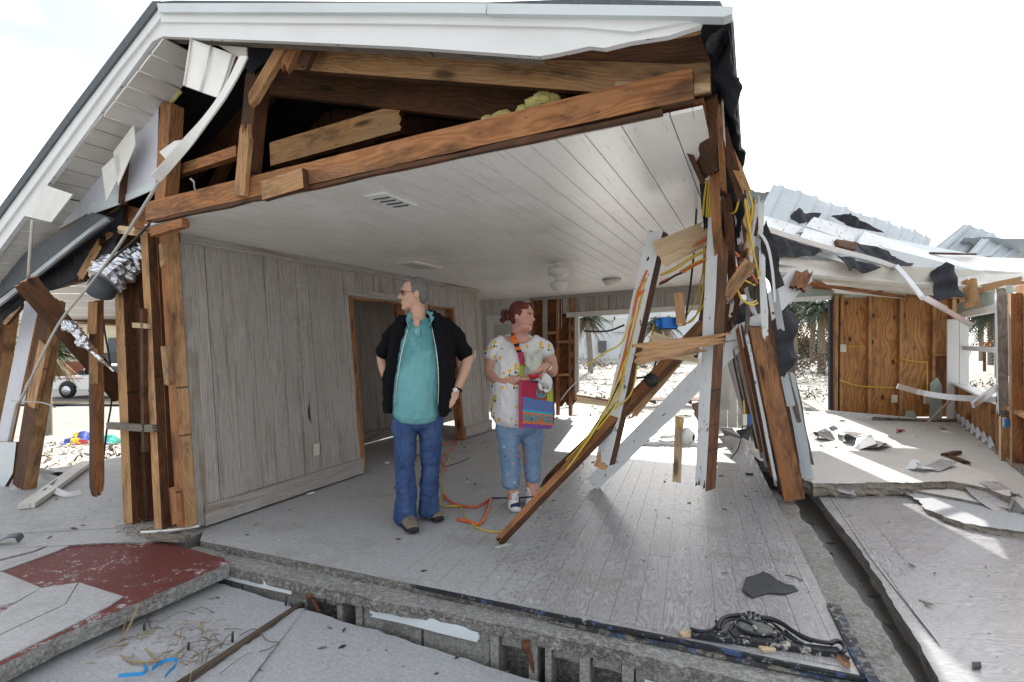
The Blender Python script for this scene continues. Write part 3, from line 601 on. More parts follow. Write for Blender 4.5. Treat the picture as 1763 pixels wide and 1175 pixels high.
# ---------------------------------------------------------------- right side slabs
zt = lambda x, y: -.15
rs_poly = [(3.10, 5.55), (2.42, 3.55), (1.93, 2.37), (1.70, 1.75), (5.2, 1.6), (8, 3.2), (7.2, 5.2), (4.2, 6.0)]
sr = slab('sand_covered_slab', rs_poly, lambda x, y: -.15+.012*(y-3)+.01*math.sin(x*3), .11, ['laminate', 'concrete'], None, .012, .05, 4); sr['kind'] = 'structure'
o = slab('trench', [(1.3, 1.4), (2.9, 6.2), (4, 6.2), (2.2, 1.2)], lambda x, y: -.40, .05, ['trench_sand', 'trench_sand'], None, .01, .3); o['kind'] = 'structure'
def Gs(px, py, z): return tuple(G(px, py, z)[:2])
br = root('broken_floor_slab', G(1560, 830, -.1), 'raised cracked floor slab with bright sand and a broken edge of pebbly concrete', 'slab')
slab('concrete', [Gs(1383, 826, .02), Gs(1400, 832, .02), Gs(1455, 832, .02), Gs(1560, 830, .02), Gs(1640, 828, .02), Gs(1700, 840, .02), Gs(1736, 853, .02), Gs(1737, 838, .02), Gs(1694, 812, .02), Gs(1643, 794, .02), Gs(1605, 778, .02), Gs(1550, 766, .02), Gs(1506, 736, .02), Gs(1474, 723, .02), Gs(1426, 714, .02), Gs(1340, 710, .02), Gs(1290, 712, .02)], lambda x, y: .02+.004*(y-6), .13, ['sand', 'concrete_aggregate'], br, .028, .045, 5)
o = slab('broken_floor_slab', [Gs(1556, 846, -.07), Gs(1611, 880, -.07), Gs(1660, 898, -.07), Gs(1780, 915, -.07), Gs(1860, 900, -.07), Gs(1800, 846, -.07), Gs(1640, 838, -.07)], lambda x, y: -.085, .12, ['sand_slab', 'concrete_aggregate'], None, .03, .045, 5)
tag(o, 'lower broken slab of pebbly concrete tucked under the raised slab edge', 'slab')
wf = slab('wing_floor', [(2.95, 6.2), (4.4, 4.2), (8, 3.4), (9.8, 9.0), (9.0, 10.3), (5.0, 10.6), (3.3, 8.4)], lambda x, y: -.06, .12, ['sand', 'concrete'], None, .01, .2); wf['kind'] = 'structure'
lay_planks(sr, [Vector(p) for p in ((3.07, 5.4), (2.45, 3.56), (1.97, 2.37), (1.8, 1.85), (2.3, 1.8), (2.62, 2.9), (3.2, 4.5), (3.65, 5.3))], 'floor_plank', 0, lambda x, y: -.143+.012*(y-3)+.01*math.sin(x*3), Vector((1.5, 2)), Vector((.37, .93)), Vector((.93, -.37)), .17, 1.22, (-6, 18), (-2, 6), th=.004)
# ================================================================= THE MAIN HOUSE
house = root('ruined_house', O, 'storm gutted white house with its front wall torn away and open attic', 'house')
UPV = Vector((0, 0, 1)); NR = VV; NF = -UU
def hb_(name, p0, p1, w, t, mats, n=None, **k): return board(name, p0, p1, w, t, mats, house, n, **k)
rs = random.Random(11)
# --- racked plank wall with two door openings
doors = ((1.74, 2.63, 1.82), (3.20, 3.78, 1.82)); WT = 2.13
wall = root('plank_wall', O); del WM['plank_wall']; wall.parent = house; wall.matrix_basis = Matrix.Identity(4); WM[wall.name] = Matrix.Translation(O)
u = -.02; cuts = []
marks = sorted([d[0] for d in doors]+[d[1] for d in doors]+[4.58]); mi = 0
while u < 4.57:
    wdt = rs.choice((.105, .15, .17, .19)); nu = u+wdt
    if nu > marks[mi]-.05: nu = marks[mi]; mi += 1
    cuts.append((u, nu)); u = nu
for a, b in cuts:
    dr = next((d for d in doors if a >= d[0]-.01 and b <= d[1]+.01), None)
    z0 = dr[2] if dr else .02; uc = (a+b)/2; g = .004; off = rs.uniform(-.003, .003); tw = rs.uniform(-.8, .8)
    dx = rs.uniform(-.002, .002)
    board('wall_plank', Wl(uc+dx, z0, off), Wl(uc, WT, off), b-a-g, .018, 'weathered_wall', wall, NR, wob=.0015 if b-a > .12 else 0, tw=tw)
for a, b in ((0, 1.74), (2.63, 3.2), (3.78, 4.57)):
    quadprism('wall_backing', Wl(a, .01, -.03), Wl(b, .01, -.03), Wl(b, WT, -.03), Wl(a, WT, -.03), .07, 'sheathing', wall, NR)
quadprism('wall_backing', Wl(1.74, 1.83, -.03), Wl(4.5, 1.83, -.03), Wl(4.5, WT, -.03), Wl(1.74, WT, -.03), .07, 'sheathing', wall, NR)
for a, b in ((0.03, 1.73), (2.65, 3.18), (3.82, 4.60)):
    board('baseboard', Wl(a, .085, .022), Wl(b, .085, .022), .14, .022, 'weathered_wall', wall, NR, wob=.002); board('base_cap', Wl(a, .160, .026), Wl(b, .160, .026), .012, .03, 'weathered_wall', wall, NR)
board('crown_trim', Wl(-.02, 2.125, .018), Wl(4.6, 2.125, .018), .075, .02, 'weathered_wall', wall, NR)
for a, b, zt_ in doors:
    board('door_jamb', Wl(a+.012, .01, -.04), Wl(a+.012, zt_, -.04), .13, .02, 'pine_orange', wall, UU); board('door_jamb', Wl(b-.012, .01, -.04), Wl(b-.012, zt_, -.04), .13, .02, 'pine_orange', wall, -UU)
    board('door_jamb', Wl(a, zt_-.012, -.04), Wl(b, zt_-.012, -.04), .12, .02, 'pine_orange', wall, -UPV)
    board('jamb_edge', Wl(a-.012, .0, .014), Wl(a-.012, zt_+.01, .014), .026, .01, 'pine_orange', wall, NR); board('jamb_edge', Wl(b+.014, .0, .014), Wl(b+.014, zt_+.01, .014), .03, .01, 'pine_orange', wall, NR)
board('door_casing', Wl(1.68, 1.868, .018), Wl(2.9, 1.868, .018), .07, .018, 'weathered_wall', wall, NR)
# cracked plank, wall switch and outlet
tri = [Wl(1.07, .72, .013), Wl(1.075, .66, .013), Wl(1.10, .60, .013), Wl(1.094, .70, .013), Wl(1.10, .90, .013), Wl(1.096, .80, .013)]
sheet('split_gap', tri, .003, 'tar_paper', wall, 0, 0)
def plate(px, py, parent, mk, wd, hg, n, label=None, mat='cream_plastic'):
    p = mk(px, py); o = root('outlet_plate', p) if False else None
    b = board('cover_plate', p-Vector((0, 0, hg/2)), p+Vector((0, 0, hg/2)), wd, .008, mat, parent, n, bev=.002); return b
pp = Wl(1.13, .36, .02)
def outlet(p, n, parent, wd=.07, hg=.11, mat='cream_plastic', name='outlet', two=True):
    n = n.normalized(); o = board(name, p-UPV*hg/2, p+UPV*hg/2, wd, .008, mat, parent, n, bev=.002)
    return o
outlet(Wl(1.13, .36, .02), NR, wall); outlet(Wl(4.28, 1.16, .02), NR, wall, name='light_switch')
# hall behind it
for i in range(40):
    a = .7+i*.145; board('hall_plank', H(a+.07, -1.05-.1*0, 0), H(a+.07, -1.05-.21, 2.12), .141, .02, 'weathered_wall', wall, NR)
board('baseboard', H(.7, -1.03, .09), H(6.4, -1.03, .09), .14, .02, 'weathered_wall', wall, NR)
quadprism('hall_ceiling', H(0, -1.4, 2.14), H(4.39, -1.4, 2.14), H(4.39, -.2, 2.14), H(0, -.2, 2.14), .02, 'ceiling_paint', wall, -UPV)
# --- ceiling boards
ceil_ = root('ceiling', O); ceil_.parent = house; ceil_.matrix_basis = Matrix.Identity(4); WM[ceil_.name] = Matrix.Translation(O)
v = -.20; k = 0
while v < 3.34:
    wd = rs.choice((.13, .165, .2)); cuts_ = [-.26]; uu_ = -.26
    if rs.random() < .75: cuts_.append(rs.uniform(.8, 5.4))
    cuts_.append(6.43)
    for a, b in zip(cuts_, cuts_[1:]):
        board('ceiling_plank', H(a+.002, v+wd/2, ceilz(v+wd/2)), H(b-.002, v+wd/2, ceilz(v+wd/2)), wd-.005, .014, 'ceiling_paint', ceil_, Vector((0, 0, -1)), tw=-2.1+rs.uniform(-.25, .25))
    v += wd; k += 1
VE = v
quadprism('ceiling_backing', H(-.24, -.2, 2.19), H(6.5, -.2, 2.19), H(6.5, VE, ceilz(VE)+.025), H(-.24, VE, ceilz(VE)+.025), .02, 'sheathing', ceil_, -UPV)  # dark deck added above the planks to block light leaks
quadprism('corridor_ceiling', H(4.4, -1.5, 2.155), H(6.45, -1.5, 2.155), H(6.45, -.2, 2.155), H(4.4, -.2, 2.155), .02, 'ceiling_paint', ceil_, -UPV)
# ceiling fittings
def ceil_at(px, py):
    r = Vector(((px-CX)/F, 1, (CY-py)/F)); n = Vector((-.037*VV.x, -.037*VV.y, 1)); p0 = H(0, 0, 2.165); t = (p0-CAM).dot(n)/r.dot(n); return CAM+r*t
reg = [ceil_at(*p) for p in ((626, 345), (686, 331), (722, 343), (664, 358))]
rg = root('air_register', sum(reg, Vector())/4); rg.parent = ceil_; rg.matrix_basis = WM[ceil_.name].inverted() @ WM[rg.name]
cc = sum(reg, Vector())/4
dn = Vector((0, 0, -1)); ex, ey = UU*.16, VV*.075
quadprism('frame', cc-ex-ey+dn*.012, cc+ex-ey+dn*.012, cc+ex+ey+dn*.012, cc-ex+ey+dn*.012, .012, 'white_clean', rg, dn)
for i in range(9):
    t_ = -.13+i*.032; board('louver', cc+UU*t_-VV*.058+dn*.016, cc+UU*t_+VV*.058+dn*.016, .014, .003, 'tar_paper' if i % 2 else 'white_clean', rg, dn, tw=30)
cc2 = ceil_at(718, 457); ex, ey = UU*.26, VV*.15
fr_ = quadprism('access_panel', cc2-ex-ey+dn*.008, cc2+ex-ey+dn*.008, cc2+ex+ey+dn*.008, cc2-ex+ey+dn*.008, .01, 'ceiling_paint', ceil_, dn)
ex, ey = UU*.22, VV*.11; quadprism('panel_field', cc2-ex-ey+dn*.013, cc2+ex-ey+dn*.013, cc2+ex+ey+dn*.013, cc2-ex+ey+dn*.013, .006, 'cream_paint', fr_, dn)
def lathe(name, prof, mat, parent, loc, segs=24, smooth=True):
    bm = bmesh.new(); rings = []
    for r_, z in prof: rings.append([bm.verts.new((r_*math.cos(2*math.pi*j/segs), r_*math.sin(2*math.pi*j/segs), z)) for j in range(segs)])
    for a, b in zip(rings, rings[1:]):
        for j in range(segs): bm.faces.new((a[j], a[(j+1) % segs], b[(j+1) % segs], b[j]))
    bm.faces.new(rings[0]); bm.faces.new(rings[-1])
    return bm_ob(name, bm, mat, parent, Matrix.Translation(loc) if not isinstance(loc, Matrix) else loc, smooth)
fp = ceil_at(962, 452); zc = fp.z; sc_ = fp.y/900
fan = root('ceiling_fan', fp, 'white ceiling fan motor without blades and with a globe light', 'ceiling fan')
lathe('canopy', [(.001, 0), (9*sc_, 0), (9*sc_, -6*sc_), (5*sc_, -8*sc_)], 'white_plastic', fan, fp); lathe('motor', [(5*sc_, -7*sc_), (17*sc_, -9*sc_), (18.5*sc_, -14*sc_), (18*sc_, -21*sc_), (13*sc_, -24*sc_), (6*sc_, -27*sc_), (6*sc_, -33*sc_)], 'white_plastic', fan, fp)
lathe('light_globe', [(7*sc_, -32*sc_), (15.5*sc_, -35*sc_), (15*sc_, -41*sc_), (10*sc_, -48*sc_), (.001, -51*sc_)], 'white_plastic', fan, fp)
for dx in (0, .03): tube('pull_chain', [fp+Vector((dx, 0, -50*sc_)), fp+Vector((dx, 0, -50*sc_-.42))], .0025, 'white_cable', fan, 4)
lp = ceil_at(1053, 480); s2 = lp.y/900
cl = root('ceiling_light', lp, 'shallow round flush ceiling light right of the fan', 'ceiling light')
lathe('base', [(.001, 0), (16*s2, 0), (16*s2, -3*s2), (13*s2, -4*s2)], 'grey_metal', cl, lp); lathe('bowl', [(15*s2, -3*s2), (13*s2, -9*s2), (7*s2, -13*s2), (.001, -14*s2)], 'white_plastic', cl, lp)
# --- back wall (plane u = 6.45)
BU = 6.45
bw = root('back_wall', H(BU, 0, 0)); bw.parent = house; bw.matrix_basis = Matrix.Translation(H(BU, 0, 0)-O); WM[bw.name] = Matrix.Translation(H(BU, 0, 0))
def BW(px, py, off=0.0): return HU(px, py, BU-off)
vb = -1.45
for i in range(9):
    a = vb+i*.15; board('wall_plank', H(BU, a+.075, 0.0), H(BU, a+.075, 2.16), .146, .02, 'cream_paint', bw, NF)
board('door_casing', H(BU-.02, -.98, 0), H(BU-.02, -.98, 1.78), .08, .02, 'white_clean', bw, NF); board('door_casing', H(BU-.02, -.22, 0), H(BU-.02, -.22, 1.78), .08, .02, 'white_clean', bw, NF); board('door_casing', H(BU-.022, -1.03, 1.80), H(BU-.022, -.17, 1.80), .09, .02, 'white_clean', bw, NF)
dp = quadprism('door', H(BU-.015, -.94, 0.01), H(BU-.015, -.26, .01), H(BU-.015, -.26, 1.76), H(BU-.015, -.94, 1.76), .02, 'white_clean', bw, NF)
for i in range(22): board('blind_slat', H(BU-.03, -.86, 1.0+i*.032), H(BU-.03, -.36, 1.0+i*.032), .026, .003, 'blind', dp, NF, tw=25)
v0 = -.10; v1 = .70
quadprism('wall_backing', H(BU+.10, v0, .25), H(BU+.10, .70, .25), H(BU+.10, .70, 2.2), H(BU+.10, v0, 2.2), .015, 'sheathing', bw, NF)  # added panel that stops sun dots coming through the sheathing gaps
bm = None
wdir = (VV*.6+UPV*.8).normalized()
for i in range(-8, 8):
    a = H(BU+.06, v0, .25+i*.235); b = a+(VV*.62+UPV*.80)*1.02/.62*.8
    zlo, zhi = .22 if i > -9 else 0, 2.16
    def pt(t): return a+(b-a)*t
    t0, t1 = 0.0, 1.0
    if pt(0).z < .18: t0 = (.18-a.z)/(b.z-a.z)
    if pt(1).z > 2.16: t1 = (2.16-a.z)/(b.z-a.z)
    if t1-t0 > .06: board('sheathing_board', pt(t0), pt(t1), .138, .02, 'sheathing', bw, NF, rag=(.05 if t0 > 0 else 0, 0))
for vv_, m, z0 in ((v0+.03, 'pine_orange', .0), (v0+.27, 'pine_orange', .22), (.42, 'pine_orange', .02), (.66, 'pine_orange', .02), (.74, 'pine_orange', .32)):
    board('stud', H(BU, vv_, z0), H(BU, vv_, 2.14), .042, .09, m, bw, NF, wob=.002)
board('wall_plank', H(BU-.05, .19, .75), H(BU-.05, .19, 2.12), .09, .02, 'weathered_wall', bw, NF)
for a, b, z in ((.44, .64, 1.34), (.15, .4, 1.5), (.44, .64, .75)): board('blocking', H(BU-.01, a, z), H(BU-.01, b, z+.01), .045, .08, 'pine', bw, NF)
board('top_plate', H(BU-.03, -.12, 2.135), H(BU-.03, 3.4, ceilz(3.4)-.04), .075, .03, 'weathered_wall', bw, NF)
hz = lambda vv: 1.86+.035*(vv-.7)
vv_ = .52
while vv_ < 3.3:
    wd = rs.choice((.12, .15, .17)); board('header_plank', H(BU-.02, vv_+wd/2, hz(vv_)), H(BU-.02, vv_+wd/2, ceilz(vv_)-.06), wd-.005, .02, 'weathered_wall', bw, NF); vv_ += wd
board('window_head', H(BU-.05, .60, hz(.6)-.035), H(BU-.05, 3.3, hz(3.3)-.035), .085, .03, 'cream_paint', bw, NF); board('window_jamb', H(BU-.06, .80, .45), H(BU-.06, .80, 1.83), .07, .05, 'cream_paint', bw, NF, rag=(.1, 0))
board('header_beam', H(BU+.05, -.1, 2.0), H(BU+.05, 3.4, 2.06), .3, .08, 'sheathing', bw, NF)
for vv_ in (3.05, 3.19, 3.33, 3.47): board('wall_plank', H(BU-.02, vv_, .0), H(BU-.02, vv_, 2.0), .135, .02, 'cream_paint', bw, NF)
# --- attic: roof deck, trusses, gable boards
FU, TU = -.5, -.25
pk = HU(272, 8, FU); er = HU(1262, 14, FU); ll = HU(-10, 378, FU); far = UU*7.1
dirl = (ll-pk)*1.22
quadprism('roof_deck', pk, er, er+far, pk+far, .03, ['shingle', 'tar_paper'], house, UPV)  # underside is black too, painting the attic's shade into the deck
quadprism('roof_deck', pk+Vector((0, 0, -.001)), pk+dirl, pk+dirl+far, pk+far+Vector((0, 0, -.001)), .03, ['shingle', 'tar_paper'], house, UPV)  # left slope, attic shade painted on its black underside as well
rg_ = [H(6.62, -2.2, 2.1), H(6.62, 3.5, 2.25), H(6.62, 3.5, 2.45), H(6.62, .365, 3.33), H(6.62, -1.9, 2.1)]
sheet('rear_gable', [H(6.62, -2.6, 2.1), H(6.62, 3.55, 2.1), H(6.62, 3.55, 2.45), H(6.62, .365, 3.34)], .03, 'sheathing', house, 0, 0, n=NF)
# ridge cap and drip lines on the front
def rak(name, pts_px, u_, t, mats, **k):
    q = [HU(a, b, u_) for a, b in pts_px]; c = sum(q, Vector())/len(q); mw = basis(q[1]-q[0], NF, c); inv = mw.inverted(); n = len(q); top = [inv @ p for p in q]; bot = [p-Vector((0, 0, t)) for p in top]
    bm = bmesh.new(); vt = [bm.verts.new(p) for p in top]; vb_ = [bm.verts.new(p) for p in bot]
    f = bm.faces.new(vt); bm.faces.new(vb_[::-1])
    for i in range(n): g = bm.faces.new((vt[i], vb_[i], vb_[(i+1) % n], vt[(i+1) % n])); g.material_index = 1 if not isinstance(mats, str) and len(mats) > 1 else 0
    return bm_ob(name, bm, mats, k.get('parent', house), mw)
rak('fascia_board', [(277, 36), (700, 38), (1000, 44), (1090, 52), (1210, 33), (1205, 44), (1150, 62), (1085, 72), (1040, 83), (1015, 80), (960, 92), (930, 97), (860, 92), (700, 81), (500, 72), (280, 63)], FU-.012, .03, ['white_clean', 'white_paint'])
rak('frieze_trim', [(275, 22), (700, 24), (1205, 34), (1090, 55), (1000, 47), (700, 41), (277, 38)], FU-.028, .02, 'white_clean')
rak('drip_edge', [(270, 6), (700, 5), (838, 6), (836, 23), (700, 22), (273, 21)], FU-.055, .05, 'blue_white'); rak('drip_edge', [(839, 6), (1262, 11), (1260, 24), (1246, 29), (838, 24)], FU-.058, .05, 'blue_white')
rak('soffit_return', [(283, 64), (500, 73), (700, 82), (860, 93), (930, 98), (927, 92), (700, 76), (283, 58)], FU+.02, .08, 'grey_wood')
rak('roof_edge', [(262, 4), (300, 1), (840, 4), (1000, -2), (1240, 2), (1245, 12), (840, 8), (270, 8)], FU+.02, .06, 'shingle')
rak('rake_fascia', [(273, 8), (280, 63), (262, 72), (150, 226), (20, 402), (-60, 510), (-60, 452), (0, 366), (120, 204)], FU-.012, .03, ['white_clean', 'white_paint'])
rak('rake_trim', [(272, 4), (277, 30), (200, 126), (60, 318), (-60, 480), (-60, 446), (0, 362), (120, 198)], FU-.03, .02, 'white_clean')
rak('roof_edge', [(262, 2), (276, 2), (268, 14), (120, 208), (0, 372), (-60, 452), (-60, 440), (0, 355), (120, 190)], FU-.045, .10, 'shingle')
# left soffit panels
a0, a1 = HU(283, 66, FU), HU(20, 404, FU); sd = (a1-a0); Ls = sd.length; sd = sd/Ls; nd = sd.cross(UU).normalized(); nd = nd if nd.z < 0 else -nd
i = 0; t_ = .0
while t_ < Ls*1.35:
    bare = .62 < t_/Ls < .0 or (.34 < t_/Ls < .74)
    wdt = .145 if not bare else .145
    p = a0+sd*(t_+.005); q = a0+sd*(t_+wdt-.004); dn_ = Vector((0, 0, .012 if bare else 0))
    dep = .26
    quadprism('soffit_panel', p+dn_, q+dn_, q+UU*dep+dn_, p+UU*dep+dn_, .012, 'vinyl' if not bare else 'cream_paint', house, nd)
    if not bare: tube('panel_rib', [q+UU*.0+nd*.004, q+UU*dep+nd*.004], .005, 'vinyl', house, 5)
    t_ += wdt
# torn channel between soffit and wall
tube('soffit_channel', [a0+UU*.27+sd*.3, a0+UU*.27+sd*1.2, a0+UU*.27+sd*(Ls*1.3)], .014, 'insulation', house, 5)
# gable siding panels left
rak('siding_panel', [(277, 172), (272, 322), (214, 346), (222, 222)], TU-.02, .02, ['lavender_paint', 'pine_pale'])
rak('siding_panel', [(214, 240), (206, 350), (150, 368), (70, 412), (60, 400), (118, 338)], TU-.02, .02, ['lavender_paint', 'pine_pale'])
rak('siding_edge', [(272, 308), (271, 324), (214, 348), (216, 335)], TU-.026, .004, 'blue_white'); rak('siding_edge', [(208, 330), (206, 352), (150, 372), (155, 352)], TU-.026, .004, 'blue_white')
st = lambda a, b, wpx, mats, u_, t=.04, name='stud', **k: hb_(name, HU(*a, u_), HU(*b, u_), wpx/900*HU(*a, u_).y, t, mats, NF, **k)
st((211, 352), (219, 262), 9, 'pine_dark', TU-.03); st((297, 180), (285, 378), 28, 'pine_orange', TU, .09, rag=(.03, .0), wob=.002); st((280, 185), (275, 350), 9, 'tar_paper', TU-.01, .03)
st((296, 300), (412, 262), 17, 'pine_orange', TU+.1, .05, name='brace', rag=(.03, 0)); st((330, 130), (420, 95), 36, 'pine_orange', TU+.12, .05, name='brace')
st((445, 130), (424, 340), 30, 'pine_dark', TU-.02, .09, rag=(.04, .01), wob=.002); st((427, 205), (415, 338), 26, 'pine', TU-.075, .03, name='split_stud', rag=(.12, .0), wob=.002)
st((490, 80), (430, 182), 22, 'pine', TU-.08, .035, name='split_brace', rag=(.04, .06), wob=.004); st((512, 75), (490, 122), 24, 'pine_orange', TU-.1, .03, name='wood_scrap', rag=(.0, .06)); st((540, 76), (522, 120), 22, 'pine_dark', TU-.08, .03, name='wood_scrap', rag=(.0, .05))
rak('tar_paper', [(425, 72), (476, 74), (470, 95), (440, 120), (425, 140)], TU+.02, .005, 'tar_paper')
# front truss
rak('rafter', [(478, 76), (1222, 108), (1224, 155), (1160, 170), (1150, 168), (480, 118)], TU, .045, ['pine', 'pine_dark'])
rak('rafter_scab', [(1060, 140), (1222, 144), (1223, 156), (1162, 170), (1058, 158)], TU-.022, .02, ['pine_pale', 'pine'])
cz = lambda v_: ceilz(v_)+.01
hb_('ceiling_joist', H(TU-.03, -.12, ceilz(-.12)+.075), H(TU-.03, 3.42, ceilz(3.42)+.085), .125, .045, ['pine_orange', 'pine_dark'], NF, wob=.002)
hb_('joist_trim', H(TU-.035, -.05, ceilz(0)+.002), H(TU-.035, 3.3, ceilz(3.3)+.002), .022, .03, 'pine_dark', NF, wob=.006)
st((455, 330), (526, 308), 33, ['pine', 'pine_dark'], TU-.08, .04, name='joist_block')
for k_, uu_ in enumerate((.35, .95, 1.6, 2.4, 3.3)):
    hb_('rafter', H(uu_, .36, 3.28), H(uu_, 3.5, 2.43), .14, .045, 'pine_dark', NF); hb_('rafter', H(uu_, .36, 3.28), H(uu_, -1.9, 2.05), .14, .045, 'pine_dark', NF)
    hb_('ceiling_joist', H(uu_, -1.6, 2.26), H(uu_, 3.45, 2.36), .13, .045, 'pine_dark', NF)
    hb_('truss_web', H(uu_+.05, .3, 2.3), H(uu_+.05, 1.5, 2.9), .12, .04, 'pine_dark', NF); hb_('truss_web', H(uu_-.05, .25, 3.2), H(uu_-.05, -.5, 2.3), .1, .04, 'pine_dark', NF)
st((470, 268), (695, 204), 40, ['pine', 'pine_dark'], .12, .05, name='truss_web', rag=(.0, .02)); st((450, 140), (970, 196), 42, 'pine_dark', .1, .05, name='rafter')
for px, py, r_ in ((936, 181, .055), (905, 192, .03), (868, 206, .04), (842, 209, .03), (662, 262, .02)):
    p = HU(px, py, TU+.05); bm = bmesh.new(); bmesh.ops.create_icosphere(bm, subdivisions=4, radius=r_)
    for v_ in bm.verts: v_.co *= 1+.3*noise.noise(v_.co*25+p*9)+.15*noise.noise(v_.co*90); v_.co.x *= 1.5
    bm_ob('insulation', bm, 'insulation', house, Matrix.Translation(p), False)
# lookouts and dark plywood at the torn right end of the overhang
q = [HU(1060, 70, FU+.03), HU(1208, 40, FU+.03), HU(1222, 108, TU), HU(1150, 100, TU)]
hb_('lookout', HU(1090, 64, FU+.03), HU(1205, 46, FU+.03), .03, .06, 'pine', NF, rag=(.05, .02), wob=.003)
sheet('soffit_sheathing', [HU(930, 97, FU+.1), HU(1205, 52, FU+.1), HU(1222, 112, TU+.02), HU(930, 104, TU+.02)], .012, 'pine_dark', house, 2, .004)
# right eave: torn tar paper and sheathing hanging along the edge
sheet('torn_underlayment', [D(1222, 60, 1.88), D(1262, 30, 1.9), D(1262, 90, 1.92), D(1272, 130, 2.02), D(1268, 180, 2.15), D(1276, 262, 2.5), D(1280, 345, 2.95), D(1272, 420, 3.3), D(1256, 455, 3.4), D(1250, 380, 3.2), D(1240, 300, 2.9), D(1234, 200, 2.4), D(1226, 130, 2.12)], .008, 'tar_paper', house, 4, .03, 7)
sheet('torn_sheathing', [D(1165, 190, 2.3), D(1232, 168, 2.15), D(1236, 290, 2.6), D(1212, 310, 2.9), D(1196, 290, 2.8)], .02, 'pine_dark', house, 3, .008, 6)
sheet('torn_underlayment', [D(1206, 300, 3.0), D(1240, 280, 2.95), D(1248, 380, 3.4), D(1240, 470, 3.6), D(1215, 430, 3.5)], .01, 'tar_paper', house, 3, .02, 6)
for a, b, w_, m in (((1236, 170, 2.2), (1246, 330, 2.75), .03, 'pine_orange'), ((1243, 165, 2.2), (1248, 250, 2.45), .008, 'white_paint'), ((1240, 215, 2.35), (1278, 345, 2.9), .05, 'pine_dark'), ((1154, 192, 2.3), (1212, 318, 2.9), .03, 'pine_dark'), ((1252, 250, 2.5), (1286, 330, 2.8), .04, 'pine'),
                    ((1230, 290, 2.8), (1240, 520, 3.5), .05, 'pine_orange'), ((1262, 310, 3.0), (1275, 420, 3.3), .035, 'white_paint'), ((1252, 330, 3.0), (1262, 520, 3.55), .05, 'pine_dark'), ((1268, 380, 3.3), (1300, 520, 3.7), .05, 'grey_wood')):
    hb_('splintered_stud', D(*a), D(*b), w_, .03, m, None, rag=(.04, .06), wob=.004)
for a, b, w_, m in (((1268, 560, 4.3), (1312, 782, 4.7), .03, 'pine_orange'), ((1276, 556, 4.25), (1322, 800, 4.6), .02, 'pine_dark'), ((1252, 560, 4.4), (1290, 742, 4.9), .025, 'pine_dark'), ((1284, 570, 4.2), (1336, 830, 4.5), .022, 'white_paint'), ((1262, 600, 4.2), (1296, 760, 4.6), .018, 'grey_wood'), ((1330, 560, 4.6), (1374, 800, 4.9), .03, 'pine_dark'), ((1345, 600, 4.8), (1392, 790, 5.1), .04, 'grey_wood'), ((1350, 650, 4.8), (1386, 815, 5.0), .03, 'blue_white'), ((1222, 470, 3.7), (1196, 620, 4.1), .04, 'pine_dark'), ((1250, 520, 3.8), (1240, 600, 4.1), .06, 'pine_dark'), ((1282, 440, 3.6), (1262, 560, 3.9), .035, 'pine_dark'), ((1294, 470, 3.7), (1284, 580, 4.0), .03, 'grey_wood')):
    hb_('splintered_stud', D(*a), D(*b), w_, .02, m, None, rag=(.05, .06), wob=.003)
rsx = random.Random(21)
for i in range(16):
    px = rsx.uniform(1232, 1312); py = rsx.uniform(300, 560) if px < 1275 else rsx.uniform(400, 560); dd = 2.8+.9*(py-300)/260+rsx.uniform(0, .25); a_ = rsx.uniform(-.5, .35); l_ = rsx.uniform(30, 90)
    hb_('splinter', D(px, py, dd), D(px-math.sin(a_)*l_, py-math.cos(a_)*l_, dd-.1), rsx.uniform(.012, .045), .015, rsx.choice(('pine_dark', 'pine_orange', 'white_paint', 'grey_wood', 'pine', 'pine_dark')), None, rag=(.08, .08), wob=.005, tw=rsx.uniform(-40, 40))
# --- hanging soffit panel and J channel at the peak
hp = sheet('hanging_soffit', [HU(318, 148, -.62), HU(330, 68, -.5), HU(405, 95, -.45), HU(380, 170, -.6)], .006, 'vinyl', house, 2, .003)
for t0 in (.02, .48, .97):
    a = HU(330, 68, -.5).lerp(HU(405, 95, -.45), t0); b = HU(318, 148, -.62).lerp(HU(380, 170, -.6), t0)
    tube('panel_rib', [a+NF*.008, b+NF*.008], .006, 'vinyl', hp, 5)
def ribbon(name, pts, wd, side, t, mat, parent=None, k=5, mats2=None):
    pts = spline(pts, k); side = side.normalized(); c = sum(pts, Vector())/len(pts); bm = bmesh.new(); rows = []
    for i, p in enumerate(pts):
        tg = (pts[min(i+1, len(pts)-1)]-pts[max(i-1, 0)]).normalized(); sd_ = (side-tg*side.dot(tg)).normalized(); nn = tg.cross(sd_)
        rows.append([bm.verts.new(p-c+sd_*a*wd/2+nn*b*t/2) for a, b in ((-1, 1), (1, 1), (1, -1), (-1, -1))])
    for r0, r1_ in zip(rows, rows[1:]):
        for j in range(4): bm.faces.new((r0[j], r0[(j+1) % 4], r1_[(j+1) % 4], r1_[j]))
    bm.faces.new(rows[0]); bm.faces.new(rows[-1][::-1]); tg = pts[-1]-pts[0]
    sd_ = (side-tg.normalized()*side.dot(tg.normalized())).normalized(); mw = basis(tg, tg.cross(sd_), c); R3 = mw.to_3x3().inverted()
    for v_ in bm.verts: v_.co = R3 @ v_.co
    return bm_ob(name, bm, mat, parent, mw)
ribbon('hanging_channel', [HU(420, 98, -.5), HU(402, 135, -.55), HU(378, 175, -.62), HU(340, 225, -.7), HU(300, 272, -.74), HU(268, 308, -.76)], .05, Vector((1, 0, .5)), .01, 'vinyl', house)
rak('soffit_scrap', [(274, 262), (300, 243), (322, 240), (290, 280)], -.7, .006, 'vinyl'); rak('soffit_scrap', [(375, 78), (424, 82), (424, 100), (408, 98)], -.42, .01, 'cream_paint')
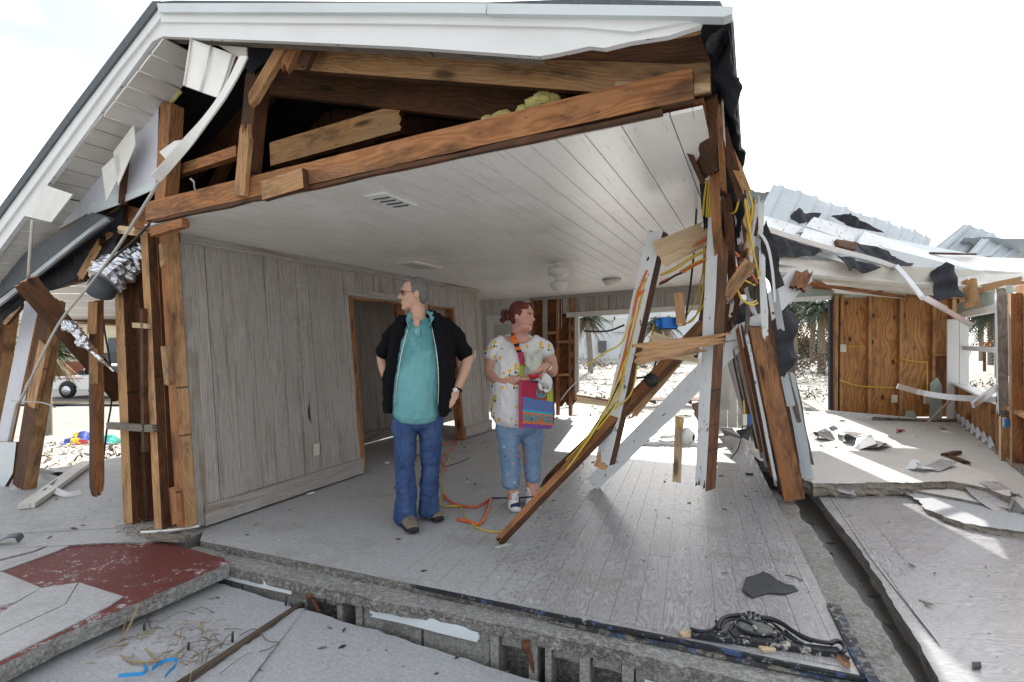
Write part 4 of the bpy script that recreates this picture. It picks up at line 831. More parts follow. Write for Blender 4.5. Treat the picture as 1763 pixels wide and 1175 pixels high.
for a in (((195, 262), (230, 215)), ((175, 290), (205, 262))): rak('soffit_scrap', [(a[0][0], a[0][1]), (a[1][0], a[1][1]), (a[1][0]+3, a[1][1]+35), (a[0][0]+8, a[0][1]+58)], TU-.12, .005, 'vinyl')
rak('soffit_scrap', [(42, 372), (75, 318), (125, 335), (88, 383)], FU-.05, .008, 'vinyl')
# --- lower roof edge and torn rim on the left
lr = rak('lower_roof_edge', [(158, 366), (180, 374), (165, 386), (0, 512), (-60, 560), (-60, 510), (0, 462)], -.35, .07, ['shingle', 'shingle'])
rak('lower_roof_trim', [(180, 374), (150, 396), (0, 515), (-60, 563), (-60, 572), (0, 524), (155, 400), (185, 380)], -.37, .02, 'grey_metal')
sheet('torn_underlayment', [HU(215, 350, -.2), HU(200, 440, -.2), HU(170, 470, -.2), HU(135, 480, -.2), (HU(120, 440, -.2)), HU(40, 520, -.2), HU(-40, 600, -.2), HU(-40, 560, -.2), HU(110, 440, -.2), HU(165, 385, -.2)], .006, 'tar_paper', house, 3, .02, 8)
rak('rim_board', [(150, 395), (210, 350), (214, 392), (175, 420), (142, 425)], -.18, .04, ['pine', 'pine_dark']); rak('rim_board', [(215, 352), (290, 374), (300, 392), (240, 398), (205, 392), (200, 365)], -.15, .06, ['pine_orange', 'pine_dark'])
rak('siding_panel', [(130, 432), (132, 480), (72, 496), (66, 480)], -.16, .02, ['lavender_paint', 'pine_pale']); rak('rim_board', [(135, 430), (138, 484), (76, 500), (74, 492), (130, 478)], -.15, .05, ['pine_orange', 'pine_dark'])
st((178, 418), (140, 482), 20, ['pine', 'pine_dark'], -.2, .04, name='rim_board', rag=(.05, .05)); st((262, 402), (320, 384), 14, 'pine_orange', -.27, .05, name='rim_board', rag=(.04, .02)); st((240, 400), (208, 396), 14, 'pine_pale', -.29, .05, name='rim_board', rag=(.04, .03))
# --- corner studs at the left end of the plank wall
for top, bot, wpx, m, u_ in (((211, 405), (231, 905), 25, ['pine', 'pine_dark'], -.10), ((238, 400), (256, 908), 25, ['pine_dark', 'pine_dark'], -.02), ((258, 398), (283, 908), 20, ['pine', 'pine_dark'], -.14), ((274, 396), (298, 905), 20, ['pine_orange', 'pine_dark'], -.08), ((290, 396), (322, 905), 22, ['pine_orange', 'pine'], -.10), ((225, 440), (243, 890), 14, ['pine', 'pine_dark'], .12)):
    a = HU(*top, u_); b = HU(*bot, u_); b.z = max(b.z, -.005)
    hb_('corner_stud', b, a, wpx/900*b.y, .085, m, NF, rag=(0, .03), wob=.0025)
for a, b, w_, m in (((186, 733), (268, 738), 11, 'grey_wood'), ((230, 560), (258, 562), 8, 'pine_pale'), ((284, 596), (291, 664), 12, 'pine'), ((300, 840), (306, 905), 16, 'pine_orange'), ((247, 530), (250, 780), 8, 'pine_dark'), ((280, 420), (283, 460), 10, 'pine')):
    hb_('stud_scrap', HU(*a, -.2), HU(*b, -.2), w_/900*4, .03, m, NF, rag=(.02, .02), wob=.002)
# --- left room walls
for a, b, wpx, m, u_, t in (((62, 500), (0, 800), 46, ['lavender_paint', 'pine'], .0, .02), ((92, 515), (42, 858), 38, ['pine_dark', 'pine'], .03, .1), ((78, 590), (55, 700), 30, ['pine', 'pine'], -.02, .03), ((22, 515), (-12, 760), 20, ['pine_dark', 'pine'], .1, .09), ((-5, 470), (-60, 800), 40, ['lavender_paint', 'pine'], .0, .03)):
    A_ = HU(*a, u_); B_ = HU(*b, u_); B_.z = max(B_.z, 0)
    hb_('left_stud' if 'pine' in m[0] else 'siding_board', B_, A_, wpx/900*A_.y, t, m, NF, wob=.002, rag=(.02, .02))
rak('sheathing_panel', [(0, 505), (32, 478), (35, 530), (10, 560), (0, 556)], .02, .03, ['pine', 'pine_dark'])
rak('siding_panel', [(-60, 760), (28, 762), (22, 815), (-5, 860), (-80, 880)], -.03, .03, ['blue_white', 'pine_dark'])
quadprism('porch_shade_roof', H(1.2, -1.75, 2.28), H(6.8, -1.75, 2.28), H(6.8, -4.6, 2.0), H(1.2, -4.6, 2.0), .04, 'ceiling_paint', house, -UPV)  # unseen roof added to keep the sun off the left room floor
# porch ceiling beyond the left room
pa, pb, pc, pd = D(90, 552, 6.4), D(232, 553, 6.1), D(235, 430, 4.7), D(95, 430, 5.0)
pc_ = root('porch_ceiling', pa); pc_.parent = house; pc_.matrix_basis = Matrix.Translation(pa-O); WM[pc_.name] = Matrix.Translation(pa)
for i in range(9):
    f0, f1 = i/9, (i+.93)/9
    quadprism('ceiling_plank', pa.lerp(pd, f0)+Vector((-1.2, 0, 0)), pb.lerp(pc, f0)+Vector((.6, 0, 0)), pb.lerp(pc, f1)+Vector((.6, 0, 0)), pa.lerp(pd, f1)+Vector((-1.2, 0, 0)), .012, 'ceiling_paint', pc_, Vector((0, 0, -1)))
hb_('porch_header', D(-60, 540, 6.5), D(240, 557, 6.15), .05, .1, ['pine_dark', 'pine_dark'], None); hb_('porch_header', D(-60, 546, 6.48), D(240, 562, 6.12), .02, .1, 'pine_orange', None)
# ================================================================= THE WING (right)
WA = Vector((4.75, 9.9)); WB = Vector((8.2, 9.6)); WC = Vector((5.75, 5.9)); WZ = -.06
wing = root('ruined_wing', Vector((7, 9.5, WZ)), 'low wing with bare plywood walls, a twisted metal roof and a big window hole', 'house wing')
def PW(px, py, off=0.0): p = onplane(px, py, WA-Vector((0, off)), WB-Vector((0, off))); return p
def RWp(px, py, off=0.0):
    dv = (WC-WB).normalized(); nn = Vector((-dv.y, dv.x)); nn = nn if nn.x < 0 else -nn; return onplane(px, py, WB+nn*off, WC+nn*off)
FN = Vector((0, -1, 0)); RN = Vector((-.84, .54, 0))
def wb(name, p0, p1, w_, t, m, n=FN, **k): return board(name, p0, p1, w_, t, m, wing, n, **k)
xs_ = [1432, 1493, 1546, 1600, 1652]
for a, b in zip(xs_, xs_[1:]): quadprism('plywood_panel', PW(a, 718, -.03), PW(b, 718, -.03), PW(b, 505, -.03), PW(a, 505, -.03), .02, 'plywood', wing, FN)
for i, (x, wpx) in enumerate(((1436, 7), (1446, 5), (1494, 5), (1548, 6), (1604, 5), (1638, 7), (1650, 7))):
    wb('stud', PW(x, 716), PW(x+2, 508), wpx/900*9.7, .09, ['pine', 'pine_orange'], wob=.001)
quadprism('dark_niche', PW(1606, 700, .0), PW(1634, 702, .0), PW(1632, 612, .0), PW(1606, 610, .0), .02, 'sheathing', wing, FN)
wb('sill_block', PW(1604, 611, .05), PW(1636, 611, .05), .05, .05, 'pine_orange')
wb('base_trim', PW(1420, 712, .15), PW(1600, 728, .35), .13, .04, 'white_paint', rag=(0, .1), wob=.004)
for a, b, w_ in (((1500, 722), (1640, 730), .09), ((1530, 730), (1650, 724), .06), ((1560, 736), (1640, 738), .05)):
    wb('fallen_trim', PW(a[0], a[1], .4), PW(b[0], b[1], .5), w_, .04, 'grey_wood', rag=(.05, .05))
wb('top_plate', PW(1400, 493, .03), PW(1665, 512, .03), .10, .08, 'pine_orange', wob=.003)
wb('top_plate', PW(1380, 484, .10), PW(1665, 515, .0), .05, .08, 'pine', wob=.003)
for px, py, m in ((1452, 600, 'cream_plastic'), (1540, 687, 'cream_plastic'), (1595, 689, 'cream_plastic')):
    p = PW(px, py, .1); board('outlet', p-UPV*.07, p+UPV*.07, .11 if m == 'cream_plastic' else .07, .01, m, wing, FN, bev=.003)
sheet('drywall_scrap', [PW(1600, 728, .1), PW(1622, 728, .1), PW(1622, 664, .1), PW(1614, 650, .1), PW(1602, 660, .1)], .012, 'mint_paint', wing, 2, .003); sheet('drywall_scrap', [PW(1556, 722, .2), PW(1580, 722, .2), PW(1574, 708, .2), PW(1562, 707, .2)], .012, 'mint_paint', wing, 1, .003)
tube('wall_cable', [PW(1446, 655, .1), PW(1480, 665, .1), PW(1540, 668, .1)], .012, 'yellow_cable', wing, 5); tube('wall_cable', [PW(1550, 618, .1), PW(1575, 623, .1), PW(1598, 624, .1)], .012, 'yellow_cable', wing, 5); tube('wall_cable', [PW(1596, 624, .1), PW(1597, 700, .1)], .012, 'yellow_cable', wing, 5)
tube('wall_cable', [PW(1455, 598, .1), PW(1470, 597, .1), PW(1490, 598, .1)], .008, 'yellow_cable', wing, 5)
# header above the back opening and its jamb
quadprism('header_panel', PW(1345, 515, .0), PW(1492, 512, .0), PW(1492, 500, .0), PW(1345, 470, .0), .03, 'mint_paint', wing, FN)
wb('opening_head', PW(1352, 517, .06), PW(1430, 513, .06), .08, .05, 'white_clean'); wb('opening_jamb', PW(1430, 716, .05), PW(1430, 513, .05), .06, .06, 'tar_paper'); wb('opening_jamb', PW(1434, 716, .02), PW(1434, 513, .02), .04, .06, 'pine_orange')
# right wall with window
zs = RWp(1690, 718).z
def RS(t, z, off=0.0):
    dv = (WC-WB).normalized(); nn = Vector((-dv.y, dv.x)); nn = nn if nn.x < 0 else -nn; p = WB+dv*t+nn*off; return Vector((p.x, p.y, z))
LR = (WC-WB).length
quadprism('lower_sheathing', RS(.3, WZ), RS(LR+1.5, WZ), RS(LR+1.5, .55), RS(.3, .55), .03, 'plywood', wing, RN)
for i in range(9): t_ = .35+i*.42; wb('stud', RS(t_, WZ, .05), RS(t_, .58, .05), .045, .09, ['pine_orange', 'pine'], RN); 
for i in range(8):
    t_ = .42+i*.42; p = RS(t_, WZ+.02, .12); quadprism('metal_bracket', p, p+Vector((.0, -.12, 0)), p+Vector((.01, -.03, .16)), p+Vector((.0, .0, .15)), .004, 'grey_metal', wing, RN)
wb('window_sill', RS(.28, .60, .06), RS(LR-.35, .60, .06), .16, .03, 'white_clean', UPV)
wb('sill_plate', RS(.28, .565, .03), RS(LR+.6, .565, .03), .04, .1, 'pine', RN); wb('sole_plate', RS(.28, WZ+.03, .04), RS(LR+1.4, WZ+.03, .04), .05, .1, 'grey_wood', RN)
wb('window_post', RS(.28, WZ, .05), RS(.28, 1.75, .05), .30, .10, 'white_clean', Vector((-.5, -.86, 0)))
wb('window_post', RS(.70, .6, .03), RS(.70, 1.72, .03), .05, .09, ['grey_metal', 'white_clean'], RN)
wb('window_rail', RS(.75, 1.24, .02), RS(LR-.4, 1.24, .02), .07, .04, 'blue_white', RN)
wb('window_post', RS(LR-.50, .55, .05), RS(LR-.62, 1.75, .05), .10, .10, ['blue_white', 'lavender_paint'], RN)
wb('window_head', RS(.2, 1.80, .05), RS(LR-.5, 1.78, .05), .09, .10, 'cream_paint', RN); wb('head_panel', RS(.25, 1.93, .03), RS(LR-.4, 1.93, .03), .2, .06, 'mint_paint', RN)
wb('splintered_post', RS(LR-.32, .45, .1), RS(LR-.45, 2.0, .1), .12, .09, ['blue_white', 'grey_wood'], RN, rag=(.1, .1), wob=.012); wb('corner_stud', RS(LR+.05, WZ, .05), RS(LR-.02, 1.9, .05), .11, .09, ['pine', 'pine_orange'], RN); wb('corner_stud', RS(LR-.33, WZ, .08), RS(LR-.33, .58, .08), .12, .09, ['pine_pale', 'pine'], RN)
quadprism('wall_sheathing', RS(LR-.2, WZ), RS(LR+2.2, WZ), RS(LR+2.2, 2.0), RS(LR-.25, 2.0), .03, 'plywood', wing, RN)
p = RS(LR-.12, .42, .12); board('outlet', p-UPV*.05, p+UPV*.05, .05, .03, 'cream_plastic', wing, RN); p = RS(LR-.02, .42, .12); board('outlet', p-UPV*.05, p+UPV*.05, .05, .03, 'blue_plastic', wing, RN)
# roof of the wing, warped down
def poly_(name, pts, t, m, parent=wing, sub=0, wob=0.0, **k): return sheet(name, [D(*p) for p in pts], t, m, parent, sub, wob, **k)
def ribbed(name, A_, B_, C_, D_, nrib, mat, parent, wob=.02):
    """metal sheet A-B (left edge low->high) to D-C, ribs running A->B"""
    rr_ = root(name, A_) if False else None
    sh = quadprism_sub(name, A_, B_, C_, D_, mat, parent, nrib, wob); return sh
def quadprism_sub(name, A_, B_, C_, D_, mat, parent, nrib, wob):
    A_, B_, C_, D_ = map(Vector, (A_, B_, C_, D_)); nn = (D_-A_).cross(B_-A_).normalized(); nn = nn if nn.z > 0 else -nn
    nu = nrib*6; nv = 5; vs = []; fs = []
    for i in range(nu+1):
        s_ = i/nu; ph = i % 6; h = (.028 if ph in (2, 3) else .0)
        for j in range(nv+1):
            t_ = j/nv; p = A_.lerp(D_, s_).lerp(B_.lerp(C_, s_), t_)
            jag = (noise.noise(Vector((s_*9, 3, t_*2)))*wob*2.2 if j in (0, nv) else 0)
            vs.append(p+nn*(h+wob*noise.noise(p*1.3))+(B_-A_).normalized()*jag)
    W = nv+1; top = len(vs); vs += [v-nn*.006 for v in vs]
    for i in range(nu):
        for j in range(nv):
            a = i*W+j; fs.append((a, a+1, a+W+1, a+W)); fs.append((top+a, top+a+W, top+a+W+1, top+a+1))
    return mesh_ob(name, vs, fs, mat, None, parent)
ribbed('metal_roof_sheet', D(1294, 392, 6.4), D(1331, 318, 7.8), D(1606, 408, 9.6), D(1590, 438, 8.6), 11, 'roof_metal', wing, .035)
ribbed('metal_roof_sheet', D(1602, 432, 8.6), D(1660, 386, 9.4), D(1702, 398, 9.7), D(1672, 446, 8.8), 2, 'roof_metal', wing, .02); ribbed('metal_roof_sheet', D(1668, 436, 8.4), D(1700, 398, 9.2), D(1765, 430, 9.4), D(1735, 452, 8.6), 3, 'roof_metal', wing, .03)
rl = lambda x: Vector((x, 7.74, 3.64)) if x < 3.8 else (lambda f: D(1331, 320, 7.8).lerp(D(1606, 410, 9.6), f))((x-3.9)/(7.73-3.9))
for x0, x1 in ((3.45, 4.66), (4.98, 7.7), (7.72, 11.5)):        # unseen rear slope added to shade the slab, slot left for a sun streak
    a, b = rl(x0), rl(x1)
    if x0 > 7.7: a, b = Vector((7.72, 8.9, 3.15)), Vector((11.5, 8.9, 3.1))
    ribbed('unseen_rear_sheet', Vector((x0, 10.1, 2.42 if x0 < 7 else 2.3)), a+Vector((0, .02, -.03)), b+Vector((0, .02, -.03)), Vector((x1, 10.1, 2.42 if x1 < 7 else 2.3)), 4, 'roof_metal', wing, .02)
for pts, m in (([(1303, 392, 6.3), (1312, 370, 6.6), (1383, 392, 7.0), (1374, 412, 6.8)], 'white_paint'), ([(1374, 416, 6.7), (1386, 392, 7.0), (1452, 412, 7.2), (1440, 436, 6.9)], 'white_paint'), ([(1388, 390, 7.0), (1402, 374, 7.2), (1486, 398, 7.7), (1476, 420, 7.4)], 'white_paint'), ([(1476, 420, 7.2), (1488, 398, 7.5), (1584, 428, 8.0), (1566, 443, 7.6)], 'white_paint'), ([(1440, 412, 7.0), (1478, 418, 7.1), (1474, 430, 7.0), (1446, 424, 6.9)], 'pine_dark')):
    poly_('roof_board', pts, .05, m)
poly_('roof_deck', [(1296, 400, 6.6), (1330, 372, 7.4), (1605, 440, 8.7), (1763, 455, 8.7), (1830, 440, 9.5), (1830, 500, 7), (1763, 480, 7.4), (1560, 478, 7.4)], .05, ['blue_white', 'tar_paper'], n=UPV)
for pts in ([(1355, 378, 7.05), (1372, 360, 7.2), (1412, 370, 7.35), (1398, 392, 7.15), (1384, 388, 7.1)], [(1430, 372, 7.4), (1460, 368, 7.5), (1500, 388, 7.7), (1520, 402, 7.8), (1470, 392, 7.6)], [(1306, 408, 6.4), (1330, 402, 6.6), (1420, 430, 6.9), (1400, 442, 6.7), (1330, 440, 6.4)], [(1470, 416, 7.1), (1560, 445, 7.5), (1574, 452, 7.5), (1565, 462, 7.3), (1500, 448, 7.1)], [(1440, 440, 6.7), (1470, 446, 6.8), (1518, 460, 7.0), (1494, 470, 6.85), (1470, 462, 6.75), (1462, 468, 6.7)]):
    poly_('torn_underlayment', pts, .01, 'tar_paper', wing, 3, .04, sc=5)
poly_('torn_underlayment', [(1628, 452, 7.2), (1640, 460, 7.2), (1662, 510, 7.1), (1640, 512, 7.1), (1608, 520, 7.1), (1610, 490, 7.15), (1604, 468, 7.2)], .01, 'tar_paper', wing, 3, .04, sc=6)
poly_('soffit_band', [(1325, 436, 6.5), (1370, 445, 6.7), (1440, 452, 7.0), (1440, 470, 7.0), (1375, 460, 6.7), (1320, 452, 6.4)], .04, 'cream_paint'); poly_('soffit_band', [(1320, 446, 6.6), (1560, 462, 7.4), (1763, 470, 7.6), (1840, 470, 7.4), (1840, 500, 7.2), (1763, 497, 7.2), (1560, 488, 7.2), (1320, 466, 6.5)], .05, 'cream_paint')
poly_('soffit_band', [(1590, 440, 7.9), (1763, 445, 8), (1840, 450, 8), (1840, 470, 7.6), (1763, 470, 7.6), (1580, 458, 7.5)], .05, 'vinyl')
for i in range(7):
    y0 = 462+i*5.2; poly_('soffit_panel', [(1412+i*4, y0+6, 7.0+i*.34), (1560, y0+20-i*.5, 7.3+i*.3), (1560, y0+25-i*.5, 7.55+i*.3), (1412+i*4, y0+11.5, 7.25+i*.34)], .02, 'vinyl', n=Vector((0, -.3, -1)))
poly_('wing_ceiling', [(1415, 485, 7.15), (1560, 490, 7.4), (1763, 498, 7.2), (1700, 520, 8.0), (1662, 515, 9.2), (1432, 496, 9.5)], .03, 'cream_paint', n=Vector((0, 0, -1)))
for a, b, w_, m in (((1424, 492, 8.6), (1448, 468, 7.6), .14, 'pine'), ((1510, 502, 8.8), (1550, 476, 7.8), .12, 'pine'), ((1379, 486, 8.0), (1560, 512, 8.9), .06, 'pine_orange'), ((1668, 480, 7.2), (1675, 530, 7.2), .16, 'pine'), ((1675, 500, 7.3), (1763, 482, 6.9), .10, 'pine'), ((1568, 500, 8.0), (1680, 512, 7.6), .06, 'pine_orange'), ((1600, 436, 7.8), (1680, 438, 7.9), .03, 'pine_dark')):
    board('roof_timber', D(*a), D(*b), w_, .05, m, wing, None, rag=(.03, .03), wob=.006)
ribbon('gutter', [D(1293, 386, 6.2), D(1400, 420, 6.6), D(1500, 446, 6.95), D(1546, 462, 7.05)], .06, Vector((0, -.3, 1)), .04, 'aluminium', wing)
ribbon('hanging_channel', [D(1542, 458, 7.0), D(1562, 480, 6.95), D(1590, 515, 6.9)], .06, Vector((1, 0, .6)), .03, 'aluminium', wing, 3); ribbon('hanging_channel', [D(1588, 512, 6.88), D(1630, 535, 6.8), D(1672, 560, 6.7)], .06, Vector((0, 0, 1)), .03, 'aluminium', wing, 3); ribbon('hanging_channel', [D(1592, 513, 6.86), D(1628, 533, 6.8)], .07, Vector((0, 0, 1)), .04, 'aluminium', wing, 3)
# loose aluminium bars
def thing_bar(name, pts, r, mat, label, cat, wd=None, side=Vector((0, 0, 1))):
    o = ribbon(name, pts, wd or r*2, side, r, mat, None, 4); return tag(o, label, cat)
thing_bar('window_track', [D(1545, 665, 6.9), D(1590, 677, 6.8), D(1645, 685, 6.6), D(1715, 688, 6.3)], .03, 'aluminium', 'bent white aluminium window track lying across the wing below the window hole', 'track', .07)
thing_bar('window_track', [D(1675, 698, 6.1), D(1763, 632, 6.4)], .03, 'aluminium', 'straight aluminium bar leaning diagonally in the wing window hole', 'track', .07)
thing_bar('thin_rod', [D(1592, 733, 8.2), D(1636, 690, 8.6)], .02, 'aluminium', 'thin grey rod leaning against the corner of the plywood wall', 'rod', .03)
# ================================================================= COLLAPSED CORNER: loose boards
def loose(p0, p1, w_, t, m, label, cat='board', name='broken_board', **k):
    o = board(name, D(*p0) if len(p0) == 3 else G(*p0), D(*p1), w_, t, m, None, None, **k); return tag(o, label, cat)
WP_ = ['white_paint', 'pine_dark', 'pine_dark']
def stud2(name, p0, p1, w_, dep, label, tw, mats=('white_paint', 'pine_dark', 'pine_dark'), rag=(.02, .03)):
    o = board(name, D(*p0), D(*p1), w_, dep, list(mats), None, None, tw=tw, rag=rag, wob=.003); return tag(o, label, 'stud')
stud2('white_stud', (1042, 796, 3.75), (1133, 398, 3.55), .115, .085, 'peeling white stud with drilled holes and cables, left one of the hanging pair', -28)
stud2('white_stud', (1214, 842, 3.5), (1240, 340, 3.2), .085, .10, 'long peeling white stud hanging upright with a pointed brown foot', -38, rag=(.10, .02))
for p, l in (((1036, 805, 3.72), 0),): pass
o = loose((1036, 803, 3.76), (1088, 620, 3.68), .08, .05, ['pine', 'pine_orange'], 'raw pine splint along the lower end of the left white stud', rag=(.0, .08), wob=.003)
o = loose((1018, 836, 4.85), (1384, 470, 4.25), .14, .035, ['white_paint', 'pine_dark', 'pine_dark'], 'long wide peeling white board leaning from the floor up to the right', rag=(.05, .03), wob=.005, w1=.18)
o = loose((858, 934, 3.50), (1212, 560, 3.85), .042, .065, ['pine_orange', 'pine_dark', 'pine_dark'], 'long stained brown stud slanting down to the floor in front of the woman', tw=-34, rag=(.05, .03), wob=.003, w1=.085)
o = loose((930, 842, 3.66), (1195, 585, 3.9), .07, .02, ['pine_dark', 'pine_dark'], 'dark split flange along the upper edge of the long slanting stud', tw=30, rag=(.12, .03), wob=.006, w1=.10)
o = loose((1084, 718, 3.9), (1192, 590, 3.95), .075, .045, ['pine', 'pine_dark'], 'shorter broken pine board running beside the long slanting stud', rag=(.06, .02), wob=.003)
o = loose((1032, 806, 3.74), (1060, 740, 3.74), .085, .04, ['pine', 'pine_dark'], 'pine foot of a broken stud showing below the slanting brown stud', rag=(.0, .04))
o = loose((1086, 612, 3.25), (1264, 584, 3.2), .13, .04, ['pine', 'pine_dark'], 'splintered pine board with nail holes jutting horizontally in front of the white studs', rag=(.08, .24), wob=.006, w1=.085)
o = loose((1112, 590, 3.4), (1206, 612, 3.35), .16, .02, ['pine_pale', 'pine'], 'flat plywood offcut behind the horizontal splintered board', rag=(.04, .06), w1=.10, wob=.004)
o = loose((1132, 440, 3.5), (1228, 396, 3.38), .19, .045, ['pine_pale', 'pine'], 'blurry pale pine board bridging the tops of the two white studs', rag=(.02, .06), w1=.15)
o = loose((1168, 504, 3.45), (1173, 560, 3.45), .06, .05, ['pine', 'pine_orange'], 'short upright pine block above the blue electrical box', rag=(.01, .01))
o = loose((1165, 830, 3.85), (1170, 718, 3.85), .06, .045, ['pine_pale', 'pine'], 'short pine post hanging on a cable with a white lamp holder on it', rag=(.005, .005)); lpost = o
o = loose((1248, 512, 3.3), (1292, 452, 3.25), .08, .045, ['pine', 'pine_orange'], 'small pine block sticking out beside the yellow cables right of the long white stud', rag=(.02, .0))
o = loose((1252, 505, 3.5), (1296, 478, 3.45), .07, .05, ['pine_dark', 'pine_dark'], 'dark knotty wood chunk behind the small pine block', rag=(.03, .03))
o = loose((1372, 500, 4.2), (1386, 464, 4.25), .12, .04, ['pine_orange', 'pine_dark'], 'splintered brown stub at the top end of the wide white board', rag=(.03, .06))
o = loose((1278, 500, 3.6), (1303, 345, 3.3), .07, .02, ['white_paint', 'pine_dark'], 'narrow chipped white board hanging just right of the yellow cable loop', rag=(.04, .06), wob=.01)
o = loose((1318, 588, 3.55), (1312, 430, 3.5), .036, .02, ['white_paint', 'grey_wood'], 'rust spotted white batten hanging over the wide white board', rag=(.05, .05), wob=.008)
o = loose((1310, 545, 3.62), (1300, 425, 3.6), .045, .03, ['grey_wood', 'pine_dark'], 'grey weathered batten hanging behind the rust spotted one', rag=(.06, .05), wob=.008)
o = loose((1332, 600, 3.6), (1312, 470, 3.55), .03, .02, ['pine_dark', 'pine_dark'], 'thin dark splinter hanging right of the rust spotted batten', rag=(.05, .03))
o = loose((1345, 570, 4.1), (1322, 430, 4.1), .05, .02, ['grey_metal', 'grey_metal'], 'bent grey flashing strip hanging above the black sheeting', 'flashing', 'flashing_strip', rag=(.02, .03), bow=.03)
# stack of boards leaning at the corner
o = loose((1366, 858, 4.52), (1303, 560, 4.3), .165, .085, ['pine_orange', 'pine_dark', 'pine_dark'], 'thick orange brown beam at the right of the leaning stack, foot on the slab edge', 'beam', 'leaning_beam', rag=(.01, .03), wob=.003, tw=10, w1=.14)
o = loose((1378, 855, 4.6), (1318, 560, 4.42), .06, .05, ['pine_dark', 'pine_dark'], 'dark charred stud behind the thick orange beam', 'stud', rag=(.05, .03), tw=20, wob=.004)
cols = ['cream_paint', 'white_paint', 'pine_dark', 'cream_paint', 'lavender_paint', 'pine_orange', 'white_paint', 'pine_dark']
labs = ['cream panel board leftmost in the leaning stack', 'white edged board second from the left in the leaning stack', 'dark board third from the left in the leaning stack', 'cream grooved board in the middle of the leaning stack', 'pale lavender board just right of the middle of the stack', 'narrow orange board between the pale boards of the stack', 'white board next to the thick orange beam', 'dark board edge pressed against the thick orange beam']
for i, (c, l) in enumerate(zip(cols, labs)):
    bx = 1284+i*8.5; by = 740+i*16; dd = 1224/(by-CY)
    loose((bx+4, by, dd), (1236+i*8, 548, 4.5), .05, .03, [c, 'pine_dark'], l, name='stacked_board', tw=-30, rag=(.0, .02), wob=.002)
o = loose((1236, 706, 6.6), (1228, 560, 6.6), .28, .03, ['cream_paint', 'pine'], 'beige wall panel standing behind the leaning stack', 'wall section', 'wall_section')
o = loose((1352, 700, 4.7), (1330, 600, 4.7), .16, .03, ['blue_white', 'grey_wood'], 'bluish white siding piece standing right of the leaning beam', 'siding', 'siding_piece', rag=(.0, .03)); 
o = loose((1384, 826, 5.1), (1350, 640, 4.95), .17, .02, ['blue_white', 'grey_wood'], 'tall bluish siding board right of the thick beam, foot on the floor', 'siding', 'siding_piece', rag=(.02, .05), wob=.006)
o = loose((1396, 802, 5.2), (1370, 690, 5.1), .06, .02, ['grey_wood', 'pine_dark'], 'splintered grey sliver leaning at the far right of the heap', 'splinter', rag=(.08, .05), wob=.01)
o = loose((1390, 768, 5.2), (1362, 620, 5.1), .04, .02, ['grey_wood', 'pine_dark'], 'long thin grey sliver above the splintered one at the far right of the heap', 'splinter', rag=(.08, .05), wob=.01)
def tarp(pts, mat, label, cat='sheeting', name='black_sheeting', **k):
    o = sheet(name, [D(*p) for p in pts], .008, mat, None, 4, k.get('wob', .04), k.get('sc', 5)); return tag(o, label, cat)
tarp([(1316, 530, 4.4), (1350, 515, 4.45), (1374, 545, 4.5), (1372, 620, 4.5), (1350, 648, 4.5), (1326, 640, 4.5), (1318, 590, 4.4)], 'tar_paper', 'large black tar paper sheet hanging behind the wide white board')
tarp([(1330, 645, 4.65), (1346, 640, 4.65), (1347, 676, 4.65), (1333, 672, 4.65)], 'black_rubber', 'small black flap hanging under the large tar paper sheet')
tarp([(1258, 540, 4.2), (1300, 505, 4.1), (1306, 540, 4.1), (1270, 560, 4.2)], 'tar_paper', 'black rumpled sheeting tucked behind the white batten and stack top')
tarp([(1340, 590, 4.8), (1366, 595, 4.85), (1364, 645, 4.85), (1344, 648, 4.8)], 'duct_grey', 'grey cloth like sheeting at the right of the large tar paper', wob=.03)
tarp([(1318, 380, 3.6), (1340, 440, 3.6), (1350, 490, 3.7), (1330, 500, 3.7), (1312, 440, 3.6)], 'tar_paper', 'black torn strip beside the curved flashing at the top of the heap')
ribbon('flashing_strip', [D(1293, 380, 3.4), D(1308, 400, 3.45), D(1322, 425, 3.5), D(1330, 470, 3.6), D(1334, 520, 3.7)], .018, Vector((1, 0, 0)), .006, 'white_clean', None)
o = bpy.data.objects['flashing_strip.001']; tag(o, 'curved white flashing strip arching over the top of the heap', 'flashing')
# black rubber mat / dark debris on the floor behind
tag(sheet('rubber_mat', [G(1066, 770, .02), G(1100, 742, .10), G(1170, 736, .16), G(1240, 738, .16), G(1278, 750, .08), G(1230, 752, .12), G(1180, 758, .08), G(1120, 760, .05)], .012, 'black_rubber', None, 3, .03, 4), 'buckled black rubber mat lying on the bright floor behind the boards', 'mat')
# lamp holder
lh = D(1179, 752, 3.80); lr_ = root('lamp_holder', lh, 'white porcelain lamp holder on the short hanging post', 'lamp holder')
mwl = basis(Vector((0, 0, 1)), Vector((.75, -.6, -.1)), lh)
lathe('base', [(.001, 0), (.066, 0), (.066, .02), (.058, .035), (.045, .045), (.04, .06), (.03, .064)], 'white_plastic', lr_, mwl); lathe('socket', [(.022, .062), (.022, .067), (.001, .067)], 'tar_paper', lr_, mwl)
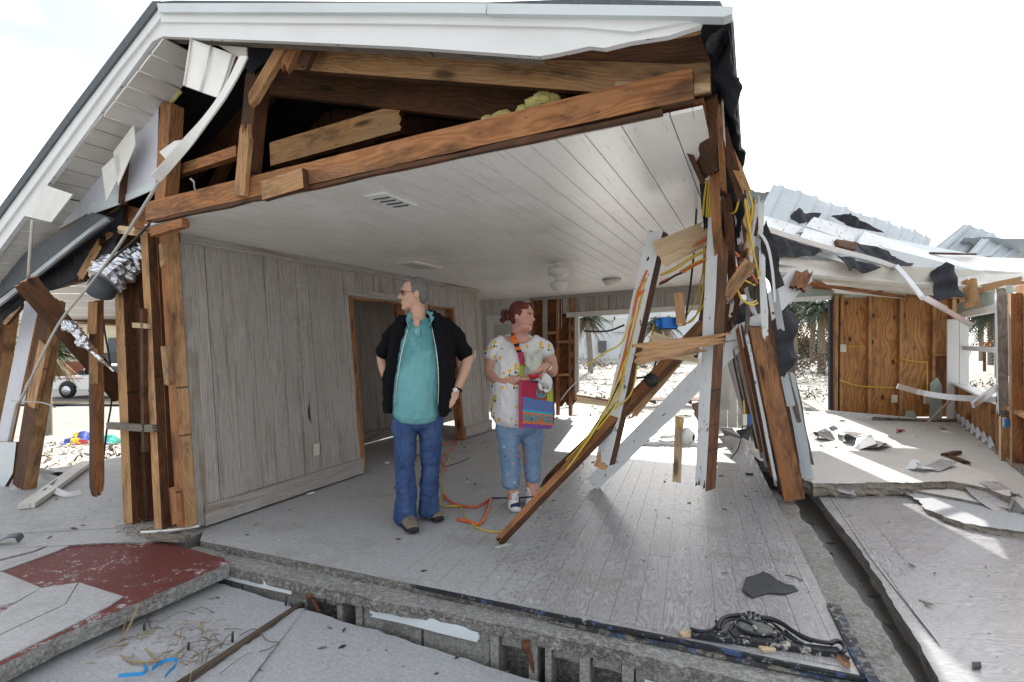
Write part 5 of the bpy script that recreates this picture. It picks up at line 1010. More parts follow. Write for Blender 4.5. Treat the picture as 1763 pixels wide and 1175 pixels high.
# blue electrical box
bb = D(1150, 566, 3.5); eb = root('electrical_box', bb, 'bright blue plastic electrical box hanging between the studs', 'electrical box')
box('body', bb, .11, .07, .075, 'blue_plastic', eb, R(12), .004); box('mounting_ear', bb+Vector((-.07, 0, .02)), .03, .02, .035, 'blue_plastic', eb, R(12)); box('opening', bb+Vector((.0, .01, -.006)), .10, .06, .006, 'tar_paper', eb, R(12))
sb = D(1322, 735, 4.5); 
jb = D(1279, 732, 4.3); eb2 = root('outlet_box', jb, 'cream and blue outlet box dangling on a yellow cable before the stack', 'outlet box')
box('cover', jb, .045, .05, .09, 'cream_plastic', eb2, R(20), .003); box('body', jb+Vector((.045, .01, 0)), .04, .05, .085, 'blue_paint', eb2, R(20), .003)
tag(tube('support_wire', [jb, D(1272, 770, 4.25), D(1258, 790, 4.2)], .005, 'black_cable', None, 5), 'stiff black wire poking down from the dangling outlet box', 'wire')
o = sheet('small_flap', [D(1298, 735, 4.35), D(1290, 760, 4.3), D(1276, 752, 4.3), D(1268, 742, 4.25)], .006, 'black_rubber', None, 2, .01); tag(o, 'small black rubber flap beside the dangling outlet box', 'flap')
tag(lathe('round_plate', [(.001, 0), (.045, 0), (.05, .006), (.001, .008)], 'black_rubber', None, basis(Vector((1, 0, 0)), Vector((0, -1, .3)), D(1121, 655, 3.62)), 20), 'round black cover plate nailed on the long slanting stud', 'cover plate')
# ================================================================= CABLES
cab = [
 ('yellow_cable', [(1222, 283, 3.0), (1214, 330, 3.05), (1210, 372, 3.1)], 'outer left of the yellow cables hanging from the torn ceiling corner'),
 ('yellow_cable', [(1226, 283, 3.0), (1219, 330, 3.05), (1216, 374, 3.1)], None), ('yellow_cable', [(1229, 285, 3.0), (1223, 330, 3.05), (1219, 376, 3.1)], None), ('yellow_cable', [(1231, 284, 3.0), (1227, 325, 3.05), (1226, 330, 3.05), (1222, 374, 3.1)], None),
 ('yellow_cable', [(1212, 420, 3.7), (1210, 470, 3.75), (1196, 520, 3.8), (1178, 550, 3.85)], None), ('yellow_cable', [(1216, 420, 3.7), (1212, 480, 3.75), (1204, 530, 3.8), (1186, 556, 3.85), (1150, 545, 3.7)], None), ('yellow_cable', [(1221, 420, 3.7), (1216, 490, 3.75), (1208, 530, 3.8), (1176, 560, 3.85), (1130, 558, 3.8), (1122, 580, 3.8)], None),
 ('yellow_cable', [(1228, 424, 3.3), (1190, 442, 3.4), (1160, 462, 3.5), (1136, 474, 3.55)], None), ('yellow_cable', [(1228, 427, 3.3), (1190, 446, 3.4), (1164, 464, 3.5), (1138, 475, 3.55)], None), ('yellow_cable', [(1228, 441, 3.3), (1198, 452, 3.4), (1170, 468, 3.5)], None),
 ('yellow_cable', [(1112, 480, 3.45), (1098, 500, 3.45), (1090, 535, 3.45), (1078, 600, 3.5), (1062, 680, 3.55), (1010, 755, 3.6), (968, 800, 3.7), (925, 850, 3.72), (900, 893, 3.95), (870, 914, 3.72), (832, 914, 3.74), (805, 895, 3.95), (792, 872, 4.25), (770, 872, 4.28)], 'long yellow cable running from the white stud down past the woman to the floor'),
 ('yellow_cable', [(1111, 483, 3.45), (1102, 520, 3.45), (1085, 590, 3.5), (1062, 660, 3.5), (1030, 730, 3.55), (1000, 775, 3.55), (960, 830, 3.6)], None), ('yellow_cable', [(1108, 502, 3.45), (1096, 550, 3.45), (1075, 640, 3.5), (1058, 700, 3.55), (1002, 770, 3.6), (970, 812, 3.62)], None),
 ('yellow_cable', [(1092, 540, 3.45), (1070, 590, 3.45), (1040, 608, 3.5), (1010, 630, 3.6)], None), ('yellow_cable', [(1098, 622, 3.6), (1085, 680, 3.6), (1040, 720, 3.6), (990, 790, 3.6)], None),
 ('yellow_cable', [(1262, 250, 2.8), (1276, 300, 2.9), (1268, 360, 3.0), (1254, 368, 3.1)], None), ('yellow_cable', [(1272, 290, 2.85), (1288, 330, 2.95), (1295, 355, 3.0), (1292, 380, 3.05), (1286, 350, 3.0), (1276, 310, 2.9)], None), ('yellow_cable', [(1276, 310, 2.9), (1286, 370, 3.0), (1296, 430, 3.1), (1306, 475, 3.2), (1304, 480, 3.2)], 'yellow cable hanging in front of the wing roof down to the wood blocks'), ('yellow_cable', [(1292, 378, 3.05), (1290, 400, 3.1), (1292, 440, 3.1)], None),
 ('yellow_cable', [(1270, 500, 3.4), (1276, 515, 3.4), (1290, 522, 3.4), (1302, 518, 3.42)], None), ('yellow_cable', [(1272, 505, 3.4), (1280, 518, 3.4), (1294, 526, 3.4), (1304, 522, 3.42)], None), ('yellow_cable', [(1170, 718, 3.83), (1171, 740, 3.82)], None), ('yellow_cable', [(1280, 690, 4.3), (1283, 735, 4.3)], None), ('yellow_cable', [(1250, 440, 3.3), (1262, 462, 3.35), (1278, 480, 3.4), (1300, 492, 3.45)], None),
 ('orange_cable', [(1229, 406, 3.3), (1200, 420, 3.4), (1172, 440, 3.45), (1155, 450, 3.5)], 'upper orange cable between the two white studs'), ('orange_cable', [(1228, 443, 3.3), (1200, 455, 3.4), (1174, 470, 3.45)], 'lower orange cable between the two white studs'), ('orange_cable', [(1151, 480, 3.5), (1136, 488, 3.55)], 'short orange cable end at the left white stud'),
 ('orange_cable', [(1114, 466, 3.42), (1106, 485, 3.42), (1098, 510, 3.43), (1090, 545, 3.45), (1075, 610, 3.5), (1060, 665, 3.55)], 'orange cable hanging in front of the left white stud'), ('orange_cable', [(1108, 500, 3.42), (1098, 512, 3.42), (1090, 535, 3.43)], 'short orange loop at the lowest hole of the left white stud'),
 ('orange_cable', [(1250, 405, 3.3), (1256, 425, 3.3), (1272, 442, 3.35)], 'orange cable right of the long white stud, above the small pine block'), ('orange_cable', [(1250, 440, 3.35), (1262, 458, 3.4), (1290, 470, 3.45), (1304, 488, 3.5)], 'orange cable behind the small pine block'),
 ('black_cable', [(1206, 315, 3.6), (1200, 350, 3.65), (1196, 420, 3.7), (1190, 480, 3.75), (1182, 540, 3.8), (1178, 560, 3.85)], 'thick black cable hanging vertically left of the long white stud'), ('black_cable', [(1174, 470, 3.45), (1160, 476, 3.5), (1148, 484, 3.5), (1136, 490, 3.55)], 'black cable joined to the lower orange cable'), ('black_cable', [(1155, 450, 3.5), (1146, 456, 3.5)], 'black end of the upper orange cable'),
 ('black_cable', [(1130, 622, 3.8), (1120, 645, 3.8), (1096, 652, 3.8)], 'black cable curling under the horizontal splintered board'), ('black_cable', [(1075, 560, 3.6), (1048, 570, 3.65), (1020, 571, 3.7), (1006, 570, 3.75)], 'thin dark cable sagging across the big back opening'),
 ('black_cable', [(1072, 648, 3.62), (1040, 710, 3.6), (1000, 770, 3.62), (985, 792, 3.62), (970, 815, 3.62), (935, 850, 3.7), (902, 857, 4.3), (878, 858, 4.5), (846, 858, 4.5)], 'black cable running beside the long slanting stud and across her shoes'), ('black_cable', [(1064, 690, 3.6), (1020, 750, 3.58), (980, 800, 3.6), (950, 840, 3.62)], 'second black cable along the long slanting stud'),
 ('white_cable', [(1040, 608, 3.55), (1020, 635, 3.6), (985, 665, 3.7), (965, 690, 3.8)], 'thin white cable trailing from the yellow cables in the back opening'), ('white_cable', [(1300, 345, 3.35), (1296, 392, 3.35), (1290, 430, 3.35)], 'thin white wire beside the yellow cable loop'),
]
rad = {'yellow_cable': .0058, 'orange_cable': .0085, 'black_cable': .0075, 'white_cable': .004}
ylab = ['second from the left of the yellow cables hanging from the torn ceiling corner', 'third from the left of the yellow cables hanging from the torn ceiling corner', 'rightmost kinked yellow cable hanging from the torn ceiling corner',
 'leftmost yellow cable in the bundle below the pale bridging board', 'middle yellow cable looping to the blue electrical box', 'yellow cable in the same bundle that ends below the blue electrical box',
 'upper yellow cable stretched between the two white studs', 'middle yellow cable stretched between the two white studs', 'short lower yellow cable stretched between the two white studs',
 'yellow cable from the second hole of the left white stud to the slanting stud', 'yellow cable from the lowest hole of the left white stud to the slanting stud', 'short yellow cable curving to the left over the big back opening', 'yellow cable loop passing behind the horizontal splintered board',
 'yellow cable swinging left from the roof edge to the long stud top', 'yellow cable bent into a loop right of the long stud top', 'short yellow cable below the loop at the wing roof edge', 'upper yellow loop beneath the small pine block', 'lower yellow loop beneath the small pine block',
 'short yellow cable holding the short hanging pine post', 'short yellow cable above the dangling outlet box', 'thin yellow cable crossing behind the small pine block']
for m, pts, lab in cab:
    P_ = [D(*p) for p in pts]
    for p in P_: p.z = max(p.z, .008)
    o = tube(m, P_, rad[m], m, None, 6); tag(o, lab or ylab.pop(0), 'cable', 'cables hanging at the collapsed corner')
floor_c = [('floor_cable', 'orange_cable', .010, [(762, 852), (778, 866), (800, 872), (822, 872), (836, 864), (846, 858)], 'orange cord on the floor reaching from behind the man to the black cable'), ('floor_cable', 'orange_cable', .012, [(844, 860), (838, 882), (826, 902), (806, 898), (787, 894)], 'bent end of orange cord lying hook shaped between the two people'),
 ('floor_cable', 'orange_cable', .008, [(754, 768), (772, 762), (789, 750), (786, 765), (776, 775), (765, 782), (760, 795), (767, 805), (757, 815)], 'orange cord zigzagging on the floor behind the man'), ('floor_cable', 'yellow_cable', .006, [(767, 778), (772, 790), (766, 802), (760, 812), (755, 822), (762, 835), (764, 850), (758, 866), (765, 872), (790, 872)], 'thin yellow cord beside the man feet on the floor'),
 ('twig', 'twig', .004, [(768, 803), (790, 797), (809, 788)], 'dry twig lying behind the man on the floor')]
for nm, m, r_, pts, lab in floor_c: tag(tube(nm, [G(a, b, r_*1.2) for a, b in pts], r_, m, None, 6), lab, 'cable' if 'cable' in nm else 'twig')
# thin wires at left
tag(tube('white_cable', [D(300, 272, 2.9), D(270, 320, 2.85), D(200, 430, 3.3), D(155, 490, 3.6), D(100, 560, 3.7), D(40, 680, 3.8), D(28, 700, 3.85), D(15, 760, 3.9)], .009, 'white_cable', None, 6), 'long pale cable slanting from the gable down to the far left studs', 'cable')
tag(tube('white_cable', [D(56, 380, 3.7), D(52, 430, 3.7), D(49, 478, 3.75)], .010, 'white_cable', None, 6), 'short pale cable hanging from the soffit at far left', 'cable')
tag(tube('black_cable', [D(258, 385, 3.4), D(230, 415, 3.45), D(195, 445, 3.5), D(155, 485, 3.6)], .008, 'black_cable', None, 6), 'black cable crossing in front of the silver duct', 'cable')
tag(tube('black_cable', [D(175, 530, 4.3), D(180, 570, 4.3), D(190, 630, 4.3), D(192, 690, 4.35), D(184, 740, 4.4), D(178, 790, 4.4)], .007, 'black_cable', None, 6), 'thin dark cable hanging in the left room opening beside the broken post', 'cable')
tag(tube('white_cable', [D(20, 690, 4.4), D(45, 692, 4.3), D(75, 694, 4.3), D(95, 702, 4.3)], .006, 'white_cable', None, 5), 'thin white wire stretching sideways from the far left studs', 'wire'); tag(tube('white_cable', [D(328, 308, 3.3), D(334, 314, 3.3), D(336, 326, 3.35), D(346, 338, 3.35)], .006, 'white_cable', None, 5), 'curled white wire end inside the dark attic', 'wire')
# left side loose things
loose((212, 684, 4.25), (42, 482, 3.7), .145, .045, ['pine_dark', 'pine'], 'brown plank leaning diagonally across the left room opening', 'board', rag=(.02, .02), wob=.003)
loose((167, 854, 4.0), (166, 516, 4.0), .066, .07, ['pine_orange', 'pine_dark', 'pine_dark'], 'broken post hanging in the left room opening with a splintered lower end', 'post', 'hanging_post', tw=25, rag=(.09, .02), wob=.003)
loose((158, 576, 3.93), (160, 520, 3.93), .055, .03, ['pine', 'pine_orange'], 'short pine cleat on the upper part of the hanging post', 'cleat', rag=(.01, .0)); loose((161, 662, 3.95), (161, 600, 3.95), .055, .03, ['pine', 'pine_orange'], 'short pine cleat halfway up the hanging post', 'cleat', rag=(.01, .0))
dk = root('air_duct', D(190, 490, 3.8), 'crumpled silver foil air duct with a dark flexible end hanging by the corner studs', 'duct')
def crumple(name, pts, r0, r1, mat, parent, amp, seed, ringy=False):
    pts = spline(pts, 14); c = sum(pts, Vector())/len(pts); bm = bmesh.new(); tube_bm(bm, [p-c for p in pts], r0, 22, r1)
    for i, v in enumerate(bm.verts):
        ax = min(range(len(pts)), key=lambda k: (pts[k]-c-v.co).length); d_ = (v.co-(pts[ax]-c))
        f = 1+amp*noise.noise(v.co*18+Vector((seed, 0, 0)))+amp*.6*noise.noise(v.co*45)
        if ringy: f = 1+(.09 if ax % 3 == 0 else -.04)+.05*noise.noise(v.co*9)
        v.co = (pts[ax]-c)+d_*f
    return bm_ob(name, bm, mat, parent, Matrix.Translation(c), False)
crumple('foil', [D(254, 440, 4.05), D(220, 455, 3.95), D(195, 470, 3.85), D(178, 485, 3.8)], .10, .125, 'foil', dk, .35, 3)
crumple('flex_end', [D(190, 478, 3.85), D(178, 492, 3.85), D(172, 506, 3.87)], .088, .082, 'duct_grey', dk, .1, 5, True)
tag(crumple('foil_scrap', [D(115, 560, 3.9), D(132, 572, 3.85), D(145, 590, 3.85), D(156, 602, 3.85)], .035, .03, 'foil', None, .9, 8), 'torn strip of silver foil draped over the diagonal plank', 'foil'); tag(crumple('foil_scrap', [D(158, 606, 3.85), D(172, 618, 3.85), D(188, 632, 3.9), D(196, 640, 3.9)], .012, .005, 'foil', None, .9, 9), 'thin twisted foil tail below the torn foil strip', 'foil')
# ================================================================= THINGS ON THE FLOORS
def fl_sheet(name, pts, z, t, mat, label, cat, sub=3, wob=.01, **k): return tag(sheet(name, [G(p[0], p[1], p[2] if len(p) > 2 else z) for p in pts], t, mat, None, sub, wob, n=UPV, **k), label, cat)
o = fl_sheet('shingle_scrap', [(1278, 1016), (1297, 1004), (1284, 996), (1314, 983), (1326, 988), (1336, 996), (1352, 1004), (1366, 1007), (1374, 1015), (1350, 1022), (1322, 1020), (1306, 1024), (1296, 1028)], .012, .006, 'gunmetal', 'torn black roof shingle scrap lying flat on the laminate floor', 'shingle', 3, .006)
tube_t = lambda n_, pts, r_, m, lab, cat, z=.006: tag(tube(n_, [G(p[0], p[1], p[2] if len(p) > 2 else z) for p in pts], r_, m, None, 5), lab, cat)
tube_t('twig', [(1352, 990), (1366, 993), (1382, 1000)], .003, 'twig', 'tiny bent twig near the black shingle scrap', 'twig')
# carved pediment
pz = .02; pe = root('carved_pediment', G(1320, 1110, 0), 'black carved pediment with an oval medallion and scrolls lying at the floor edge', 'pediment')
def PG(px, py, z=pz): return G(px, py, z)
rail = ribbon('rail', [PG(1192, 1084, .03), PG(1260, 1100, .03), PG(1330, 1111, .03), PG(1400, 1119, .03), PG(1452, 1124, .03)], .045, Vector((0, 1, 0)), .04, 'carved', pe) if 'carved' in M else None
def carved():
    N = NT('carved'); v = N.tc.outputs['Object']; a = N.noise(v, 22, 6, .75); m = N.step(a, .55, .6)
    M['carved'] = N.done(N.mix(m, (.016, .018, .024), (.42, .41, .37)), .45, N.bump(a, .6, .006))
    N = NT('carved_dark'); v = N.tc.outputs['Object']; a = N.noise(v, 26, 6, .75); m = N.step(a, .64, .68)
    M['carved_dark'] = N.done(N.mix(m, (.012, .014, .02), (.36, .36, .34)), .35, N.bump(a, .5, .006))
carved()
ribbon('rail', [PG(1190, 1090, .012), PG(1260, 1101, .014), PG(1330, 1109, .014), PG(1400, 1119, .014), PG(1446, 1124, .014)], .042, Vector((.3, 1, 0)), .025, 'carved', pe)
def scr(pts, r_, r1=None, z=.03, m='carved_dark'): return tube('scroll', [PG(a, b, z) for a, b in pts], r_, m, pe, 7, r1)
scr([(1189, 1082), (1200, 1086), (1215, 1087), (1228, 1083), (1235, 1076), (1233, 1070)], .006, .008)
scr([(1236, 1084), (1238, 1074), (1244, 1066), (1256, 1061), (1272, 1060), (1285, 1061)], .009, .011, .04); scr([(1240, 1084), (1246, 1074), (1256, 1068), (1268, 1066)], .007, .006)
scr([(1310, 1064), (1330, 1067), (1348, 1075), (1364, 1086), (1382, 1096), (1402, 1103), (1425, 1107), (1436, 1106)], .012, .008, .04); scr([(1322, 1070), (1338, 1080), (1352, 1092), (1366, 1102), (1380, 1107)], .008, .006)
scr([(1330, 1076), (1336, 1088), (1344, 1098), (1340, 1104)], .007); scr([(1366, 1088), (1380, 1098), (1398, 1106)], .008, .005); scr([(1262, 1078), (1256, 1086), (1262, 1094), (1276, 1098), (1290, 1100)], .008, .006); scr([(1246, 1092), (1256, 1084), (1260, 1076)], .006); scr([(1330, 1098), (1346, 1090), (1352, 1100)], .006)
scr([(1430, 1108), (1440, 1104), (1450, 1108), (1455, 1118), (1450, 1124)], .011, .009, .03); scr([(1440, 1118), (1450, 1128), (1462, 1134)], .012, .008, .02); scr([(1352, 1086), (1366, 1098), (1384, 1110)], .006)
for px, py in ((1282, 1059), (1290, 1056), (1298, 1057), (1306, 1061), (1288, 1063), (1298, 1064), (1276, 1062)):
    bm = bmesh.new(); bmesh.ops.create_icosphere(bm, subdivisions=2, radius=.011); bm_ob('leaf_boss', bm, 'carved', pe, Matrix.Translation(PG(px, py, .045)), True)
mc = PG(1300, 1081, .03); rot = basis(PG(1330, 1087, .03)-PG(1270, 1077, .03), UPV, mc)
lathe('medallion', [(.001, .012), (.045, .009), (.062, .0), (.062, -.01)], 'medallion', pe, rot @ Matrix.Diagonal((1.35, 1.0, 1, 1)), 28)
tor = [rot @ Vector((math.cos(a)*.088, math.sin(a)*.066, .004)) for a in [2*math.pi*i/28 for i in range(29)]]
bm = bmesh.new(); tube_bm(bm, [p-mc for p in tor], .0075, 6); bm_ob('medallion_rim', bm, 'carved', pe, Matrix.Translation(mc), True)
tube('rope', [rot @ Vector((-.06, .03, .014)), rot @ Vector((-.02, .0, .017)), rot @ Vector((.0, -.03, .014)), rot @ Vector((-.005, -.05, .012))], .007, 'carved', pe, 6)
for i, (px, py, w_) in enumerate(((1184, 1091, .035), (1320, 1116, .03))): 
    p = PG(px, py, .006); board('block', p-Vector((w_, 0.01, 0)), p+Vector((w_, 0, 0)), .035, .012, 'pine_pale', pe, UPV)
board('end_block', PG(1443, 1126, .012), PG(1460, 1146, .012), .022, .02, ['pine_dark', 'pine'], pe, UPV, rag=(.01, .01))
# tiny scraps on floor
tag(board('wood_scrap', G(1376+7, 788, .02), G(1392, 790, .02), .03, .02, 'pine_dark', None, UPV), 'tiny dark scrap on the floor left of the stack foot', 'scrap') if False else None
tag(board('wood_scrap', G(1284, 816, .01), G(1296, 817, .01), .03, .02, 'gunmetal', None, UPV, rag=(.01, .01)), 'tiny dark scrap on the laminate before the leaning stack', 'scrap')
tag(board('paper_scrap', G(852, 944, .004), G(880, 936, .004), .035, .002, 'lace', None, UPV, rag=(.01, .01)), 'pale paper scrap at the foot of the slanting brown stud', 'paper')
tag(board('paper_scrap', G(530, 851, .01), G(540, 848, .01), .03, .01, 'white_plastic', None, UPV), 'small white scrap by the baseboard of the plank wall', 'scrap')
# debris across the back opening
tag(quadprism('loose_board', G(962, 690, .02), G(1062, 702, .02), G(1050, 692, .22), G(966, 678, .22), .04, ['cardboard', 'pine_dark']), 'long tan board lying on edge at the foot of the back opening', 'board')
def pallet(px, py, label, rz, ww=.9):
    c = G(px, py, -.38); r = root('pallet', c, label, 'pallet', 'wooden pallets outside the back opening', None, rz)
    for i in range(5): board('slat', c+Vector((-ww/2, i*.15, .12)), c+Vector((ww/2, i*.15, .12)), .09, .02, 'pine_dark', r, UPV)
    for x in (-ww/2, 0, ww/2): board('runner', c+Vector((x*.95, 0, .06)), c+Vector((x*.95, .62, .06)), .09, .04, 'pine_dark', r, Vector((1, 0, 0)))
pallet(1128, 697, 'slatted wooden pallet on the sand seen left of the long white stud', .2); pallet(1190, 697, 'slatted wooden pallet on the sand behind the wide white board', -.15)
tag(board('loose_board', G(1196, 712, -.1), G(1236, 700, -.1), .4, .03, 'pine_dark', None, Vector((.3, -1, .3)), rag=(.1, .1)), 'dark red brown wood panel lying just left of the beige wall panel', 'board')
# ladder like track beyond the wing opening
tag(board('wood_track', G(1386, 690, -.3), G(1428, 712, -.1), .25, .04, 'grey_wood', None, UPV, rag=(.03, .03)), 'grey wooden strip on the sand at the sill of the wing back opening', 'board')
# curled laminate pieces on right side
def lam(pts, wd, side, label, mat='laminate', name='laminate_strip', t=.005): return tag(ribbon(name, [D(*p) for p in pts], wd, Vector(side), t, mat, None, 6), label, 'laminate strip')
lam([(1675, 832, 5.02), (1700, 858, 4.65), (1735, 878, 4.45), (1790, 886, 4.4)], .19, (1, -.5, 0), 'long laminate strip curling off the raised slab edge to the right')
lam([(1698, 828, 5.05), (1715, 838, 4.8), (1728, 848, 4.68)], .17, (1, .1, 0), 'short laminate flap at the right end of the raised slab edge')
lam([(1620, 858, 4.9), (1632, 885, 4.62), (1645, 908, 4.35), (1656, 912, 4.25)], .18, (1, .1, .0), 'grey laminate strip drooping from the lower slab, left one of the two')
lam([(1714, 878, 4.5), (1728, 905, 4.32), (1738, 934, 4.15)], .19, (1, 0, .0), 'laminate strip with bold white grain drooping from the lower slab, right one of the two')
lam([(1420, 762, 6.9), (1445, 790, 6.3), (1458, 822, 5.6), (1452, 835, 5.05), (1458, 850, 4.9)], .16, (1, .2, 0), 'sandy laminate strip bending down over the slab corner near the leaning beam')
lam([(1565, 808, 5.45), (1578, 796, 5.45), (1590, 803, 5.4), (1600, 808, 5.35)], .2, (.55, 1, .1), 'curled white laminate piece lying on the raised slab', 'blue_white'); lam([(1600, 808, 5.4), (1615, 803, 5.5), (1633, 793, 5.65)], .15, (.3, 1, .1), 'flat tail of the curled white laminate piece', 'laminate')
lam([(1450, 766, 6.9), (1455, 752, 6.95), (1475, 752, 6.9), (1487, 772, 6.4)], .3, (.7, 1, .2), 'humped laminate sheet at the middle of the raised slab', 'laminate'); lam([(1485, 772, 6.5), (1505, 762, 6.6), (1528, 768, 6.5)], .4, (.4, 1, 0), 'second humped laminate sheet right of the first on the raised slab')
lam([(1396, 756, 7.2), (1412, 744, 7.2), (1430, 758, 7.0)], .3, (.5, 1, .2), 'crumpled grey laminate piece nearest the leaning heap'); lam([(1422, 742, 7.9), (1432, 736, 7.9), (1442, 744, 7.8)], .2, (.5, 1, .2), 'small curled laminate piece farthest back on the raised slab')
lam([(1765, 860, 4.7), (1740, 866, 4.75), (1720, 858, 4.9), (1700, 862, 4.9)], .22, (.2, 1, .1), 'dark rolled sheet beside the drooping strips at the right edge', 'duct_grey', 'rolled_sheet')
for i, (a, b, l) in enumerate((((1626, 784), (1652, 778), 'dark splinter left'), ((1636, 786), (1666, 798), 'dark splinter right'))):
    tag(board('wood_splinter', G(*a, -.03), G(*b, -.03), .07, .03, 'pine_dark', None, UPV, rag=(.05, .08)), l.replace('dark splinter', 'dark wood splinter on the sandy wing floor,')+' one of the pair', 'splinter')
tag(board('red_white_packet', G(1545, 741, -.03), G(1556, 741, -.03), .06, .02, 'tarp_red', None, UPV), 'small red packet lying before the fallen trim in the wing', 'packet')
# left foreground: dried grass heap with blue ribbon
rs2 = random.Random(5); bm = bmesh.new()
for i in range(150):
    px = rs2.gauss(285, 52); py = rs2.gauss(1108, 26); p = G(px, py, -.168); a = rs2.uniform(0, 6.3); l = rs2.uniform(.05, .22); q = Vector((math.cos(a)*l, math.sin(a)*l, 0)); h = Vector((0, 0, rs2.uniform(.005, .05)))
    tube_bm(bm, spline([p-q/2, p+h+Vector((rs2.uniform(-.02, .02), rs2.uniform(-.02, .02), 0)), p+q/2], 3), rs2.uniform(.0012, .003), 4, .001, mi=rs2.choice((0, 0, 1)))
o = bm_ob('dried_grass', bm, ['straw', 'twig'], None, None, False); tag(o, 'heap of dried grass and roots on the sandy slab beside the red slab', 'dried grass', None, 'stuff')
sd_ = sandheap = None
def heap(name, px, py, z, r_, h, mat, label):
    c = G(px, py, z); bm = bmesh.new(); bmesh.ops.create_grid(bm, x_segments=26, y_segments=26, size=1)
    for v in bm.verts:
        d_ = v.co.length; f = max(0, 1-d_); v.co = Vector((v.co.x*r_*1.6, v.co.y*r_, (f*f*(3-2*f))*h*(1+.5*noise.noise(v.co*3))+.012*noise.noise(v.co*9)-.012))
    return tag(bm_ob(name, bm, mat, None, Matrix.Translation(c), True), label, 'sand heap', None, 'stuff')
heap('sand_heap', 235, 1118, -.172, .42, .045, 'sand_slab', 'low heap of sand under the dried grass')
for pts, lab in (([(204, 1164), (222, 1162), (244, 1160), (254, 1152), (248, 1148)], 'blue plastic ribbon loop at the left in the dried grass'), ([(262, 1152), (276, 1142), (290, 1136), (304, 1137), (302, 1146), (292, 1156), (284, 1166)], 'blue plastic ribbon curl at the right in the dried grass')):
    tag(ribbon('blue_ribbon', [G(a, b, -.138) for a, b in pts], .016, Vector((0, .3, 1)), .002, 'bag_turq' if False else 'ribbon_blue', None, 4), lab, 'ribbon') if 'ribbon_blue' in M else None
for pts, lab, r_ in (([(208, 1106, -.15), (224, 1076, -.09), (240, 1040, -.0)], 'longest yellow reed leaning against the red slab edge', .005), ([(210, 1092, -.15), (216, 1072, -.10), (224, 1052, -.03)], 'thin yellow reed beside the longest one', .003), ([(205, 1128, -.15), (230, 1140, -.14), (276, 1138, -.14)], 'flat yellow reed lying across the dried grass', .005), ([(250, 1118, -.14), (264, 1130, -.14), (276, 1140, -.15)], 'short yellow reed over the dried grass', .004)):
    tag(tube('dry_reed', [G(*p) for p in pts], r_, 'straw', None, 5), lab, 'reed')
for pts, lab in (([(412, 1095), (424, 1088), (438, 1083), (450, 1092), (462, 1104), (480, 1106)], 'curving root tendril across the joint board'), ([(446, 1122), (462, 1118), (480, 1108)], 'short root tendril right of the joint board')):
    tag(tube('root_tendril', [G(a, b, -.166) for a, b in pts], .0025, 'twig', None, 4), lab, 'root')
# debris at the foot of the corner studs
bm = bmesh.new()
for i in range(60):
    px = rs2.uniform(205, 325); py = 905+rs2.uniform(-8, 22); p = G(px, py, .0); a = rs2.uniform(-.5, .5); l = rs2.uniform(.04, .2); q = Vector((math.cos(a)*l, math.sin(a)*l, 0))
    tube_bm(bm, spline([p-q/2, p+Vector((0, 0, rs2.uniform(.01, .04))), p+q/2], 3), rs2.uniform(.0015, .004), 4, .001, mi=rs2.choice((0, 1)))
tag(bm_ob('root_tangle', bm, ['twig', 'straw'], None, None, False), 'tangle of roots and straw at the foot of the corner studs', 'roots', None, 'stuff')
tag(tube('white_pipe', [G(242, 917, .03), G(290, 914, .03), G(343, 906, .05)], .010, 'white_plastic', None, 7), 'thin white pipe lying at the foot of the corner studs', 'pipe')
tag(board('grey_splinter', G(260, 924, .02), G(322, 928, .02), .06, .03, 'grey_wood', None, UPV, rag=(.06, .06), wob=.006), 'splintered grey wood piece between corner studs and red slab', 'splinter')
tag(board('fallen_plank', G(45, 872, .02), G(150, 797, .04), .11, .04, 'cream_paint', None, UPV, rag=(.02, .02), wob=.004), 'long pale plank lying on the left room floor towards the sand', 'plank')
tag(ribbon('curled_strip', [G(80, 838, .06), G(95, 845, .03), G(115, 852, .01), G(140, 848, .01)], .06, Vector((0, 1, .4)), .004, 'white_clean', None), 'curled white strip over the pale plank in the left room', 'strip')
for i, (a, b, c, lab) in enumerate((((68, 808), (90, 815), (108, 817), 'upper black strip on the left room floor'), ((58, 858), (85, 835), (103, 822), 'lower black strip on the left room floor'))):
    tag(ribbon('black_strip', [G(*a, .02), G(*b, .05), G(*c, .02)], .04, Vector((0, 1, .3)), .006, 'black_rubber', None), lab, 'strip')
tag(ribbon('curled_scrap', [G(-5, 935, .0), G(12, 925, .04), G(30, 922, .05), G(36, 930, .01)], .05, Vector((0, 1, .3)), .006, 'duct_grey', None), 'curled dark scrap at the left edge near the red slab', 'scrap')
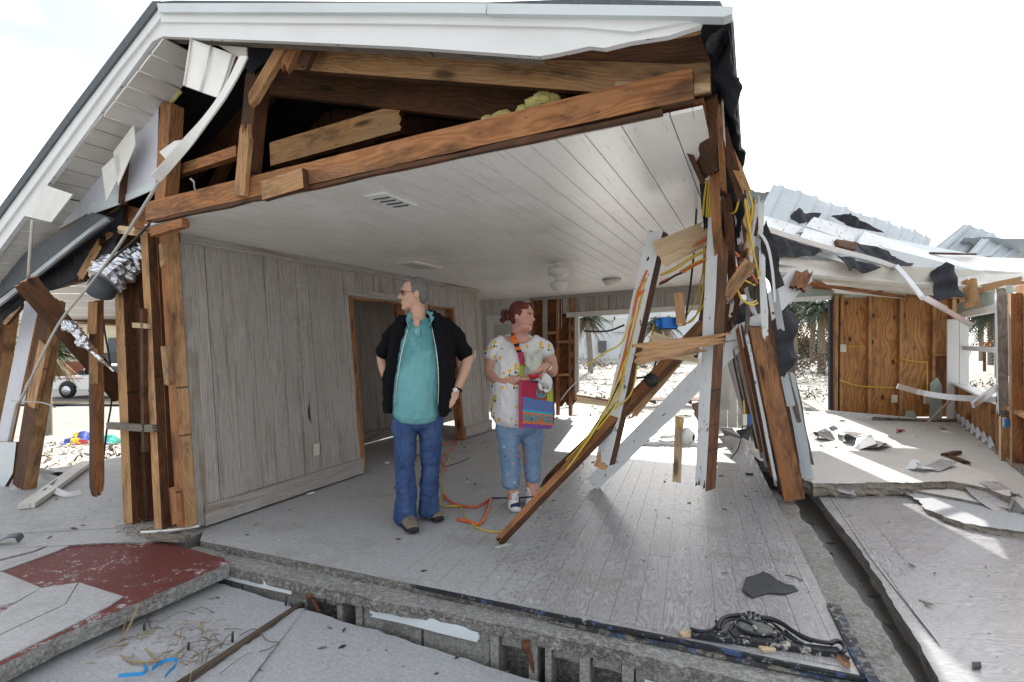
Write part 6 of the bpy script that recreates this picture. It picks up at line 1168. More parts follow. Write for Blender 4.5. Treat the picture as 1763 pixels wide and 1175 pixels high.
def crumbs(name, label, reg, n, seed, z0, mats, smax=.03):
    rs = random.Random(seed); bm = bmesh.new(); R_ = [Vector(p) for p in reg]; xs0 = [p.x for p in R_]; ys0 = [p.y for p in R_]
    for i in range(n):
        x = rs.uniform(min(xs0), max(xs0)); y = rs.uniform(min(ys0), max(ys0)); ins = False
        for j in range(len(R_)):
            a, b = R_[j], R_[j-1]
            if (a.y > y) != (b.y > y) and x < (b.x-a.x)*(y-a.y)/(b.y-a.y)+a.x: ins = not ins
        if not ins or noise.noise(Vector((x*1.3, y*1.3, seed))) < .02: continue
        l = smax*rs.random()**9+.0018; a = rs.uniform(0, 6.3); e = rs.uniform(.2, 1); p = Vector((x, y, z0(x, y))); q = Vector((math.cos(a), math.sin(a), 0))*l; r_ = Vector((-q.y, q.x, 0))*e*.5; h = Vector((0, 0, l*.25+.001))
        t_ = [bm.verts.new(p+o) for o in (q+h*rs.random(), r_+h, -q+h*rs.random(), -r_+h)]; b_ = [bm.verts.new(p+o) for o in (q, r_, -q, -r_)]; mi = rs.randrange(len(mats))
        f = bm.faces.new(t_); f.material_index = mi
        for k in range(4): f = bm.faces.new((t_[k], b_[k], b_[(k+1) % 4], t_[(k+1) % 4])); f.material_index = mi
    return tag(bm_ob(name, bm, mats, None, None, False), label, 'debris', None, 'stuff')
crumbs('floor_crumbs', 'fine grit and splinters scattered over the main floor', FLOOR, 3200, 2, lambda x, y: .001, ['twig', 'grey_wood', 'straw', 'concrete', 'gunmetal', 'white_plastic'], .028)
crumbs('floor_crumbs', 'grit and wood chips scattered over the left room floor', LREG, 1100, 3, lambda x, y: -.004, ['twig', 'grey_wood', 'straw', 'pine_orange', 'gunmetal', 'white_plastic'], .06)
crumbs('slab_crumbs', 'pebbles and chips scattered over the front slabs', [(-2.2, 3.3), (1.8, 1.9), (1.9, .6), (-2.4, .8)], 1500, 4, lambda x, y: zl(x, y)+.003, ['twig', 'concrete', 'concrete_dark', 'gunmetal'], .025)
crumbs('slab_crumbs', 'pebbles and chips scattered over the right hand sandy slab', rs_poly, 1300, 5, lambda x, y: -.148+.012*(y-3)+.01*math.sin(x*3), ['twig', 'concrete', 'grey_wood', 'gunmetal', 'straw'], .04)
crumbs('slab_crumbs', 'rubble in the trench and along the broken ledge', [(1.5, 2.0), (2.3, 4.4), (3.0, 6), (3.2, 6), (2.0, 1.6)], 900, 6, lambda x, y: -.395, ['concrete', 'concrete_dark', 'twig'], .05)
crumbs('slab_crumbs', 'plaster and wood bits scattered over the wing floor and raised slab', [(3.0, 5.3), (4.3, 4.9), (6.4, 5.6), (8.3, 9.4), (4.6, 9.8), (3.3, 8)], 1500, 7, lambda x, y: .026 if x < 3.0+(y-5)*.75 else -.055, ['white_plastic', 'grey_wood', 'gunmetal', 'twig', 'cream_paint'], .09)
# ================================================================= BACKGROUND
def facade(name, label, cat, c, wdt, hgt, dep, mat, rz=0.0, base=None, bh=0):
    r = root(name, c, label, cat, None, None, rz); box('wall', c+Vector((0, 0, bh)), wdt, dep, hgt-bh, mat, r, rz)
    if base: box('brick_base', c+Vector((0, 0, -.2)), wdt+.1, dep+.1, bh+.2, base, r, rz)
    return r
c = Vector((-41, 50, -2.3)); bl = facade('cream_building', 'cream building with a red brick base and a pitched edge beyond the road', 'building', c, 20, 7.6, 10, 'cream_stucco', 0, 'brick_red', 1.9)
box('roof_band', c+Vector((0, -.2, 5.2)), 21, 10.6, .25, 'cream_paint', bl); box('roof', c+Vector((0, 0, 7.6)), 22, 12, .4, 'shingle', bl)
p = D(204, 598, 44.8); box('air_vent', p+Vector((0, 0, -.7)), 1.6, .25, 1.5, 'duct_grey', bl); p = D(128, 634, 44.8); box('door', D(192, 628, 44.6)+Vector((0, 0, -1.6)), 1.4, .3, 2.6, 'dark_glass', bl)
c2_ = Vector((13, 60, -.6)); wb2 = facade('white_building', 'large plain white building beyond the palms in the big back opening', 'building', c2_, 26, 9, 12, 'white_stucco')
for px, py, w_, h_ in ((1040, 552, 2.2, 1.3), (1073, 572, 2.0, 1.6), (1150, 560, 1.5, 1.2)): p = D(px, py, 53.8); f = box('window', p, w_, .2, h_, 'white_clean', wb2); box('pane', p+Vector((0, -.12, .12)), w_-.3, .1, h_-.24, 'dark_glass', f) if False else box('shutter', p+Vector((0, -.12, .12)), w_-.3, .1, h_-.24, 'blind', f)
box('meter_box', D(1037, 597, 53.8)+Vector((0, 0, -.6)), .8, .3, 1.2, 'duct_grey', wb2)
def palm(base, h, rt, label, crown=1.3, lean=(0, 0), nf=26, droop=1.0, mats=('leaf_green', 'leaf_brown'), rs=None):
    rs = rs or random.Random(int(base.x*31+base.y)); r = root('palm_tree', base, label, 'palm tree')
    top = base+Vector((lean[0], lean[1], h)); tube('trunk', [base-Vector((0, 0, .2)), base+Vector((lean[0]*.2, lean[1]*.2, h*.4)), top], rt, 'bark', r, 9, rt*.85)
    bm = bmesh.new()
    for i in range(nf):
        a = 2*math.pi*i/nf+rs.uniform(-.2, .2); el = rs.uniform(-.9, 1.15); L_ = crown*rs.uniform(.75, 1.1); mi = 1 if el < -.2 and rs.random() < .8 else 0
        d0 = Vector((math.cos(a)*math.cos(el), math.sin(a)*math.cos(el), math.sin(el))); pts = []
        for k in range(7):
            t = k/6; pts.append(top+d0*L_*t+Vector((0, 0, -droop*L_*.55*t*t)))
        tube_bm(bm, pts, .02*crown, 3, .006, mi=mi)
        for k in range(2, 22):                                                  # leaflets
            t = k/21; p = top+d0*L_*t+Vector((0, 0, -droop*L_*.55*t*t)); tg = (d0*L_+Vector((0, 0, -droop*L_*1.1*t))).normalized(); sd_ = tg.cross(Vector((0, 0, 1))).normalized()
            for s_ in (-1, 1):
                l_ = crown*.34*math.sin(math.pi*min(.98, t*.85+.12))*rs.uniform(.7, 1.1); e = p+(tg*.65+sd_*s_*.8+Vector((0, 0, -.35-rs.uniform(0, .4)))).normalized()*l_
                w_ = tg*.028*crown; vs = [bm.verts.new(q) for q in (p-w_, p+w_, e)]; f = bm.faces.new(vs); f.material_index = mi
    c_ = bm_ob('crown', bm, list(mats), r, None, False, False); return r
palm(Vector(((1017-CX)/F*30, 30, -.45)), 3.1, .17, 'palm with a bushy head in front of the white building, left of the studs', 1.5, (-.2, 0), 30, 1.3)
palm(Vector(((1136-CX)/F*34, 34, -.45)), 3.0, .16, 'second palm hanging fronds behind the left white stud', 1.7, (.0, 0), 30, 1.4)
palm(Vector(((84-CX)/F*17, 17, -1.7)), 2.75, .11, 'low palm with dry orange fronds in the left room opening', 1.15, (-.1, 0), 60, .6, ('leaf_green', 'leaf_brown'))
for i, (px, d, h, cr, lb) in enumerate(((1722, 26, 3.5, 1.9, 'palm with brown drooping fronds seen through the wing window, nearest'), (1706, 40, 4.2, 1.9, 'palm trunk behind the nearest one in the wing window'), (1748, 34, 4.4, 2.2, 'rightmost palm in the wing window'), (1368, 34, 4.3, 2.0, 'bare stemmed palm at the left of the wing back opening'), (1414, 30, 3.6, 1.9, 'ragged palm at the right of the wing back opening'), (1398, 44, 5, 2.2, 'palm farthest back in the wing back opening'), (1690, 48, 5, 2.2, 'thin palm at the left edge of the wing window'))):
    palm(Vector(((px-CX)/F*d, d, -.45)), h, .22, lb, cr, (.2*((i % 3)-1), 0), 34, 1.5, ('leaf_dark', 'leaf_brown'))
def foliage(name, label, cat, items, n, sz, mats, trunk=None):
    r = root(name, Vector(items[0][0])-Vector((0, 0, items[0][1][2])), label, cat); bm = bmesh.new(); rs = random.Random(n)
    for (c, rad_) in items:
        for i in range(n):
            u_ = Vector((rs.gauss(0, 1), rs.gauss(0, 1), rs.gauss(0, 1))).normalized()*rs.random()**.35
            p = Vector((c[0]+u_.x*rad_[0], c[1]+u_.y*rad_[1], c[2]+u_.z*rad_[2]))
            if noise.noise(p*1.1) < -.12: continue
            a = Vector((rs.uniform(-1, 1), rs.uniform(-1, 1), rs.uniform(-1, 1)))*sz; b = Vector((rs.uniform(-1, 1), rs.uniform(-1, 1), rs.uniform(-1, 1)))*sz
            f = bm.faces.new([bm.verts.new(q) for q in (p-a, p+b*.5, p+a, p-b*.5)]); f.material_index = rs.randrange(len(mats))
    bm_ob('crown', bm, mats, r, None, False, False)
    for c, rad_ in items[:3]:
        tube('trunk', [Vector((c[0], c[1], -.6)), Vector((c[0]+.1, c[1], c[2]))], .14, 'bark', r, 6, .06)
    return r
for i, (px, d, rx, zt_, h_, lb) in enumerate(((1360, 52, 2.6, 2.2, 2.6, 'dark evergreen behind the left side of the wing back opening'), (1392, 56, 2.8, 2.6, 2.9, 'dark evergreen in the middle of the wing back opening'), (1425, 50, 2.6, 2.2, 2.6, 'dark evergreen at the right side of the wing back opening'), (1330, 60, 3, 2.5, 3, 'dark evergreen hidden mostly by the black sheeting'), (1762, 58, 3, 2.0, 2.6, 'dark evergreen behind the palms in the wing window'))):
    x = (px-CX)/F*d; foliage('evergreen_tree', lb, 'tree', [((x, d, zt_-.9), (rx*.6, rx*.6, h_*.55)), ((x-.8, d, zt_-1.8), (rx*.6, rx*.6, h_*.4)), ((x+.9, d+.5, zt_-2), (rx*.55, rx*.6, h_*.4))], 900, .16, ['leaf_dark', 'leaf_green', 'branch'])
# uprooted brush piles
def brush(name, label, c, w_, h_, n, seed, leafy=.3):
    rs = random.Random(seed); bm = bmesh.new()
    for i in range(n):
        f = rs.random(); p = Vector(c)+Vector((rs.uniform(-1, 1)*w_, rs.uniform(-1, 1)*w_*.5, 0)); hh = h_*(1-((p.x-c[0])/w_)**2)*rs.random(); p.z = c[2]+hh
        q = Vector((rs.uniform(-1, 1), rs.uniform(-.5, .5), rs.uniform(-.5, .7)))*rs.uniform(.3, 1.0)*h_*.7
        tube_bm(bm, spline([p, p+q*.5+Vector((0, 0, rs.uniform(-.1, .1))), p+q], 2), rs.uniform(.008, .03), 3, .004, 0)
        if rs.random() < leafy:
            for k in range(12):
                e = p+q*rs.random()+Vector((rs.uniform(-.2, .2), rs.uniform(-.2, .2), rs.uniform(-.15, .15))); a = Vector((rs.uniform(-1, 1), rs.uniform(-1, 1), rs.uniform(-1, 1)))*.06; b = Vector((rs.uniform(-1, 1), rs.uniform(-1, 1), rs.uniform(-1, 1)))*.06
                ff_ = bm.faces.new([bm.verts.new(z_) for z_ in (e-a, e+b, e+a)]); ff_.material_index = rs.choice((1, 2))
    return tag(bm_ob(name, bm, ['branch', 'leaf_brown', 'leaf_dark'], None, None, False, False), label, 'brush pile', None, 'stuff')
brush('brush_pile', 'tangled uprooted brush pile beyond the wing back opening', ((1402-CX)/F*24, 24, -.45), 2.2, 1.5, 420, 3); brush('brush_pile', 'low uprooted scrub at the foot of the white building, left', ((1060-CX)/F*34, 34, -.5), 2.4, .7, 160, 4); brush('brush_pile', 'low scrub at the left jamb of the back opening', ((1000-CX)/F*38, 38, -.5), 1.6, .8, 120, 6); brush('brush_pile', 'low scrub behind the hanging left stud', ((1125-CX)/F*36, 36, -.5), 2.0, .6, 120, 7)
brush('brush_pile', 'scattered dry brush on the sand in the left room opening', (-7.3, 9.5, -.95), 1.2, .3, 60, 8, .1); brush('brush_pile', 'thin line of dry brush beyond the brush pile', ((1400-CX)/F*17, 17, -.45), 2.4, .12, 120, 9, .1); brush('brush_pile', 'dry brush scraps under the palms in the wing window', ((1725-CX)/F*20, 20, -.45), 2.4, .25, 150, 10, .2); brush('brush_pile', 'flat brush scraps on the sand in the back opening', ((1040-CX)/F*16, 16, -.45), 1.8, .1, 90, 12, .05)
# ground litter
bm = bmesh.new(); rs3 = random.Random(9)
for i in range(3000):
    if i % 3: x = rs3.uniform(-12, -4.5); y = rs3.uniform(6.2, 24)
    else: x = rs3.uniform(1, 16); y = rs3.uniform(10.8, 30)
    z = terrain(x, y)+.02; a = rs3.uniform(0, 6.3); l = rs3.uniform(.02, .28)*(.45 if i % 3 else 1); q = Vector((math.cos(a)*l, math.sin(a)*l, rs3.uniform(-.02, .05)))
    w_ = Vector((-q.y, q.x, 0)).normalized()*rs3.uniform(.01, .045)*(.5 if i % 3 else 1); p = Vector((x, y, z)); vs = [bm.verts.new(p+e) for e in (-q-w_, q-w_*.4, q+w_*.4+Vector((0, 0, .03)), -q+w_)]
    f = bm.faces.new(vs); f.material_index = rs3.choice((0, 0, 1, 2, 3))
tag(bm_ob('ground_litter', bm, ['twig', 'grey_wood', 'straw', 'white_plastic'], None, None, False, False), 'small scattered wood litter strewn over the outside sand', 'litter', None, 'stuff')
# lumber deck seen in the wing window
ld = root('lumber_deck', D(1725, 597, 30), 'raised reddish lumber deck seen through the wing window', 'deck')
for i in range(5): board('joist', D(1692, 590+i*1.6, 30-i*.3), D(1765, 590+i*1.6, 30-i*.3), .08, .06, 'pine_orange', ld, UPV)
for i in range(8): board('rafter', D(1694+i*10, 596, 28.5), D(1700+i*10, 588, 31), .06, .05, 'pine', ld, UPV)
for x in (1695, 1728, 1760): board('post', D(x, 640, 29), D(x, 592, 29), .14, .14, 'pine_dark', ld)
# pickup truck beyond the left room
tkc = Vector((-22.1, 29, -1.70)); tk = root('pickup_truck', tkc, 'white crew cab pickup truck parked by the road beyond the left room', 'pickup truck')
def prof(name, pts, y0, y1, mat, parent, bev=.04):
    vs = [(x, y, z) for y in (y0, y1) for x, z in pts]; n = len(pts); fs = [tuple(range(n)), tuple(range(2*n-1, n-1, -1))]+[(i, i+n, (i+1) % n+n, (i+1) % n) for i in range(n)]
    bm = bmesh.new(); vv = [bm.verts.new(v) for v in vs]
    for f in fs: bm.faces.new([vv[i] for i in f])
    o = bm_ob(name, bm, mat, parent, Matrix.Translation(tkc)); md = o.modifiers.new('bevel', 'BEVEL'); md.width = bev; md.segments = 2; return o
arch = lambda cx, r_: [(cx+r_*math.cos(a), .42+r_*math.sin(a)) for a in [math.pi*k/8 for k in range(9)]]
# x to the right; front of the truck to the left
body = [(-2.75, .45), (-2.8, .95), (-2.65, 1.12), (-1.45, 1.2), (3.0, 1.2), (3.05, .5)]+arch(1.9, .5)+[(1.3, .42)]+arch(-1.75, .5)+[(-2.4, .42)]
prof('body', body, -.95, .95, 'car_white', tk)
prof('cab', [(-1.45, 1.18), (-.75, 1.78), (1.15, 1.80), (1.3, 1.18)], -.82, .82, 'car_white', tk, .06)
for x0, x1, xa, xb in ((-1.2, -.75, -.2, -.2), (-.1, -.1, .9, 1.05)):
    vs = [(x0 if x0 < -.5 else x0, -.835, 1.24), (xb, -.835, 1.24), (xa, -.835, 1.70), (x1, -.835, 1.70)]
    mesh_ob('side_window', [Vector(v)+tkc for v in vs]+[Vector(v)+tkc+Vector((0, .03, 0)) for v in vs], [(0, 1, 2, 3), (7, 6, 5, 4), (0, 4, 5, 1), (1, 5, 6, 2), (2, 6, 7, 3), (3, 7, 4, 0)], 'dark_glass', None, tk)
for x in (-1.75, 1.9):
    for y in (-.93, .93):
        wl = lathe('wheel', [(.001, -.12), (.38, -.12), (.41, -.08), (.41, .08), (.38, .12), (.001, .12)], 'tyre', tk, Matrix.Translation(tkc+Vector((x, y, .41))) @ Matrix.Rotation(R(90), 4, 'X'), 24)
        lathe('rim', [(.001, .10), (.08, .16), (.1, .13), (.24, .135), (.25, .12)], 'aluminium', wl, Matrix.Translation(tkc+Vector((x, y, .41))) @ Matrix.Rotation(R(90), 4, 'X'), 20)
mesh = board('side_stripe', tkc+Vector((-2.3, -.965, 1.03)), tkc+Vector((-.9, -.965, 1.05)), .04, .01, 'tarp_red', tk, FN); board('bumper', tkc+Vector((-2.9, -.9, .55)), tkc+Vector((-2.9, .9, .55)), .22, .12, 'aluminium', tk, Vector((-1, 0, 0))); board('side_mirror', tkc+Vector((-.95, -1.05, 1.25)), tkc+Vector((-.95, -1.05, 1.5)), .2, .1, 'black_rubber', tk, FN)
# coloured cloth on the sand
cl0 = root('beach_parasol_cloth', G(140, 762, -1.25), 'crumpled parasol cloth in red, yellow, blue and green on the sand', 'parasol cloth')
for pts, m in (([(103, 772), (112, 756), (128, 752), (122, 772)], 'tarp_blue'), ([(112, 772), (125, 752), (140, 756), (132, 774)], 'tarp_yellow'), ([(122, 774), (130, 756), (150, 758), (156, 768), (142, 775)], 'tarp_red'), ([(128, 752), (140, 743), (158, 742), (160, 754), (142, 757)], 'tarp_blue'), ([(125, 750), (138, 746), (140, 756), (130, 756)], 'tarp_yellow'), ([(174, 755), (180, 748), (205, 752), (210, 762), (190, 764)], 'tarp_green'), ([(156, 762), (176, 756), (190, 764), (178, 770), (160, 772)], 'tarp_blue')):
    q = [onplane(a, b, (-20, 13.0+.03*(775-b)), (20, 13.0+.03*(775-b))) for a, b in pts]; sheet('cloth_panel', q, .012, m, cl0, 3, .06, 4)
# ================================================================= PEOPLE
TMP = bpy.data.scenes.new('workshop')
def etube(bm, pts, rad, side=Vector((1, 0, 0)), sides=20, k=5):
    """closed elliptical tube through pts; rad = [(half width along side, half depth)]"""
    pts = [Vector(p) for p in pts]; rad = [(r, r) if not isinstance(r, tuple) else r for r in rad]
    P3 = [Vector((a, b, 0)) for a, b in rad]; pp = spline(pts, k); rr = spline(P3, k) if len(P3) > 2 else ([P3[0], P3[-1]])
    if len(pts) == 2: pp = [pts[0].lerp(pts[1], i/4) for i in range(5)]; rr = [P3[0].lerp(P3[1], i/4) for i in range(5)]
    n = len(pp); rings = []
    # rounded ends
    def ring(c, t, a, b):
        s = (side-t*side.dot(t)).normalized(); u = t.cross(s); return [bm.verts.new(c+s*math.cos(q)*a+u*math.sin(q)*b) for q in [2*math.pi*j/sides for j in range(sides)]]
    t0 = (pp[1]-pp[0]).normalized(); t1 = (pp[-1]-pp[-2]).normalized()
    for f in (.98, .8, .5): h = math.sqrt(1-f*f); m_ = min(rr[0].x, rr[0].y); rings.append(ring(pp[0]-t0*m_*f*.6, t0, rr[0].x*h, rr[0].y*h))
    for i, p in enumerate(pp): rings.append(ring(p, (pp[min(i+1, n-1)]-pp[max(i-1, 0)]).normalized(), max(.003, rr[i].x), max(.003, rr[i].y)))
    for f in (.5, .8, .98): h = math.sqrt(1-f*f); m_ = min(rr[-1].x, rr[-1].y); rings.append(ring(pp[-1]+t1*m_*f*.6, t1, rr[-1].x*h, rr[-1].y*h))
    for a, b in zip(rings, rings[1:]):
        for j in range(sides): bm.faces.new((a[j], a[(j+1) % sides], b[(j+1) % sides], b[j]))
    bm.faces.new(rings[0][::-1]); bm.faces.new(rings[-1])
def esph(bm, c, fr, r):
    """ellipsoid; fr = 3x3 frame (columns), r = radii"""
    m = Matrix.Translation(c) @ fr.to_4x4() @ Matrix.Diagonal((r[0], r[1], r[2], 1)); bmesh.ops.create_uvsphere(bm, u_segments=20, v_segments=12, radius=1, matrix=m)
I3 = Matrix.Identity(3)
def remesh(name, bm, vox, mats, parent, loc, sm=4, disp=None, adapt=None):
    bmesh.ops.recalc_face_normals(bm, faces=bm.faces); me = bpy.data.meshes.new('tmp'); bm.to_mesh(me); bm.free()
    t = bpy.data.objects.new('tmp', me); TMP.collection.objects.link(t); md = t.modifiers.new('r', 'REMESH'); md.mode = 'VOXEL'; md.voxel_size = vox
    if sm: s_ = t.modifiers.new('s', 'SMOOTH'); s_.iterations = sm; s_.factor = .5
    vl = TMP.view_layers[0]; vl.update(); dg = vl.depsgraph; new = bpy.data.meshes.new_from_object(t.evaluated_get(dg)); bpy.data.objects.remove(t); bpy.data.meshes.remove(me)
    new.name = name
    if disp:
        new.update(); nn_ = [v.normal.copy() for v in new.vertices]; cc_ = [v.co.copy() for v in new.vertices]
        new.vertices.foreach_set('co', [x for c_, n_ in zip(cc_, nn_) for x in c_+n_*disp(c_)])
    for v in new.vertices: v.co = v.co-loc
    new.materials.clear()
    for m in ([mats] if isinstance(mats, str) else mats): new.materials.append(M[m])
    new.polygons.foreach_set('use_smooth', [True]*len(new.polygons)); new.update()
    o = bpy.data.objects.new(name, new); return link(o, Matrix.Translation(loc), parent)
def wrinkle(a, sc, st=1.0, seed=0.0): return lambda co: a*noise.noise(Vector((co.x*sc, co.y*sc, co.z*sc*st+seed)))+a*.6*noise.noise(Vector((co.x*sc*2.3+5, co.y*sc*2.3, co.z*sc*2.3*st+seed)))
def frame(f, up=Vector((0, 0, 1))):
    f = f.normalized(); s = f.cross(up).normalized(); u = s.cross(f); return Matrix(((f.x, s.x, u.x), (f.y, s.y, u.y), (f.z, s.z, u.z)))   # columns f, s, u
def head(bm, c, fr, k=1.0, fem=False):
    q = lambda f, s, u: c+fr @ Vector((f, s, u))*k
    esph(bm, q(-.005, 0, .028), fr, (.094*k, .076*k, .094*k)); esph(bm, q(.018, 0, -.03), fr, (.076*k, .066*k, .08*k))      # skull, face
    esph(bm, q(.03, 0, -.075), fr, (.058*k, .052*k, .038*k)); esph(bm, q(.072, 0, -.098), fr, (.024*k, .026*k, .02*k))          # jaw, chin
    esph(bm, q(.072, .0, .035), fr, (.024*k, .055*k, .022*k))                                                                 # brow
    for s_ in (-1, 1):
        esph(bm, q(.062, s_*.038, -.025), fr, (.024*k, .024*k, .024*k)); esph(bm, q(-.008, s_*.076, -.005), fr, (.021*k, .011*k, .034*k)); esph(bm, q(.084, s_*.012, -.032), fr, (.011*k, .009*k, .009*k))
    etube(bm, [q(.086, 0, .022), q(.098, 0, -.004), q(.112, 0, -.027)], [.009*k, .010*k, .013*k], fr.col[1], 10)               # nose
    esph(bm, q(.088, 0, -.060), fr, (.012*k, .024*k, .006*k)); esph(bm, q(.085, 0, -.072), fr, (.012*k, .021*k, .007*k))          # lips
    return q
def hand(bm, w, d, nrm, k=1.0, curl=.5, spread=.16, side=1):
    """wrist w, pointing d, palm normal nrm; thumb to side*"""
    d = d.normalized(); nrm = (nrm-d*nrm.dot(d)).normalized(); s = d.cross(nrm)*side; fr = Matrix(((d.x, s.x, nrm.x), (d.y, s.y, nrm.y), (d.z, s.z, nrm.z)))
    q = lambda a, b, c: w+fr @ Vector((a, b, c))*k
    esph(bm, q(.045, 0, 0), fr, (.052*k, .041*k, .017*k)); esph(bm, q(.01, 0, 0), fr, (.035*k, .028*k, .021*k))
    for i, (b, L_) in enumerate(((.030, .072), (.010, .080), (-.011, .074), (-.030, .058))):
        a0 = Vector((.082, b, 0)); an = -spread*b*6+0; pts = [q(.06, b*.8, 0), q(*a0)]; ang = 0; p = a0.copy(); dirx = math.cos(spread*b*20*.5)
        for seg, ll_ in enumerate((.42, .33, .25)):
            ang += curl*(.7, 1.0, .8)[seg]; p = p+Vector((math.cos(ang), b*spread*8*(1 if seg == 0 else .4), math.sin(ang)))*L_*ll_; pts.append(q(*p))
        etube(bm, pts, [.0095*k, .009*k, .0085*k, .0078*k, .0068*k], fr.col[1], 8, 3)
    etube(bm, [q(.015, .022, .004), q(.042, .048, .012), q(.066, .058, .022), q(.088, .058, .030)], [.013*k, .011*k, .010*k, .008*k], fr.col[2], 8, 3)
def shoe(parent, heel, toe, wd, up_mat, sole_mat, toe_mat, lace_mat, hgt=.085, nm='shoe'):
    heel, toe = Vector(heel), Vector(toe); d = (toe-heel); L_ = d.length; d.normalize(); s = Vector((d.y, -d.x, 0)); bm = bmesh.new(); P = lambda t, z: heel+d*L_*t+Vector((0, 0, z))
    etube(bm, [P(.06, .055), P(.3, .055), P(.6, .045), P(.92, .036)], [(wd*.42, hgt*.52), (wd*.45, hgt*.55), (wd*.52, hgt*.44), (wd*.40, hgt*.30)], s, 18)
    etube(bm, [P(.14, .05), P(.15, hgt+.01)], [(wd*.42, .045), (wd*.42, .048)], s, 16)
    up = remesh(nm, bm, .006, up_mat, parent, (heel+toe)/2, 3)
    bm = bmesh.new(); etube(bm, [P(.03, .016), P(.3, .015), P(.65, .015), P(.97, .018)], [(wd*.46, .014), (wd*.44, .014), (wd*.55, .014), (wd*.40, .014)], s, 18); remesh('sole', bm, .006, sole_mat, up, (heel+toe)/2, 2)
    bm = bmesh.new(); esph(bm, P(.90, .030), frame(d), (.042, wd*.42, .022)); remesh('toe_cap', bm, .006, toe_mat, up, (heel+toe)/2, 2)
    for t in (.38, .48, .58, .67):
        z = hgt*(1.12-.42*t)+.014; tube('lace', [P(t, z-.018)+s*wd*.32, P(t+.02, z), P(t+.03, z-.018)-s*wd*.32], .004, lace_mat, up, 5)
    return up
# ---------------------------------------------------------------- the man
mr = G(722, 903, 0); man = root('person', mr, 'grey haired person in black zip jacket, turquoise polo and blue jeans with hands on hips', 'person')
P = lambda px, py, y=0.0: D(px, py, mr.y+y)
hc = P(713, 507, .0); hf = frame(Vector((-.95, -.30, -.03)))
bm = bmesh.new(); hq = head(bm, hc, hf, 1.0)
etube(bm, [P(718, 528, .01), P(721, 548, .015), P(722, 568, .02)], [(.055, .06), (.058, .06), (.10, .07)], Vector((1, 0, 0)))
etube(bm, [P(722, 565, .02), P(722, 600, .02), P(719, 660, .03), P(719, 705, .03)], [(.15, .08), (.165, .10), (.15, .11), (.16, .11)])
etube(bm, [P(690, 562, .02), P(672, 585, .04), P(658, 614, .08)], [.055, .048, .042]); etube(bm, [P(658, 614, .08), P(661, 635, .07), P(669, 660, .05)], [.043, .038, .030])
etube(bm, [P(766, 562, .02), P(787, 585, .05), P(806, 616, .06)], [.055, .050, .045]); etube(bm, [P(806, 615, .06), P(799, 640, .03), P(786, 672, -.04)], [.046, .041, .028])
hand(bm, P(669, 660, .05), P(684, 680, .10)-P(669, 660, .05), Vector((.6, .6, 0)), .98, .4)
hand(bm, P(786, 672, -.04), P(766, 706, -.14)-P(786, 672, -.04), Vector((-.5, .8, -.3)), 1.02, .28, .2, -1)
for a, b, y0, y1 in ((701, 699, .03, .0), (741, 741, .05, .10)): etube(bm, [P(a, 705, y0), P(b, 800, y1), P(b, 888, y1)], [.07, .05, .04])
body = remesh('body', bm, .0055, 'skin', man, mr, 3)
# hair, brows, glasses, eyes, lips
bm = bmesh.new(); esph(bm, hq(-.022, 0, .036), hf, (.093, .083, .093)); esph(bm, hq(-.055, 0, -.012), hf, (.052, .068, .06)); esph(bm, hq(.045, 0, .108), hf, (.04, .05, .022)); esph(bm, hq(.005, .07, .03), hf, (.02, .014, .04)); esph(bm, hq(.005, -.07, .03), hf, (.02, .014, .04))
remesh('hair', bm, .005, 'hair_grey', man, mr, 2, lambda co: .004*noise.noise(Vector((co.x*70, co.y*70, co.z*22)))+.003*noise.noise(co*130))
gl = root('glasses', hq(.09, 0, 0)); gl.parent = man; gl.matrix_basis = WM[man.name].inverted() @ WM[gl.name]
for s_ in (-1, 1):
    c_ = hq(.094, s_*.033, .010); fr_ = basis(hf.col[1], hf.col[0], c_); lathe('lens', [(.001, .0015), (.021, .001), (.021, -.001), (.001, -.0015)], 'lens', gl, fr_ @ Matrix.Diagonal((1, .72, 1, 1)), 18)
    ring_ = [fr_ @ Vector((math.cos(a)*.022, math.sin(a)*.016, .001)) for a in [2*math.pi*i/16 for i in range(17)]]; bmr = bmesh.new(); tube_bm(bmr, [p-c_ for p in ring_], .0016, 5); bm_ob('rim', bmr, 'gunmetal', gl, Matrix.Translation(c_))
    tube('temple', [hq(.09, s_*.056, .014), hq(.045, s_*.078, .012), hq(-.01, s_*.084, .008)], .0018, 'gunmetal', gl, 5)
tube('lip_line', [hq(.094, -.02, -.066), hq(.1, 0, -.065), hq(.094, .02, -.066)], .0022, 'lip', man, 5)
# polo shirt
bm = bmesh.new()
etube(bm, [P(722, 557, .02), P(722, 572, .01), P(720, 605, -.01), P(717, 645, -.03), P(716, 680, -.03), P(716, 711, -.01)], [(.10, .075), (.165, .105), (.185, .13), (.180, .150), (.172, .155), (.172, .145)])
polo = remesh('polo_shirt', bm, .007, 'polo', man, mr, 4, wrinkle(.008, 9, 1.0, 3))
for pts, s_ in (([P(708, 541, -.02), P(703, 552, -.06), P(706, 566, -.10)], -1), ([P(742, 540, -.02), P(744, 551, -.06), P(738, 563, -.10)], 1)): ribbon('collar', pts, .042, Vector((s_*.5, -.2, .9)), .006, 'polo', polo)
tube('collar', [P(707, 543, -.01), P(715, 537, .06), P(728, 535, .07), P(742, 541, -.01)], .014, 'polo', polo, 8)
ribbon('placket', [P(719, 566, -.115), P(719, 578, -.128)], .03, Vector((1, 0, 0)), .004, 'polo', polo, 2); lathe('button', [(.001, .003), (.006, .002), (.006, 0), (.001, 0)], 'white_plastic', polo, basis(Vector((1, 0, 0)), Vector((0, -1, 0)), P(716, 571, -.137)), 10)
sh_ = bmesh.new(); esph(sh_, P(718, 556, -.075), I3, (.026, .02, .035)); remesh('throat', sh_, .005, 'skin', man, mr, 1)
